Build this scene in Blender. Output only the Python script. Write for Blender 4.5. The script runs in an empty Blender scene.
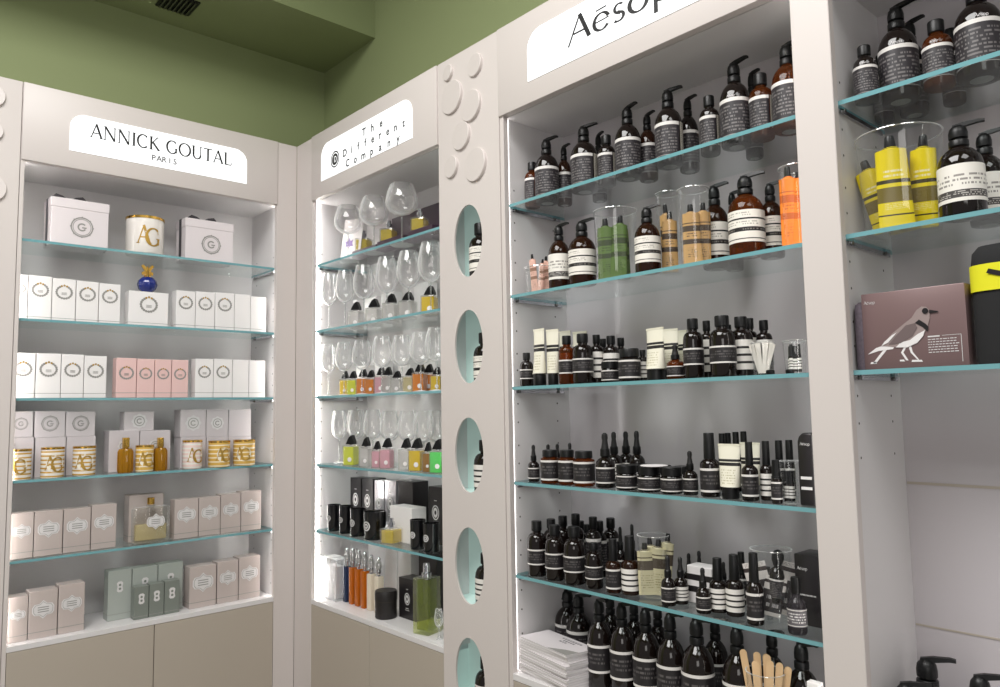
# Perfumery corner: three lit wall cabinets of fragrance and skin-care, built in metres.
import bpy, bmesh, math, random
from mathutils import Vector, Matrix
random.seed(7)
PI = math.pi
sin, cos = math.sin, math.cos
SC = bpy.context.scene
COL = SC.collection
Z0 = 1.55                                   # eye height; all heights in the tables are relative to it

# ------------------------------------------------------------------ materials
def c(r, g, b):
    f = lambda v: (v/255/12.92) if v/255 <= .04045 else ((v/255+.055)/1.055)**2.4
    return (f(r), f(g), f(b), 1)
MATS = {}
def newmat(name):
    m = bpy.data.materials.new(name); m.use_nodes = True
    nt = m.node_tree; nt.nodes.clear()
    return m, nt, nt.nodes, nt.links
def pmat(name, col, rough=.5, metal=0, coat=0, spec=.5, noise=0, nscale=40, emit=0):
    if name in MATS: return MATS[name]
    m, nt, N, L = newmat(name)
    o = N.new('ShaderNodeOutputMaterial'); b = N.new('ShaderNodeBsdfPrincipled')
    b.inputs['Base Color'].default_value = col; b.inputs['Roughness'].default_value = rough
    b.inputs['Metallic'].default_value = metal; b.inputs['Coat Weight'].default_value = coat
    b.inputs['Specular IOR Level'].default_value = spec
    if emit:
        b.inputs['Emission Color'].default_value = col; b.inputs['Emission Strength'].default_value = emit
    if noise:
        tc = N.new('ShaderNodeTexCoord'); nz = N.new('ShaderNodeTexNoise'); nz.inputs['Scale'].default_value = nscale
        nz.inputs['Detail'].default_value = 3
        mx = N.new('ShaderNodeMix'); mx.data_type = 'RGBA'
        mx.inputs['A'].default_value = tuple(v*(1-noise) for v in col[:3])+(1,)
        mx.inputs['B'].default_value = tuple(min(1, v*(1+noise)) for v in col[:3])+(1,)
        L.new(tc.outputs['Object'], nz.inputs['Vector']); L.new(nz.outputs['Fac'], mx.inputs['Factor'])
        L.new(mx.outputs['Result'], b.inputs['Base Color'])
    L.new(b.outputs[0], o.inputs[0]); MATS[name] = m
    return m
def glass(name, tint=(1, 1, 1, 1), boost=1.0, base=.02, white=0.0, rough=.03, blend=.35, gcol=(1, 1, 1, 1)):
    """thin clear glass: tinted see-through, fresnel reflection and a little bright rim"""
    if name in MATS: return MATS[name]
    m, nt, N, L = newmat(name)
    o = N.new('ShaderNodeOutputMaterial')
    t = N.new('ShaderNodeBsdfTransparent'); t.inputs[0].default_value = tint
    g = N.new('ShaderNodeBsdfGlossy'); g.inputs['Roughness'].default_value = rough; g.inputs[0].default_value = gcol
    fr = N.new('ShaderNodeFresnel'); ge = N.new('ShaderNodeNewGeometry'); ior = N.new('ShaderNodeMath'); ior.operation = 'MULTIPLY_ADD'
    ior.inputs[1].default_value = 1/1.45-1.45; ior.inputs[2].default_value = 1.45; L.new(ge.outputs['Backfacing'], ior.inputs[0]); L.new(ior.outputs[0], fr.inputs[0])
    ma = N.new('ShaderNodeMath'); ma.operation = 'MULTIPLY_ADD'; ma.use_clamp = True
    ma.inputs[1].default_value = boost; ma.inputs[2].default_value = base
    L.new(fr.outputs[0], ma.inputs[0])
    mx = N.new('ShaderNodeMixShader'); L.new(ma.outputs[0], mx.inputs[0]); L.new(t.outputs[0], mx.inputs[1]); L.new(g.outputs[0], mx.inputs[2])
    last = mx
    if white:
        d = N.new('ShaderNodeBsdfDiffuse'); d.inputs[0].default_value = (.9, .9, .9, 1)  # white painted in at grazing angles to imitate bright highlights on glass outlines
        lw = N.new('ShaderNodeLayerWeight'); lw.inputs[0].default_value = blend
        mm = N.new('ShaderNodeMath'); mm.operation = 'MULTIPLY'; mm.inputs[1].default_value = white
        L.new(lw.outputs['Facing'], mm.inputs[0])
        m2 = N.new('ShaderNodeMixShader'); L.new(mm.outputs[0], m2.inputs[0]); L.new(mx.outputs[0], m2.inputs[1]); L.new(d.outputs[0], m2.inputs[2])
        last = m2
    L.new(last.outputs[0], o.inputs[0]); MATS[name] = m
    return m
def tinted(name, tint, col, mixf=.5, rough=.06):
    """coloured bottle glass or liquid: part see-through tint, part glossy body colour"""
    if name in MATS: return MATS[name]
    m, nt, N, L = newmat(name)
    o = N.new('ShaderNodeOutputMaterial')
    t = N.new('ShaderNodeBsdfTransparent'); t.inputs[0].default_value = tint
    b = N.new('ShaderNodeBsdfPrincipled'); b.inputs['Base Color'].default_value = col; b.inputs['Roughness'].default_value = rough
    mx = N.new('ShaderNodeMixShader'); mx.inputs[0].default_value = mixf
    L.new(t.outputs[0], mx.inputs[1]); L.new(b.outputs[0], mx.inputs[2]); L.new(mx.outputs[0], o.inputs[0])
    MATS[name] = m
    return m
def label_mat(name, base, stripes, text=(), rough=.45):
    """printed label on UVs: stripes (v0,v1,colour) and rows of broken small print (v0,v1,rows,colour,density,u0,u1)"""
    if name in MATS: return MATS[name]
    m, nt, N, L = newmat(name)
    o = N.new('ShaderNodeOutputMaterial'); b = N.new('ShaderNodeBsdfPrincipled'); b.inputs['Roughness'].default_value = rough
    uv = N.new('ShaderNodeUVMap'); sp = N.new('ShaderNodeSeparateXYZ'); L.new(uv.outputs[0], sp.inputs[0])
    U, V = sp.outputs[0], sp.outputs[1]
    def M(op, a, bb=None):
        n = N.new('ShaderNodeMath'); n.operation = op
        for i, q in enumerate((a, bb)):
            if q is None: continue
            if isinstance(q, (int, float)): n.inputs[i].default_value = q
            else: L.new(q, n.inputs[i])
        return n.outputs[0]
    def between(x, lo, hi): return M('MULTIPLY', M('GREATER_THAN', x, lo), M('LESS_THAN', x, hi))
    rgb = N.new('ShaderNodeRGB'); rgb.outputs[0].default_value = base
    cur = rgb.outputs[0]
    def over(mask, col):
        nonlocal cur
        mx = N.new('ShaderNodeMix'); mx.data_type = 'RGBA'; L.new(mask, mx.inputs['Factor']); L.new(cur, mx.inputs['A'])
        mx.inputs['B'].default_value = col; cur = mx.outputs['Result']
    for v0, v1, col in stripes: over(between(V, v0, v1), col)
    for v0, v1, rows, col, dens, u0, u1 in text:
        t = M('MULTIPLY', M('SUBTRACT', V, v0), rows/(v1-v0))
        line = between(M('FRACT', t), .25, .72)
        cx = N.new('ShaderNodeCombineXYZ'); L.new(M('FLOOR', M('MULTIPLY', U, 70)), cx.inputs[0]); L.new(M('FLOOR', t), cx.inputs[1])
        w = N.new('ShaderNodeTexWhiteNoise'); w.noise_dimensions = '2D'; L.new(cx.outputs[0], w.inputs['Vector'])
        mask = M('MULTIPLY', M('MULTIPLY', line, M('LESS_THAN', w.outputs['Value'], dens)), M('MULTIPLY', between(V, v0, v1), between(U, u0, u1)))
        over(mask, col)
    L.new(cur, b.inputs['Base Color']); L.new(b.outputs[0], o.inputs[0]); MATS[name] = m
    return m

LACQ = pmat('beige lacquer', c(211, 203, 199), .42, noise=.015, nscale=3)
LACQ2 = pmat('beige lacquer dimmed', c(180, 170, 157), .4, noise=.015, nscale=3)  # same lacquer darkened to stand in for weaker light low down
INNER = pmat('white laminate', c(222, 219, 219), .3)
INNERG = pmat('grey glossy laminate', c(196, 190, 193), .13, spec=.6)
DARKGAP = pmat('shadow gap', c(60, 55, 50), .8)
GREEN = pmat('green paint', c(141, 151, 108), .75, noise=.03, nscale=2)
GREENC = pmat('green ceiling paint', c(134, 144, 102), .8, noise=.03, nscale=2)
WOODF = pmat('floor tile', c(150, 145, 138), .35, noise=.05, nscale=4)
MINT = pmat('mint lining', c(200, 224, 218), .5, emit=.16)  # faint glow added so the lining reads as lit, no lamp inside
SIGNW = pmat('lit sign white', c(248, 250, 252), .3, emit=.55)
INK = pmat('black lettering', c(28, 27, 30), .5)
GINK = pmat('grey lettering', c(110, 108, 110), .5)
LED = pmat('led diffuser', (1, .97, .93, 1), .5, emit=10)
SHELFG = glass('shelf glass', (.93, .965, .96, 1), .8, .0)
EDGE = pmat('teal glass edge', c(110, 162, 168), .1, spec=.9, emit=.05)  # slight glow added for light carried through to the glass edge
CHROME = pmat('chrome', c(200, 200, 205), .12, metal=1)
PINM = pmat('steel pin', c(130, 128, 126), .3, metal=1)
CLEAR = glass('clear acrylic', (.97, .98, .98, 1), 1.0, .02, white=.12, blend=.2)
WINE = glass('tasting glass', (.99, .99, .99, 1), 1.4, .03, white=1.0, blend=.32)
DARK = pmat('dark brown bottle glass', c(22, 15, 13), .07, spec=.5)
DARK2 = pmat('black brown bottle glass', c(18, 13, 12), .1, spec=.45)
AMBER = tinted('amber bottle glass', c(214, 134, 58), c(84, 42, 15), .5)
AMBERD = tinted('deep amber bottle glass', c(160, 90, 42), c(44, 24, 14), .75)
CAPB = pmat('black cap plastic', c(16, 16, 17), .38, spec=.35)
RUBB = pmat('black rubber', c(26, 25, 25), .5)
GOLD = pmat('gold metal', c(214, 172, 84), .22, metal=1)
GOLDP = pmat('gold print', c(186, 148, 66), .35, metal=.6)
SILV = pmat('silver print', c(226, 224, 224), .35, metal=.2)
GREYP = pmat('grey print', c(148, 146, 142), .5)
WHITEC = pmat('white carton', c(240, 237, 236), .45)
CREAMC = pmat('cream wax', c(238, 232, 218), .5)
PINKC = pmat('pink carton', c(232, 196, 192), .45)
LILAC = pmat('lilac grey carton', c(208, 201, 203), .4)
TAUPE = pmat('taupe carton', c(188, 176, 171), .3, spec=.6)
SAGE = pmat('grey green carton', c(166, 172, 166), .35)
SAGED = pmat('dark grey green carton', c(122, 128, 121), .35)
RIBBON = pmat('charcoal ribbon', c(66, 62, 66), .6)
BLACKC = pmat('black carton', c(34, 31, 33), .3)
PURPC = pmat('dark purple carton', c(58, 34, 52), .35)
BLUEG = pmat('cobalt blue glass', c(26, 42, 120), .06, spec=.7)
PAPER = pmat('white paper', c(228, 224, 224), .6)
SILVC = pmat('silver carton', c(190, 188, 192), .2, metal=.5)
WOOD = pmat('pale wood', c(222, 186, 142), .6, noise=.06, nscale=30)
YELT = pmat('yellow aluminium', c(238, 214, 22), .3, spec=.6)
ORAT = pmat('orange aluminium', c(240, 128, 24), .3)
TANT = pmat('tan aluminium', c(206, 160, 98), .35)
GRNT = pmat('green aluminium', c(92, 118, 58), .35)
PINT = pmat('pink aluminium', c(226, 178, 160), .35)
IVOR = pmat('ivory plastic', c(228, 224, 204), .4)
BEIT = pmat('beige aluminium', c(206, 198, 160), .35)
MAUVE = pmat('mauve carton', c(126, 103, 103), .35, metal=.2)
FELT = pmat('black felt', c(30, 30, 32), .9)
YFELT = pmat('yellow felt', c(226, 222, 30), .8)
LILF = pmat('speckled grey cloth', c(98, 88, 98), .8, noise=.5, nscale=160)
WB = c(226, 222, 218); GT = c(150, 146, 144); BK = c(30, 27, 28)
L_TEXT = label_mat('black label white band', c(44, 40, 44), [(.9, 1, WB), (0, .02, GT)], [(.08, .82, 8, c(112, 108, 108), .62, .06, .94)])
L_TWO = label_mat('black label two white lines', c(34, 31, 33), [(.9, 1, WB), (0, .09, WB)], [(.3, .75, 3, c(92, 88, 88), .45, .15, .8)])
L_WHITE = label_mat('white label black bands', c(236, 231, 222), [(.33, .46, BK), (.70, .75, BK), (.09, .12, BK)],
                    [(.8, .94, 2, c(170, 165, 158), .5, .1, .6), (.52, .66, 2, c(170, 165, 158), .55, .1, .7), (.35, .44, 1, c(120, 116, 110), .5, .1, .9)])
L_PLAIN = label_mat('white label one dark block', c(236, 232, 224), [(.1, .3, c(70, 66, 64))],
                    [(.4, .75, 3, c(150, 145, 140), .55, .1, .85), (.12, .28, 3, c(190, 186, 180), .5, .1, .9)])
L_STRIPE = label_mat('white and black striped label', c(232, 228, 222), [(.2, .28, BK), (.45, .53, BK), (.70, .78, BK)], [])
L_TUBEW = label_mat('ivory tube print', c(232, 228, 210), [(.62, .68, BK), (.52, .60, BK), (.0, .02, BK)], [(.08, .45, 6, c(186, 180, 150), .5, .15, .85)])
L_TUBE = {}
def tubemat(key, base, dark):
    return label_mat('printed '+key+' tube', base, [(.62, .74, dark), (.36, .46, dark), (.78, .80, dark)], [(.5, .6, 2, dark, .5, .2, .8), (.08, .3, 5, dark, .4, .25, .75)])
TUBEM = {'ivory': L_TUBEW, 'yellow': None, 'tan': None, 'green': None, 'pink': None, 'orange': None, 'beige': None}
TUBEM['yellow'] = label_mat('printed yellow tube', c(240, 216, 16), [(.55, .60, c(60, 52, 20)), (.30, .50, c(120, 104, 40)), (.12, .14, c(60, 52, 20))],
                            [(.62, .74, 2, c(250, 240, 190), .7, .2, .8), (.2, .29, 4, c(250, 236, 150), .6, .2, .8)], .3)
TUBEM['tan'] = tubemat('tan', c(208, 164, 104), c(74, 58, 44))
TUBEM['green'] = tubemat('green', c(92, 118, 56), c(58, 70, 40))
TUBEM['pink'] = tubemat('pink', c(228, 184, 168), c(150, 112, 92))
TUBEM['orange'] = tubemat('orange', c(242, 132, 28), c(200, 92, 20))
TUBEM['beige'] = label_mat('printed beige tube', c(208, 200, 164), [(.55, .78, c(78, 68, 56)), (.84, .87, c(90, 80, 60))], [(.1, .45, 6, c(150, 140, 100), .5, .15, .85)])
GOLDSTR = label_mat('gold striped porcelain', c(240, 234, 226), [(i/7+.03, i/7+.085, c(206, 164, 76)) for i in range(7)], [], .25)
GOLDSTR2 = label_mat('gold and white striped glass', c(222, 180, 92), [(i/6+.03, i/6+.08, c(248, 236, 206)) for i in range(6)], [], .2)
LIQ = {k: tinted('liquid '+k, a, b, f) for k, a, b, f in (
    ('gold', c(250, 238, 150), c(236, 212, 70), .5), ('lime', c(250, 254, 150), c(240, 246, 70), .6), ('amber', c(250, 180, 70), c(246, 150, 26), .7),
    ('yellow', c(252, 236, 110), c(248, 214, 40), .65), ('pink', c(252, 220, 228), c(250, 196, 212), .55), ('green', c(160, 250, 160), c(110, 244, 120), .65),
    ('clear', c(250, 250, 250), c(244, 240, 240), .35), ('pale', c(252, 246, 220), c(246, 234, 190), .35), ('orange', c(230, 140, 60), c(196, 104, 24), .8),
    ('blue', c(70, 90, 130), c(40, 54, 84), .85), ('cream', c(244, 236, 220), c(238, 226, 206), .8), ('honey', c(226, 180, 70), c(180, 130, 30), .6))}

# ------------------------------------------------------------------ mesh builder
class MB:
    def __init__(s): s.v = []; s.f = []; s.m = []; s.uv = []
    def add(s, verts, faces, mat=0, uvs=None, M=None):
        o = len(s.v)
        s.v += [tuple(M @ Vector(p)) if M else tuple(p) for p in verts]
        for i, fc in enumerate(faces):
            s.f.append([o+k for k in fc]); s.m.append(mat); s.uv.append(uvs[i] if uvs else None)
        return s
    def box(s, x0, x1, y0, y1, z0, z1, mat=0, M=None, mats=None):
        v = [(x0,y0,z0),(x1,y0,z0),(x1,y1,z0),(x0,y1,z0),(x0,y0,z1),(x1,y0,z1),(x1,y1,z1),(x0,y1,z1)]
        f = [(0,3,2,1),(4,5,6,7),(0,1,5,4),(1,2,6,5),(2,3,7,6),(3,0,4,7)]
        n = len(s.m); s.add(v, f, mat, None, M)
        if mats: s.m[n:] = mats
        return s
    def lathe(s, prof, seg=24, mat=0, cx=0, cy=0, flute=None, M=None, caps=True):
        v = []; f = []; uvs = []
        n = len(prof)
        zs = [p[1] for p in prof]; zl, zh = min(zs), max(zs)
        for r, z in prof:
            for k in range(seg):
                a = 2*PI*k/seg
                rr = r*(1+(flute[1]*cos(flute[0]*a) if flute else 0))
                v.append((cx+rr*sin(a), cy-rr*cos(a), z))
        for i in range(n-1):
            for k in range(seg):
                k2 = (k+1) % seg
                f.append((i*seg+k, i*seg+k2, (i+1)*seg+k2, (i+1)*seg+k))
                va = (prof[i][1]-zl)/max(1e-9, zh-zl); vb = (prof[i+1][1]-zl)/max(1e-9, zh-zl)
                uvs.append(((k/seg, va), ((k+1)/seg, va), ((k+1)/seg, vb), (k/seg, vb)))
        if caps:
            if prof[0][0] > 1e-6: f.append(tuple(reversed(range(seg)))); uvs.append(None)
            if prof[-1][0] > 1e-6: f.append(tuple((n-1)*seg+k for k in range(seg))); uvs.append(None)
        return s.add(v, f, mat, uvs, M)
    def arc(s, r, z0, z1, a0, a1, seg=20, mat=0):
        v = []; f = []; uvs = []
        for k in range(seg+1):
            a = a0+(a1-a0)*k/seg
            v += [(r*sin(a), -r*cos(a), z0), (r*sin(a), -r*cos(a), z1)]
        for k in range(seg):
            f.append((2*k, 2*k+2, 2*k+3, 2*k+1))
            uvs.append(((k/seg, 0), ((k+1)/seg, 0), ((k+1)/seg, 1), (k/seg, 1)))
        return s.add(v, f, mat, uvs)
    def loft(s, rings, mat=0, cap=True, uv=True):
        n = len(rings[0]); v = [p for r in rings for p in r]; f = []; uvs = []
        m = len(rings)
        for i in range(m-1):
            for k in range(n):
                k2 = (k+1) % n
                f.append((i*n+k, i*n+k2, (i+1)*n+k2, (i+1)*n+k))
                # u runs across the front face
                x = lambda j: .5-.5*cos(2*PI*((j/n) % 1)) if True else 0
                uvs.append(((x(k), i/(m-1)), (x(k+1), i/(m-1)), (x(k+1), (i+1)/(m-1)), (x(k), (i+1)/(m-1))))
        if cap:
            f.append(tuple(reversed(range(n)))); uvs.append(None)
            f.append(tuple((m-1)*n+k for k in range(n))); uvs.append(None)
        return s.add(v, f, mat, uvs)
    def tube(s, pts, r, seg=8, mat=0, M=None):
        pts = [Vector(p) for p in pts]; rs = r if isinstance(r, (list, tuple)) else [r]*len(pts)
        v = []; f = []
        for i, p in enumerate(pts):
            d = (pts[min(i+1, len(pts)-1)]-pts[max(i-1, 0)]).normalized()
            a = d.cross(Vector((0, 0, 1)))
            if a.length < 1e-3: a = Vector((1, 0, 0))
            a.normalize(); b = d.cross(a)
            for k in range(seg):
                t = 2*PI*k/seg
                v.append(p+rs[i]*(cos(t)*a+sin(t)*b))
        for i in range(len(pts)-1):
            for k in range(seg):
                f.append((i*seg+k, i*seg+(k+1) % seg, (i+1)*seg+(k+1) % seg, (i+1)*seg+k))
        f.append(tuple(reversed(range(seg)))); f.append(tuple((len(pts)-1)*seg+k for k in range(seg)))
        return s.add(v, f, mat, None, M)
    def prism(s, poly, y0, y1, mat=0, M=None):
        """polygon in x,z extruded in y (y0 is the front)"""
        n = len(poly)
        v = [(x, y0, z) for x, z in poly]+[(x, y1, z) for x, z in poly]
        f = [tuple(range(n)), tuple(reversed(range(n, 2*n)))]+[(k, n+k, n+(k+1) % n, (k+1) % n) for k in range(n)]
        return s.add(v, f, mat, None, M)
    def flat(s, poly, y, mat=0):
        return s.add([(x, y, z) for x, z in poly], [tuple(range(len(poly)))], mat)
    def mesh(s, name, mats, smooth=35, bevel=0, bseg=2):
        me = bpy.data.meshes.new(name)
        me.from_pydata(s.v, [], s.f)
        for m in (mats if isinstance(mats, (list, tuple)) else [mats]): me.materials.append(m)
        me.polygons.foreach_set('material_index', s.m)
        if any(u is not None for u in s.uv):
            ul = me.uv_layers.new(name='UVMap').data; i = 0
            for p, u in zip(s.f, s.uv):
                for k in range(len(p)):
                    if u: ul[i].uv = u[k]
                    i += 1
        bm = bmesh.new(); bm.from_mesh(me)
        if bevel: bmesh.ops.bevel(bm, geom=bm.edges[:], offset=bevel, segments=bseg, affect='EDGES', profile=.5)
        bmesh.ops.recalc_face_normals(bm, faces=bm.faces[:]) if not any(u is not None for u in s.uv) else None
        bm.to_mesh(me); bm.free()
        if smooth:
            me.polygons.foreach_set('use_smooth', [True]*len(me.polygons))
            me.set_sharp_from_angle(angle=math.radians(smooth))
        me.update()
        return me
    def obj(s, name, mats, parent=None, loc=(0, 0, 0), **k):
        o = bpy.data.objects.new(name, s.mesh(name, mats, **k)); COL.objects.link(o)
        o.location = loc
        if parent: o.parent = parent
        return o
def put(name, me, parent, loc=(0, 0, 0)):
    o = bpy.data.objects.new(name, me); COL.objects.link(o); o.parent = parent; o.location = loc
    return o
def thing(name, label, cat, loc=(0, 0, 0), rot=(0, 0, 0), group=None):
    o = bpy.data.objects.new(name, None); COL.objects.link(o)
    o.empty_display_size = .02
    o.location = (loc[0], loc[1], loc[2]+Z0); o.rotation_euler = rot
    o['label'] = label; o['category'] = cat
    if group: o['group'] = group
    return o

# ------------------------------------------------------------------ lettering
def ribbon(pts, ws):
    """quads along a polyline with a width at each point"""
    out = []; n = len(pts); P = [Vector(p) for p in pts]; L_ = []; R_ = []
    for i in range(n):
        d = (P[min(i+1, n-1)]-P[max(i-1, 0)]).normalized(); q = Vector((-d.y, d.x))*ws[i]/2
        L_.append(P[i]+q); R_.append(P[i]-q)
    for i in range(n-1): out.append([tuple(R_[i]), tuple(R_[i+1]), tuple(L_[i+1]), tuple(L_[i])])
    return out
def line(a, b, w, w2=None): return ribbon([a, b], [w, w2 or w])
def arcp(cx, cy, rx, ry, a0, a1, thick, thin, n=22):
    pts = []; ws = []
    for k in range(n+1):
        a = math.radians(a0+(a1-a0)*k/n)
        pts.append((cx+rx*cos(a), cy+ry*sin(a))); ws.append(thin+(thick-thin)*abs(cos(a)))
    return ribbon(pts, ws)
T, t_ = .15, .075
def srf(x, y, w=.2): return line((x-w/2, y), (x+w/2, y), .045)
GLY = {
 'A': (.86, line((.07,0),(.42,1),t_)+line((.41,1.02),(.79,0),T)+line((.2,.34),(.66,.34),.075)+srf(.07,.015)+srf(.79,.015,.24)),
 'N': (.98, line((.14,0),(.14,1),t_)+line((.14,1),(.82,0),T)+line((.82,0),(.82,1),t_)+srf(.14,.015)+srf(.1,.985,.16)+srf(.82,.985)),
 'I': (.36, line((.18,0),(.18,1),T)+srf(.18,.015,.28)+srf(.18,.985,.28)),
 'C': (.86, arcp(.47,.5,.40,.49,48,312,T,t_)+line((.74,.86),(.76,.66),.04)+line((.74,.14),(.78,.22),.04)),
 'K': (.84, line((.18,0),(.18,1),T)+line((.66,1),(.2,.44),t_)+line((.3,.58),(.78,0),T)+srf(.18,.015,.28)+srf(.18,.985,.28)+srf(.68,.985)+srf(.76,.015)),
 'G': (.94, arcp(.47,.5,.40,.49,48,318,T,t_)+line((.78,.08),(.78,.42),T*.9)+srf(.76,.42,.26)+line((.74,.86),(.76,.66),.04)),
 'O': (1.0, arcp(.5,.5,.43,.49,0,360,T,t_,32)),
 'U': (.94, line((.17,1),(.17,.32),T)+arcp(.46,.32,.29,.32,180,360,T*.9,t_)+line((.75,.32),(.75,1),t_)+srf(.17,.985,.28)+srf(.75,.985)),
 'T': (.78, line((.39,0),(.39,1),T)+line((.05,.965),(.73,.965),.075)+line((.06,.98),(.04,.8),.035)+line((.72,.98),(.74,.8),.035)+srf(.39,.015,.28)),
 'L': (.72, line((.18,0),(.18,1),T)+line((.1,.035),(.66,.035),.075)+line((.645,.02),(.68,.25),.05)+srf(.18,.985,.28)),
 ' ': (.42, []),
}
O1, o1 = .13, .06
OPT = {   # humanist letters for the five-letter cabinet sign, x-height .62
 'A': (.80, line((-.02,-.06),(.40,1),o1)+line((.385,1.0),(.70,0),O1)+line((.17,.34),(.60,.34),.07)),
 'e': (.62, arcp(.29,.3,.24,.31,18,325,O1*.9,o1)+line((.08,.33),(.53,.35),.05)+line((.12,.76),(.46,.78),.055)),
 's': (.48, arcp(.22,.455,.135,.16,40,250,O1*.7,o1)+line((.15,.34),(.28,.27),O1*.95)+arcp(.2,.155,.16,.16,60,-140,O1*.75,o1)),
 'o': (.68, arcp(.31,.3,.26,.31,0,360,O1,o1,30)),
 'p': (.70, line((.12,-.36),(.12,.6),O1*.9)+arcp(.33,.3,.25,.31,150,-150,O1,o1,26)),
}
def word(txt, gly, track=0):
    x = 0; q = []
    for ch in txt:
        w, polys = gly[ch]
        q += [[(px+x, pz) for px, pz in p] for p in polys]; x += w+track
    return q, x-track
def lettering(name, txt, gly, M, mat, parent, x0, x1, z, h=None, y=-.001, track=0, bend=None):
    """letters from x0 to x1 on baseline z; bend = radius of the cylinder they sit on"""
    q, w = word(txt, gly, track); s = (x1-x0)/w; sh = h or s
    mb = MB()
    for i, p in enumerate(q):
        yy = y-.00003*(i % 6)
        pts = [(x0+px*s, z+pz*sh) for px, pz in p]
        if bend: mb.add([(bend*sin(a/bend), -bend*cos(a/bend)+yy*0, b) for a, b in pts], [tuple(range(len(pts)))])
        else: mb.flat(pts, yy)
    return mb.obj(name, mat, parent, smooth=0)
def text_mesh(txt, size, name):
    cu = bpy.data.curves.new(name, 'FONT'); cu.body = txt; cu.size = size; cu.align_x = 'LEFT'; cu.resolution_u = 3; cu.offset = size*.022
    ob = bpy.data.objects.new(name, cu); COL.objects.link(ob)
    dg = bpy.context.evaluated_depsgraph_get(); dg.update()
    me = bpy.data.meshes.new_from_object(ob.evaluated_get(dg)); 
    bpy.data.objects.remove(ob); bpy.data.curves.remove(cu)
    return me
def spaced(name, chars, size, x0, x1, z, y, mat, parent, slope=0):
    """widely tracked plain letters, one mesh, standing in the x-z plane facing -y"""
    mb = MB(); n = len(chars)
    for i, ch in enumerate(chars):
        if ch == ' ': continue
        me = text_mesh(ch, size, 'glyph'); xs = [v.co.x for v in me.vertices]; wx = (min(xs)+max(xs))/2
        cx = x0+(x1-x0)*i/max(1, n-1)
        mb.add([(v.co.x-wx+cx, y, v.co.y+z) for v in me.vertices], [tuple(p.vertices) for p in me.polygons])
        bpy.data.meshes.remove(me)
    return mb.obj(name, mat, parent, smooth=0)
# ------------------------------------------------------------------ products
def mk(kind, cat):
    def deco(fn):
        def run(loc, rot, label, group, **k):
            t = thing(k.pop('name', kind), label, cat if 'cat' not in k else k.pop('cat'), loc, rot, group)
            fn(t, **k); return t
        KIND[kind] = run
        return fn
    return deco
KIND = {}
GLASSES = {'dark': DARK, 'dark2': DARK2, 'amber': AMBER, 'damber': AMBERD}
LABELS = {'text': L_TEXT, 'two': L_TWO, 'white': L_WHITE, 'plain': L_PLAIN, 'stripe': L_STRIPE}
def bottle_core(t, R, H, prof, glassk, lab, lz0, lz1, wrap=125, strip=False):
    MB().lathe(prof, 28).obj('glass_body', GLASSES[glassk], t)
    if lab:
        a0, a1 = -math.radians(wrap), math.radians(wrap if not strip else 62)
        MB().arc(R+.0006, lz0, lz1, a0, a1, 26).obj('label', LABELS[lab], t)
        if strip:
            o = MB().arc(R+.0006, lz0+.01*H, lz1+.005*H, math.radians(68), math.radians(128), 10).obj('back_label', L_BACK, t)
            o['label'] = 'pale printed back label'
L_BACK = label_mat('pale back label', c(196, 190, 178), [], [(.04, .96, 16, c(130, 124, 116), .6, .06, .94)])
def pump_mesh(R, H):
    p = MB(); z = .745*H; rc = .42*R
    p.lathe([(.38*R, .735*H), (rc*1.04, z), (rc*1.04, .80*H), (rc*.97, .808*H), (rc*.66, .815*H), (rc*.66, .825*H), (rc*.98, .83*H), (rc*1.0, .885*H), (rc*.88, .93*H), (rc*.5, .965*H), (rc*.2, .975*H)], 20)
    L = R*1.12; w = rc*.34
    p.loft([[(-y, -w, zz-.5*h), (-y, w, zz-.5*h), (-y, w*.8, zz+.5*h), (-y, -w*.8, zz+.5*h)] for y, zz, h in
            ((rc*.55, .955*H, .036*H), (-rc*.5, .97*H, .044*H), (-L*.8, .985*H, .030*H), (-L, .98*H, .022*H))], uv=True)
    return p
@mk('pump_bottle', 'bottle')
def pump_bottle(t, R, H, g='dark', lab='text', strip=False, mark=False):
    b = .5*H
    prof = [(R*.86, 0), (R*.95, .008*H), (R, .03*H), (R, b), (R*.985, b+.05*H), (R*.92, b+.105*H), (R*.78, b+.16*H), (R*.58, b+.203*H), (R*.40, b+.228*H), (R*.36, .745*H)]
    lz = (.10*H, .52*H) if lab == 'text' else (.14*H, .52*H) if lab in ('white', 'plain') else (.2*H, .5*H)
    bottle_core(t, R, H, prof, g, lab, lz[0], lz[1], 125, strip)
    pump_mesh(R, H).obj('pump', CAPB, t, smooth=40)
    if mark: lettering('wordmark', 'Aesop', OPT2, None, PAPER, t, R*.05, R*.62, b+.03*H, R*.17, bend=R+.001)
    MB().lathe([(.0001, -.0002), (R*.5, -.0002)], 20, caps=False).obj('base_sticker', BASEM, t)
OPT2 = dict(OPT); BASEM = pmat('grey base sticker', c(150, 148, 148), .6)
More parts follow.
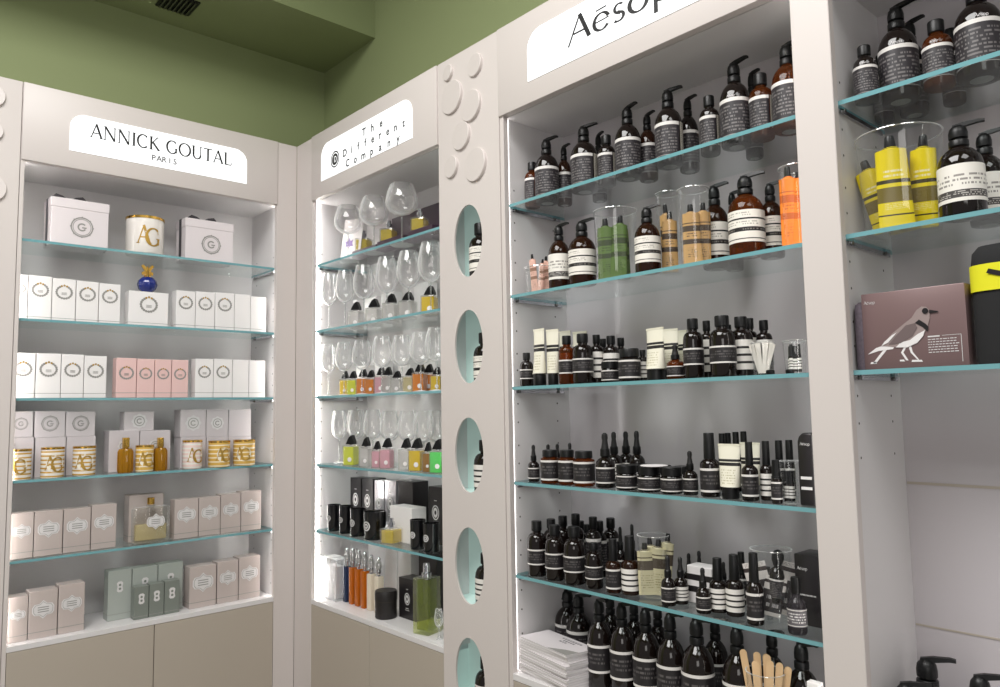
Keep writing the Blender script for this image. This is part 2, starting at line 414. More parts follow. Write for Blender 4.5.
@mk('screw_cap_bottle', 'bottle')
def screw_bottle(t, R, H, g='dark', lab='text', strip=False, capf=.17, capr=.55, mark=False):
    cb = (1-capf)*H; sh = cb-.05*H; b = sh-.85*R if sh-.85*R > .35*H else .35*H
    prof = [(R*.86, 0), (R*.95, .01*H), (R, .04*H), (R, b)]+[(R*(1-(1-capr*.82)*(1-cos(a))), b+(sh-b)*sin(a)) for a in (PI/8, PI/4, 3*PI/8, PI/2)]+[(R*capr*.82, cb)]
    bottle_core(t, R, H, prof, g, lab, .12*H if lab != 'two' else .22*H, b*.98 if lab != 'two' else min(b*.9, .5*H), 125, strip)
    MB().lathe([(R*capr*.9, cb-.012*H), (R*capr, cb), (R*capr, H-.015*H), (R*capr*.93, H)], 20).obj('cap', CAPB, t)
    if mark: lettering('wordmark', 'Aesop', OPT2, None, PAPER, t, R*.05, R*.6, b+.015*H, R*.17, bend=R+.001)
@mk('dropper_bottle', 'bottle')
def dropper(t, R, H, g='dark', lab='two'):
    b = .42*H
    prof = [(R*.86, 0), (R*.96, .008*H), (R, .025*H), (R, b), (R*.94, b+.05*H), (R*.72, b+.10*H), (R*.42, b+.135*H), (R*.36, .58*H)]
    bottle_core(t, R, H, prof, g, lab, .09*H, .38*H)
    MB().lathe([(R*.46, .565*H), (R*.52, .58*H), (R*.50, .70*H), (R*.42, .715*H)], 18).obj('collar', CAPB, t)
    MB().lathe([(R*.40, .712*H), (R*.36, .76*H), (R*.28, .86*H), (R*.33, .91*H), (R*.30, .97*H), (R*.14, H)], 16).obj('rubber_bulb', RUBB, t)
@mk('tall_cap_bottle', 'bottle')
def tallcap(t, R, H, g='dark', lab='two', capr=.58):
    b = .5*H
    prof = [(R*.86, 0), (R*.96, .008*H), (R, .025*H), (R, b), (R*.93, b+.04*H), (R*.7, b+.075*H), (R*.5, .6*H)]
    bottle_core(t, R, H, prof, g, lab, .08*H, .45*H)
    MB().lathe([(R*capr, .59*H), (R*capr*1.02, .6*H), (R*capr*.92, H-.01*H), (R*capr*.85, H)], 18).obj('cap', CAPB, t)
@mk('slim_spray_bottle', 'bottle')
def slim(t, R, H, g='dark', lab='two'):
    prof = [(R*.9, 0), (R, .01*H), (R, .56*H), (R*.9, .58*H)]
    bottle_core(t, R, H, prof, g, lab, .1*H, .5*H)
    MB().lathe([(R*.92, .575*H), (R*.92, .62*H), (R*.8, .63*H), (R*.74, .99*H), (R*.66, H)], 18).obj('cap', CAPB, t)
@mk('cream_jar', 'jar')
def jar(t, R, H, g='dark2', lab='two', lid=.32, lidr=.98):
    zl = (1-lid)*H
    MB().lathe([(R*.88, 0), (R*.97, .02*H), (R, .06*H), (R, zl-.1*H), (R*.96, zl-.05*H), (R*lidr*.92, zl-.02*H), (R*lidr*.9, zl)], 28).obj('glass_body', GLASSES[g], t)
    MB().arc(R+.0006, .1*H, (zl-.1*H), -2.2, 2.2, 26).obj('label', LABELS[lab], t)
    MB().lathe([(R*lidr, zl), (R*lidr, H-.03*H), (R*lidr*.94, H)], 28).obj('lid', CAPB, t)
@mk('tester_disc', 'tester disc')
def disc(t, R, H):
    MB().lathe([(R*.94, 0), (R, H*.3), (R, H*.8), (R*.93, H)], 28).obj('disc', PAPER, t)
def tube_rings(W, z0, z1, n=7, bf=.40):
    R = []
    for i in range(n):
        f = i/(n-1); e = f**.8
        a = W*.46*(1-e)+W*.52*e; b = W*bf*(1-e)+.0012*e
        z = z0+(z1-z0)*f
        R.append([(a*-cos(2*PI*k/20), -b*sin(2*PI*k/20), z) for k in range(20)])
    return R
@mk('squeeze_tube', 'tube')
def tube(t, W, H, col='ivory', up=False, cr=None):
    """tube standing on its cap, or (up) with the cap on top and the crimp below"""
    if not up:
        MB().lathe([(W*.36, 0), (W*.38, .01*H), (W*.38, .19*H), (W*.36, .2*H)], 20).obj('cap', CAPB, t)
        MB().loft(tube_rings(W, .2*H, H*.965)).obj('tube_body', TUBEM[col], t, smooth=50)
        w = W*.52
        MB().box(-w, w, -.0015, .0015, H*.96, H).obj('crimp', IVOR if col == 'ivory' else TUBEM[col], t, smooth=0)
    else:
        rings = [[(x, y, H*.84-(z-0)) for x, y, z in r] for r in tube_rings(W, 0, H*.80, 7, .31)][::-1]
        MB().loft(rings).obj('tube_body', TUBEM[col], t, smooth=50)
        w = W*.52
        MB().box(-w, w, -.002, .002, 0, H*.045).obj('crimp', TUBEM[col], t, smooth=0)
        r = W*.31
        MB().lathe([(r, .835*H), (r*.8, .865*H), (r*.4, .88*H)], 20).obj('shoulder', TUBEM[col], t)
        r = cr or W*.16
        MB().lathe([(r*1.05, .875*H), (r*1.1, .885*H), (r*.9, .985*H), (r*.8, H)], 14).obj('cap', CAPB, t)
@mk('clear_bucket', 'container')
def bucket(t, R, H, taper=.86, rim=.0022):
    MB().lathe([(R*taper*.98, 0), (R*taper, .004), (R, H)], 36, caps=False).obj('wall', CLEAR, t)
    MB().lathe([(0.0001, .004), (R*taper*.99, .004)], 36, caps=False).obj('base', CLEAR, t)
    MB().lathe([(R-.0005, H-rim), (R+rim*.8, H-rim*.4), (R+rim*.6, H+rim*.4), (R-.001, H+rim*.3)], 36, caps=False).obj('rim', RIMM, t)
RIMM = glass('bright acrylic rim', (.9, .92, .92, 1), 1.2, .25, white=.7, blend=.5)
@mk('wooden_spatula', 'spatula')
def spatula(t, H, W=.017):
    w = W/2; n = 8
    pts = [(-w*.7, 0), (w*.7, 0), (w, H*.35), (w, H-w)]+[(w*cos(k*PI/n), H-w+w*sin(k*PI/n)) for k in range(1, n)]+[(-w, H-w), (-w, H*.35)]
    MB().prism(pts, -.001, .001).obj('blade', WOOD, t, smooth=0)
# --- paper emblems on a front face at y
def ring(mb, cx, cz, rx, rz, w, y, a0=0, a1=360, n=24, mat=0):
    for k in range(n):
        a, b = (math.radians(a0+(a1-a0)*j/n) for j in (k, k+1))
        mb.add([(cx+rx*cos(a), y, cz+rz*sin(a)), (cx+rx*cos(b), y, cz+rz*sin(b)), (cx+(rx-w)*cos(b), y, cz+(rz-w)*sin(b)), (cx+(rx-w)*cos(a), y, cz+(rz-w)*sin(a))], [(0, 1, 2, 3)], mat)
def oval(mb, cx, cz, rx, rz, y, n=20, mat=0, lobes=0):
    mb.flat([(cx+rx*(1+(.08*cos(lobes*2*PI*k/n) if lobes else 0))*cos(2*PI*k/n), cz+rz*(1+(.08*cos(lobes*2*PI*k/n) if lobes else 0))*sin(2*PI*k/n)) for k in range(n)], y, mat)
def emblem(t, kind, x, z, s, y):
    mb = MB(); e = .0004
    if kind == 'wreath':
        for k in range(17):
            a = math.radians(125+290*k/16); r = s
            oval(mb, x+r*cos(a), z+r*sin(a)*.92, s*.17, s*.17, y-e*.3*(k % 3), 8, 0)
        for k in (-1, 0, 1): oval(mb, x+k*s*.34, z+s*(1.02-.12*abs(k)), s*.15, s*.15, y-e, 8, 1)
        for k in range(3): mb.flat([(x-s*.35, z-s*.1-k*s*.14), (x+s*.35, z-s*.1-k*s*.14), (x+s*.35, z-s*.04-k*s*.14), (x-s*.35, z-s*.04-k*s*.14)], y-e, 0)
        m = [GREYP, GOLDP]
    elif kind == 'medal':
        ring(mb, x, z, s, s, s*.12, y); ring(mb, x, z, s*.82, s*.82, s*.06, y-e)
        for k in range(8):
            a = 2*PI*k/8; oval(mb, x+s*cos(a)*.98, z+s*sin(a)*.98, s*.08, s*.08, y-e, 8)
        ring(mb, x, z, s*.4, s*.4, s*.14, y-e, 40, 330); mb.flat([(x, z-s*.1), (x+s*.4, z-s*.1), (x+s*.4, z+.02*s), (x, z+.02*s)], y-e)
        m = [GREYP]
    elif kind == 'medal_silver':
        oval(mb, x, z, s*1.05, s*1.05, y, 32, 0, 8); ring(mb, x, z, s*.75, s*.75, s*.1, y-e, mat=1)
        ring(mb, x, z, s*.4, s*.4, s*.14, y-e, 40, 330, mat=1); m = [SILV, GREYP]
    elif kind == 'plaque':
        a, b = s*1.08, s*.8
        pts = [(-a, -b*.35), (-a*.8, -b*.75), (-a*.35, -b*.8), (0, -b*1.25), (a*.35, -b*.8), (a*.8, -b*.75), (a, -b*.35), (a, b*.35), (a*.8, b*.75), (a*.35, b*.8), (0, b*1.25), (-a*.35, b*.8), (-a*.8, b*.75), (-a, b*.35)]
        mb.flat([(x+p, z+q) for p, q in pts], y, 0)
        mb.flat([(x+p*.88, z+q*.86) for p, q in pts], y-e, 1); mb.flat([(x+p*.84, z+q*.8) for p, q in pts], y-2*e, 0)
        for k in (-.3, 0, .3): mb.flat([(x-a*.5, z+k*b-.06*b), (x+a*.5, z+k*b-.06*b), (x+a*.5, z+k*b+.06*b), (x-a*.5, z+k*b+.06*b)], y-3*e, 1)
        m = [SILV, GREYP]
    elif kind == 'plaque_tall':
        a, b = s*.62, s*1.1
        pts = [(-a, -b*.7), (-a*.5, -b), (a*.5, -b), (a, -b*.7), (a*.8, 0), (a, b*.7), (a*.5, b), (-a*.5, b), (-a, b*.7), (-a*.8, 0)]
        mb.flat([(x+p, z+q) for p, q in pts], y, 0); oval(mb, x, z+b*.35, a*.4, a*.4, y-e, 12, 1); oval(mb, x, z-b*.35, a*.4, a*.4, y-e, 12, 1)
        m = [SILV, SAGED]
    elif kind == 'oval':
        ring(mb, x, z, s*.8, s, s*.16, y, mat=0); oval(mb, x, z, s*.52, s*.68, y-e, 18, 0); oval(mb, x, z, s*.22, s*.3, y-2*e, 12, 1)
        mb.flat([(x-s*.6, z-s*1.9), (x+s*.6, z-s*1.9), (x+s*.6, z-s*1.82), (x-s*.6, z-s*1.82)], y, 0)
        mb.flat([(x-s*.45, z-s*1.6), (x+s*.45, z-s*1.6), (x+s*.45, z-s*1.5), (x-s*.45, z-s*1.5)], y, 0)
        mb.flat([(x-s*.3, z+s*1.55), (x+s*.3, z+s*1.55), (x+s*.3, z+s*1.65), (x-s*.3, z+s*1.65)], y, 0)
        m = [SILV, BLACKC]
    return mb.obj('emblem', m, t, smooth=0)
CART = {'white': WHITEC, 'pink': PINKC, 'lilac': LILAC, 'taupe': TAUPE, 'sage': SAGE, 'sagedark': SAGED, 'black': BLACKC, 'purple': PURPC, 'silver': SILVC, 'paper': PAPER}
@mk('fragrance_carton', 'box')
def carton(t, W, D, H, col='white', emb=None, ez=.62, es=.3, band=None):
    MB().box(-W/2, W/2, -D/2, D/2, 0, H).obj('carton', CART[col], t, bevel=.0012, bseg=1)
    if emb: emblem(t, emb, 0, H*ez, W*es, -D/2-.0006)
    if band is not None:
        MB().box(-W/2-.0004, W/2+.0004, -D/2-.0004, D/2+.0004, H*band, H*band+.0016).obj('base_line', GREYP if col != 'taupe' else SAGED, t, smooth=0)
@mk('gift_box', 'box')
def gift_box(t, W, D, H, bowx=0, big=True):
    MB().box(-W/2, W/2, -D/2, D/2, 0, H*.86).obj('box_body', LILAC2, t, bevel=.001, bseg=1)
    MB().box(-W/2-.002, W/2+.002, -D/2-.002, D/2+.002, H*.80, H).obj('lid', LILAC2, t, bevel=.001, bseg=1)
    emblem(t, 'medal', W*.03, H*.42, W*.2, -D/2-.0006)
    mb = MB()
    mb.box(-W/2-.004, -W/2-.0022, -.012, .012, 0, H); mb.box(-W/2-.004, W/2+.004, -.012, .012, H+.0004, H+.0018)
    mb.box(W/2+.0022, W/2+.004, -.012, .012, 0, H)
    mb.obj('ribbon', RIBBON, t, smooth=0)
    bw = MB(); s = W*.26
    for d in (-1, 1):
        bw.loft([[(bowx+d*x, -.004-w, H+.002+z-w*.5), (bowx+d*x, .010+w, H+.002+z-w*.5), (bowx+d*x, .010+w, H+.002+z+w*.6), (bowx+d*x, -.004-w, H+.002+z+w*.6)] for x, z, w in ((.002, .006, .003), (s*.45, .016, .007), (s*.9, .020, .009), (s*1.15, .012, .004))])
    bw.box(bowx-.006, bowx+.006, -.006, .012, H+.002, H+.014)
    bw.obj('bow', RIBBON, t, smooth=30)
LILAC2 = pmat('pale lilac gift board', c(224, 216, 218), .5)
@mk('scented_candle', 'candle')
def candle(t, R, H, style='gold', emb=True):
    if style == 'black':
        MB().lathe([(R*.9, 0), (R*.93, .004), (R, H), (R*.93, H), (R*.9, H*.86), (.001, H*.86)], 28, caps=True).obj('tumbler', CAPB2, t)
        mb = MB(); e = []
        for rr, m in ((R*.42, 0), (R*.30, 1), (R*.22, 0), (R*.1, 1)):
            q = [(rr*cos(2*PI*k/18), H*.5+rr*sin(2*PI*k/18)) for k in range(18)]
            rad = R*.975+.0004*(4-len(e)*0)+.0003*len(e); e.append(1)
            mb.add([(rad*sin(a/rad), -rad*cos(a/rad), z) for a, z in q], [tuple(range(18))], m)
        mb.obj('emblem', [SILV, BLACKC], t, smooth=0)
        return
    body = {'gold': GOLDSTR, 'gold2': GOLDSTR2, 'plain': PORC, 'pink': PORCP}[style]
    MB().lathe([(R*.92, 0), (R*.97, .003), (R, .02*H+.004), (R, H*.93)], 28).obj('tumbler', body, t)
    MB().lathe([(R*.97, H*.92), (R*1.02, H*.925), (R*1.02, H*.99), (R*.97, H), (R*.9, H)], 28).obj('gold_rim', GOLD, t)
    if emb:
        q1 = [[(x*.9-.75, z) for x, z in p] for p in GLY['A'][1]]; q2 = [[(x-.3, z-.12) for x, z in p] for p in GLY['G'][1]]
        s = H*.46; mb = MB(); rad = R+.0012
        if style != 'plain': mb.add([((rad-.0004)*sin(a/rad), -(rad-.0004)*cos(a/rad), H*.46+z) for a, z in ((s*.62*cos(2*PI*k/20), s*.62*sin(2*PI*k/20)) for k in range(20))], [tuple(range(20))], 1)
        for p in q1+q2: mb.add([(rad*sin(x*s*.95/rad), -rad*cos(x*s*.95/rad), H*.26+z*s) for x, z in p], [tuple(range(len(p)))], 0)
        mb.obj('monogram', [GOLDP, CREAMC], t, smooth=0)
PORC = pmat('white porcelain', c(240, 234, 228), .2, coat=.3)
PORCP = label_mat('pink striped porcelain', c(238, 214, 206), [(i/7+.03, i/7+.085, c(240, 236, 230)) for i in range(7)], [], .25)
CAPB2 = pmat('black lacquered glass', c(16, 16, 18), .12, spec=.6)
@mk('perfume_bottle', 'bottle')
def perfume(t, R, H, style='ribbed', liq='gold', D=None):
    if style == 'ribbed':
        MB().lathe([(R*.9, 0), (R, .01), (R, H*.58), (R*.8, H*.66), (R*.35, H*.69)], 36, flute=(12, .05)).obj('glass_body', LIQ['honey'], t)
        MB().box(-R*.4, R*.4, -R*.4, R*.4, H*.70, H*.98).obj('cap', GOLD, t, bevel=.0015)
        MB().lathe([(R*.32, H*.685), (R*.32, H*.71)], 16).obj('neck', GOLD, t)
    elif style == 'butterfly':
        MB().lathe([(R*.35, 0), (R*.5, .001), (R*.85, H*.12), (R, H*.28), (R*.92, H*.42), (R*.6, H*.53), (R*.3, H*.57)], 36, flute=(10, .04)).obj('glass_body', BLUEG, t)
        MB().lathe([(R*.34, H*.56), (R*.36, H*.59), (R*.3, H*.63)], 20).obj('collar', GOLD, t)
        mb = MB()
        for d in (-1, 1):
            mb.prism([(0, H*.66), (d*R*.55, H*.62), (d*R*.62, H*.72), (d*R*.25, H*.78)], -.003, .003)
            mb.prism([(0, H*.74), (d*R*.3, H*.78), (d*R*.68, H*.95), (d*R*.45, H), (0, H*.84)], -.003, .003)
        mb.lathe([(R*.12, H*.62), (R*.16, H*.75), (R*.08, H*.95)], 10)
        mb.obj('stopper', GOLD, t)
    elif style == 'square':
        W = R; D = D or R*.55; b = H*.80
        MB().box(-W, W, -D, D, 0, b).obj('glass_body', FLAC, t, bevel=R*.16, bseg=3)
        MB().box(-W*.85, W*.85, -D*.75, D*.75, R*.14, b*.52).obj('liquid', LIQ['pale'], t, bevel=R*.1)
        MB().lathe([(R*.24, b-.001), (R*.24, b+H*.05)], 18).obj('neck', FLAC, t)
        MB().lathe([(R*.2, b+H*.045), (R*.2, H-.001), (R*.17, H)], 18).obj('cap', GOLD, t)
        emblem(t, 'plaque', R*.2, b*.58, R*.46, -D-.0006)
    elif style == 'slant':      # square flacon with a slanted black cap and a round paper tag
        W = R; b = H*.66
        MB().box(-W, W, -W, W, 0, b).obj('glass_body', FLAC, t, bevel=R*.12)
        MB().box(-W*.88, W*.88, -W*.88, W*.88, R*.12, b*.93).obj('liquid', LIQ[liq], t, bevel=R*.08, bseg=1)
        MB().lathe([(R*.32, b-.0005), (R*.32, b+H*.04)], 14).obj('neck', CHROME, t)
        cw = R*.72
        MB().prism([(-cw, b+H*.035), (cw, b+H*.035), (cw, b+H*.12), (cw*.45, H), (-cw*.2, b+H*.27)], -cw*.7, cw*.7).obj('cap', CAPB, t, bevel=.0008, bseg=1)
        mb = MB(); oval(mb, W*.35, b*.32, W*.36, W*.36, -W-.0012, 16, 0); mb.obj('round_tag', PAPER, t, smooth=0)
    elif style == 'cube':
        W = R; b = H*.60
        MB().box(-W, W, -W, W, 0, b).obj('glass_body', FLAC, t, bevel=R*.1)
        MB().box(-W*.86, W*.86, -W*.86, W*.86, R*.14, b*.9).obj('liquid', LIQ[liq], t, bevel=R*.06, bseg=1)
        MB().lathe([(R*.3, b-.0005), (R*.3, b+H*.12), (R*.42, b+H*.125), (R*.42, H*.85), (R*.26, H*.86), (R*.26, H)], 16).obj('sprayer', CHROME, t)
    elif style == 'column':
        W = R; b = H*.80
        MB().box(-W, W, -W, W, 0, b).obj('glass_body', FLACG, t, bevel=R*.08)
        MB().box(-W*.74, W*.74, -W*.74, W*.74, R*.35, b*.95).obj('liquid', LIQ['olive'], t, bevel=R*.05, bseg=1)
        MB().lathe([(R*.5, b-.0005), (R*.5, b+H*.06), (R*.36, b+H*.07), (R*.36, H*.95), (R*.3, H)], 16).obj('sprayer', CHROME, t)
    elif style == 'phial':
        b = H*.66
        MB().box(-R, R, -R, R, 0, b).obj('glass_body', LIQ[liq], t, bevel=R*.18)
        MB().lathe([(R*.5, b-.0005), (R*.45, b+H*.03), (R*.75, b+H*.06), (R*.8, b+H*.1)], 14).obj('neck', CHROME, t)
        MB().lathe([(R*.6, b+H*.1), (R*.95, b+H*.16), (R*.95, b+H*.22), (R*.5, b+H*.28), (R*.6, H*.97), (R*.3, H)], 16).obj('bulb_stopper', CHROMG, t)
LIQ['olive'] = tinted('liquid olive', c(232, 236, 140), c(150, 160, 50), .22)
FLAC = glass('flacon glass', (.95, .95, .93, 1), 1.1, .04, white=.45, blend=.25)
FLACG = glass('green tinted flacon glass', (.90, .94, .62, 1), 1.1, .05, white=.2, blend=.25)
CHROMG = glass('mirror glass stopper', (.75, .75, .75, 1), 1.4, .35, white=.3)
@mk('tasting_glass', 'glass')
def tasting(t, R, H, bowl=.52, base=None):
    """stemmed tulip glass; bowl = share of the height taken by the bowl"""
    zb = H*(1-bowl); h = H-zb
    prof = [(.003, zb-.002)]+[(R*r, zb+h*z) for r, z in ((.22, .01), (.55, .06), (.82, .17), (.96, .30), (1, .42), (.97, .58), (.88, .76), (.76, .92), (.71, 1))]
    MB().lathe(prof, 28, caps=False).obj('bowl', WINE, t)
    MB().lathe([(R*.705, H-.0008), (R*.715, H), (R*.705, H+.0006)], 28, caps=False).obj('rim', RIMM, t)
    MB().lathe([(R*.3, .0035), (.006, .006), (.003, .02), (.0026, zb*.6), (.004, zb)], 12).obj('stem', RIMM2, t)
    MB().lathe([(R*.72, 0), (R*.74, .001), (R*.6, .0024), (R*.2, .005), (.004, .0065)], 26).obj('foot', WINE, t)
RIMM2 = glass('glass stem', (.92, .93, .93, 1), 1.3, .12, white=.4, blend=.4)
@mk('leaning_card', 'card')
def card(t, W, H):
    MB().box(-W/2, W/2, 0, .002, 0, H).obj('card', PAPER, t, smooth=0)
    mb = MB(); pts = [(0, .32), (.10, .42), (.28, .40), (.20, .55), (.26, .72), (.08, .64), (-.02, .8), (-.12, .62), (-.30, .66), (-.2, .5), (-.26, .36), (-.1, .42)]
    mb.flat([(x*W*.8-W*.12, z*H*.5+H*.18) for x, z in pts], -.0005); mb.obj('purple_motif', pmat('violet print', c(120, 92, 160), .5), t, smooth=0)
@mk('acrylic_block', 'display block')
def block(t, W, D, H):
    MB().box(-W/2, W/2, -D/2, D/2, 0, H).obj('block', FROST, t, bevel=.003)
    MB().box(-W*.32, W*.32, -D*.3, D*.3, .006, H*.8).obj('inner_box', PAPER, t, bevel=.001, bseg=1)
    mb = MB()
    for x in (-1, 1): mb.box(x*W/2-.001, x*W/2+.001, -D/2-.001, -D/2+.001, 0, H)
    mb.box(-W/2, W/2, -D/2-.001, -D/2+.001, H-.002, H); mb.obj('polished_edge', RIMM, t, smooth=0)
FROST = glass('frosted acrylic', (.95, .96, .97, 1), 1, .06, white=.6, blend=.5)
@mk('round_case', 'case')
def case(t, R, H):
    MB().lathe([(R*.95, 0), (R, .004), (R, H*.62)], 32).obj('case_body', CASEM, t)
    MB().lathe([(R*1.02, H*.64), (R*1.03, H*.66), (R*1.03, H*.93), (R*.97, H)], 32).obj('lid', CASEM, t)
    MB().lathe([(R*1.0, H*.615), (R*1.0, H*.645)], 32).obj('seam', DARKGAP, t)
CASEM = pmat('black leatherette', c(30, 26, 26), .45)
@mk('brochure', 'brochure')
def brochure(t, W, D, H, top=False):
    MB().box(-W/2, W/2, -D/2, D/2, 0, H*.78).obj('pages', PAPER, t, smooth=0)
    MB().box(-W/2-.0008, W/2+.0008, -D/2-.0008, D/2+.0008, H*.8, H).obj('cover', PAPER2, t, smooth=0)
    if top:
        mb = MB(); u = H+.0004
        for r, (a, b, yy) in enumerate(((-.02, .07, .035), (.0, .055, .022), (-.005, .03, .01))):
            x = a
            while x < b:
                w = random.uniform(.006, .012)
                mb.add([(x, yy, u), (x+w, yy, u), (x+w, yy+.007, u), (x, yy+.007, u)], [(0, 1, 2, 3)]); x += w+.004
        mb.obj('printed_title', GINK, t, smooth=0)
        MB().add([(W*.1, -D/2, u), (W/2, -D/2, u), (W/2, -D*.1, u), (W*.32, -D*.22, u)], [(0, 1, 2, 3)]).obj('printed_picture', GREYP, t, smooth=0)
PAPER2 = pmat('brochure cover', c(214, 208, 210), .5)
@mk('striped_soap_box', 'box')
def soapbox(t, W, D, H):
    MB().box(-W/2, W/2, -D/2, D/2, 0, H).obj('carton', PAPER, t, bevel=.0012, bseg=1)
    mb = MB()
    for a, b in ((.30, .46), (.62, .78)): mb.box(-W/2-.0005, W/2+.0005, -D/2-.0005, D/2+.0005, H*a, H*b)
    mb.obj('black_bands', BLACKC, t, smooth=0)
@mk('bird_gift_box', 'box')
def birdbox(t, W, D, H):
    MB().box(-W/2, W/2, -D/2, D/2, 0, H).obj('carton', MAUVE, t, bevel=.002, bseg=2)
    y = -D/2-.0006
    B = lambda pts, k, m: bird.flat([((x-.5)*W, z*H) for x, z in pts], y-k*.0004, m)
    bird = MB()       # x,z as fractions of the front face
    B([(.42,.10),(.445,.095),(.40,.20),(.455,.31),(.43,.31),(.375,.2)], 0, 2)
    B([(.36,.09),(.41,.085),(.40,.11),(.36,.11)], 0, 2)
    B([(.53,.10),(.55,.09),(.49,.20),(.47,.32),(.44,.32),(.47,.19)], 0, 2)
    B([(.47,.075),(.58,.07),(.57,.095),(.48,.10)], 0, 2)
    B([(.09,.085),(.12,.08),(.24,.25),(.21,.26)], 0, 2); B([(.06,.075),(.13,.075),(.12,.10),(.07,.10)], 0, 2)
    B([(.04,.20),(.13,.28),(.22,.31),(.33,.31),(.30,.25),(.16,.24)], 1, 2)                       # tail
    B([(.18,.30),(.30,.45),(.42,.56),(.50,.63),(.55,.72),(.60,.76),(.645,.75),(.675,.70),(.67,.60),(.645,.50),(.60,.40),(.53,.32),(.44,.27),(.33,.27),(.25,.29)], 2, 0)   # body
    B([(.33,.27),(.44,.26),(.54,.31),(.60,.39),(.62,.46),(.55,.42),(.47,.35),(.38,.33)], 3, 2)   # pale belly
    B([(.53,.56),(.60,.50),(.645,.44),(.655,.50),(.63,.54),(.57,.60)], 4, 1)                     # breast band
    B([(.26,.31),(.38,.32),(.50,.40),(.55,.50),(.53,.56),(.44,.54),(.34,.42)], 4, 1 if False else 3)   # wing
    B([(.19,.30),(.26,.34),(.35,.46),(.30,.43),(.22,.35)], 5, 2)
    B([(.672,.71),(.745,.685),(.76,.67),(.67,.665)], 4, 1)                                       # bill
    oval(bird, (.635-.5)*W, .70*H, .006, .006, y-.0025, 12, 1)
    bird.obj('bird_picture', [pmat('bird grey', c(150, 134, 132), .5), BLACKC, PAPER, pmat('bird wing grey', c(108, 93, 93), .5)], t, smooth=0)
    tx = MB()
    for r in range(6):
        x = .64
        while x < .90:
            w = random.uniform(.012, .035); tx.flat([((x-.5)*W, (.335-r*.032)*H), ((x+w-.5)*W, (.335-r*.032)*H), ((x+w-.5)*W, (.345-r*.032)*H), ((x-.5)*W, (.345-r*.032)*H)], y); x += w+.008
    tx.flat([(.14*W, .368*H), (.25*W, .368*H), (.25*W, .385*H), (.14*W, .385*H)], y)
    tx.flat([(.27*W, .378*H), (.445*W, .378*H), (.445*W, .383*H), (.27*W, .383*H)], y); tx.flat([(.44*W, .05*H), (.445*W, .05*H), (.445*W, .38*H), (.44*W, .38*H)], y)
    tx.obj('printed_text', SILV, t, smooth=0)
    q, w = word('Aesop', OPT2); s = .115*W/w
    wm = MB()
    for p in q: wm.flat([(-.47*W+x*s, .86*H+z*s) for x, z in p], y)
    wm.obj('wordmark', SILV, t, smooth=0)
@mk('felt_pouch', 'pouch')
def pouch(t, W, D, H, style='grey'):
    if style == 'grey':
        rr = lambda w, d, z: [(w*math.copysign(abs(cos(a))**.55, cos(a)), -d*math.copysign(abs(sin(a))**.55, sin(a)), z) for a in (2*PI*k/20 for k in range(20))]
        MB().loft([rr(W*.46, D*.48, 0), rr(W*.5, D*.5, .008), rr(W*.5, D*.5, H*.85), rr(W*.46, D*.44, H*.96), rr(W*.3, D*.3, H)]).obj('pouch_body', LILF, t, smooth=50); return
    n = 24
    def rr(w, d, z): return [(w*math.copysign(abs(cos(a))**.55, cos(a)), -d*math.copysign(abs(sin(a))**.55, sin(a)), z) for a in (2*PI*k/n for k in range(n))]
    w, d = W/2, D/2
    MB().loft([rr(w*.98, d*.98, 0), rr(w, d, .01), rr(w, d, H*.84), rr(w*.97, d*.95, H*.93), rr(w*.85, d*.78, H*.985), rr(w*.6, d*.5, H)]).obj('bag_body', FELT, t, smooth=50)
    MB().loft([rr(w+.003, d+.003, H*.60), rr(w+.003, d+.003, H*.82)], cap=False).obj('yellow_band', YFELT, t, smooth=50)
    mb = MB(); y = -d-.0042
    mb.flat([(-w*.55, H*.74), (-w*.25, H*.70), (-w*.2, H*.68), (w*.6, H*.74), (w*.6, H*.755), (-w*.1, H*.72), (-w*.3, H*.75), (-w*.5, H*.775)], y)
    mb.obj('printed_motif', BLACKC, t, smooth=0)
@mk('black_pouch', 'pouch')
def bpouch(t, W, D, H):
    w = W/2
    MB().prism([(-w, 0), (w, 0), (w, H*.97), (w*.8, H), (-w*.3, H), (-w*.8, H*.95), (-w, H*.88)], -D/2, D/2).obj('pouch_body', BLACKC, t, bevel=.004, smooth=50)
    q, ww = word('Aesop', OPT2); s = W*.62/ww; mb = MB(); y = -D/2-.0006
    for p in q: mb.flat([(-w*.62+x*s, H*.83+z*s) for x, z in p], y)
    for a, b in ((.36, .40), (.22, .26)): mb.flat([(-w*.7, H*a), (w*.7, H*a), (w*.7, H*b), (-w*.7, H*b)], y)
    mb.obj('white_print', SILV, t, smooth=0)
@mk('kit_box', 'box')
def kit(t, W, D, H):
    MB().box(-W/2, W/2, -D/2, D/2, 0, H).obj('carton', BLACKC, t, bevel=.003)
    y = -D/2-.0006; q, ww = word('Aesop', OPT2); s = W*.42/ww; mb = MB()
    for p in q: mb.flat([(-W*.38+x*s, H*.78+z*s) for x, z in p], y)
    for k in range(12): mb.flat([(-W*.3+k*W*.055, H*.42), (-W*.27+k*W*.055, H*.42), (-W*.27+k*W*.055, H*.44), (-W*.3+k*W*.055, H*.44)], y)
    mb.obj('white_print', SILV, t, smooth=0)
@mk('clear_bottle', 'bottle')
def clearbottle(t, R, H):
    b = .5*H
    MB().lathe([(R*.9, 0), (R, .006), (R, b), (R*.9, b+.07*H), (R*.5, b+.13*H), (R*.4, .66*H), (R*.4, .72*H)], 26).obj('glass_body', SMOKE, t)
    MB().lathe([(R*.46, .71*H), (R*.5, .73*H), (R*.5, .98*H), (R*.45, H)], 18).obj('cap', CAPB, t)
    MB().arc(R+.0006, .14*H, .46*H, -2, 2, 20).obj('label', L_SMK, t)
SMOKE = tinted('smoky glass', c(150, 146, 150), c(70, 66, 70), .4)
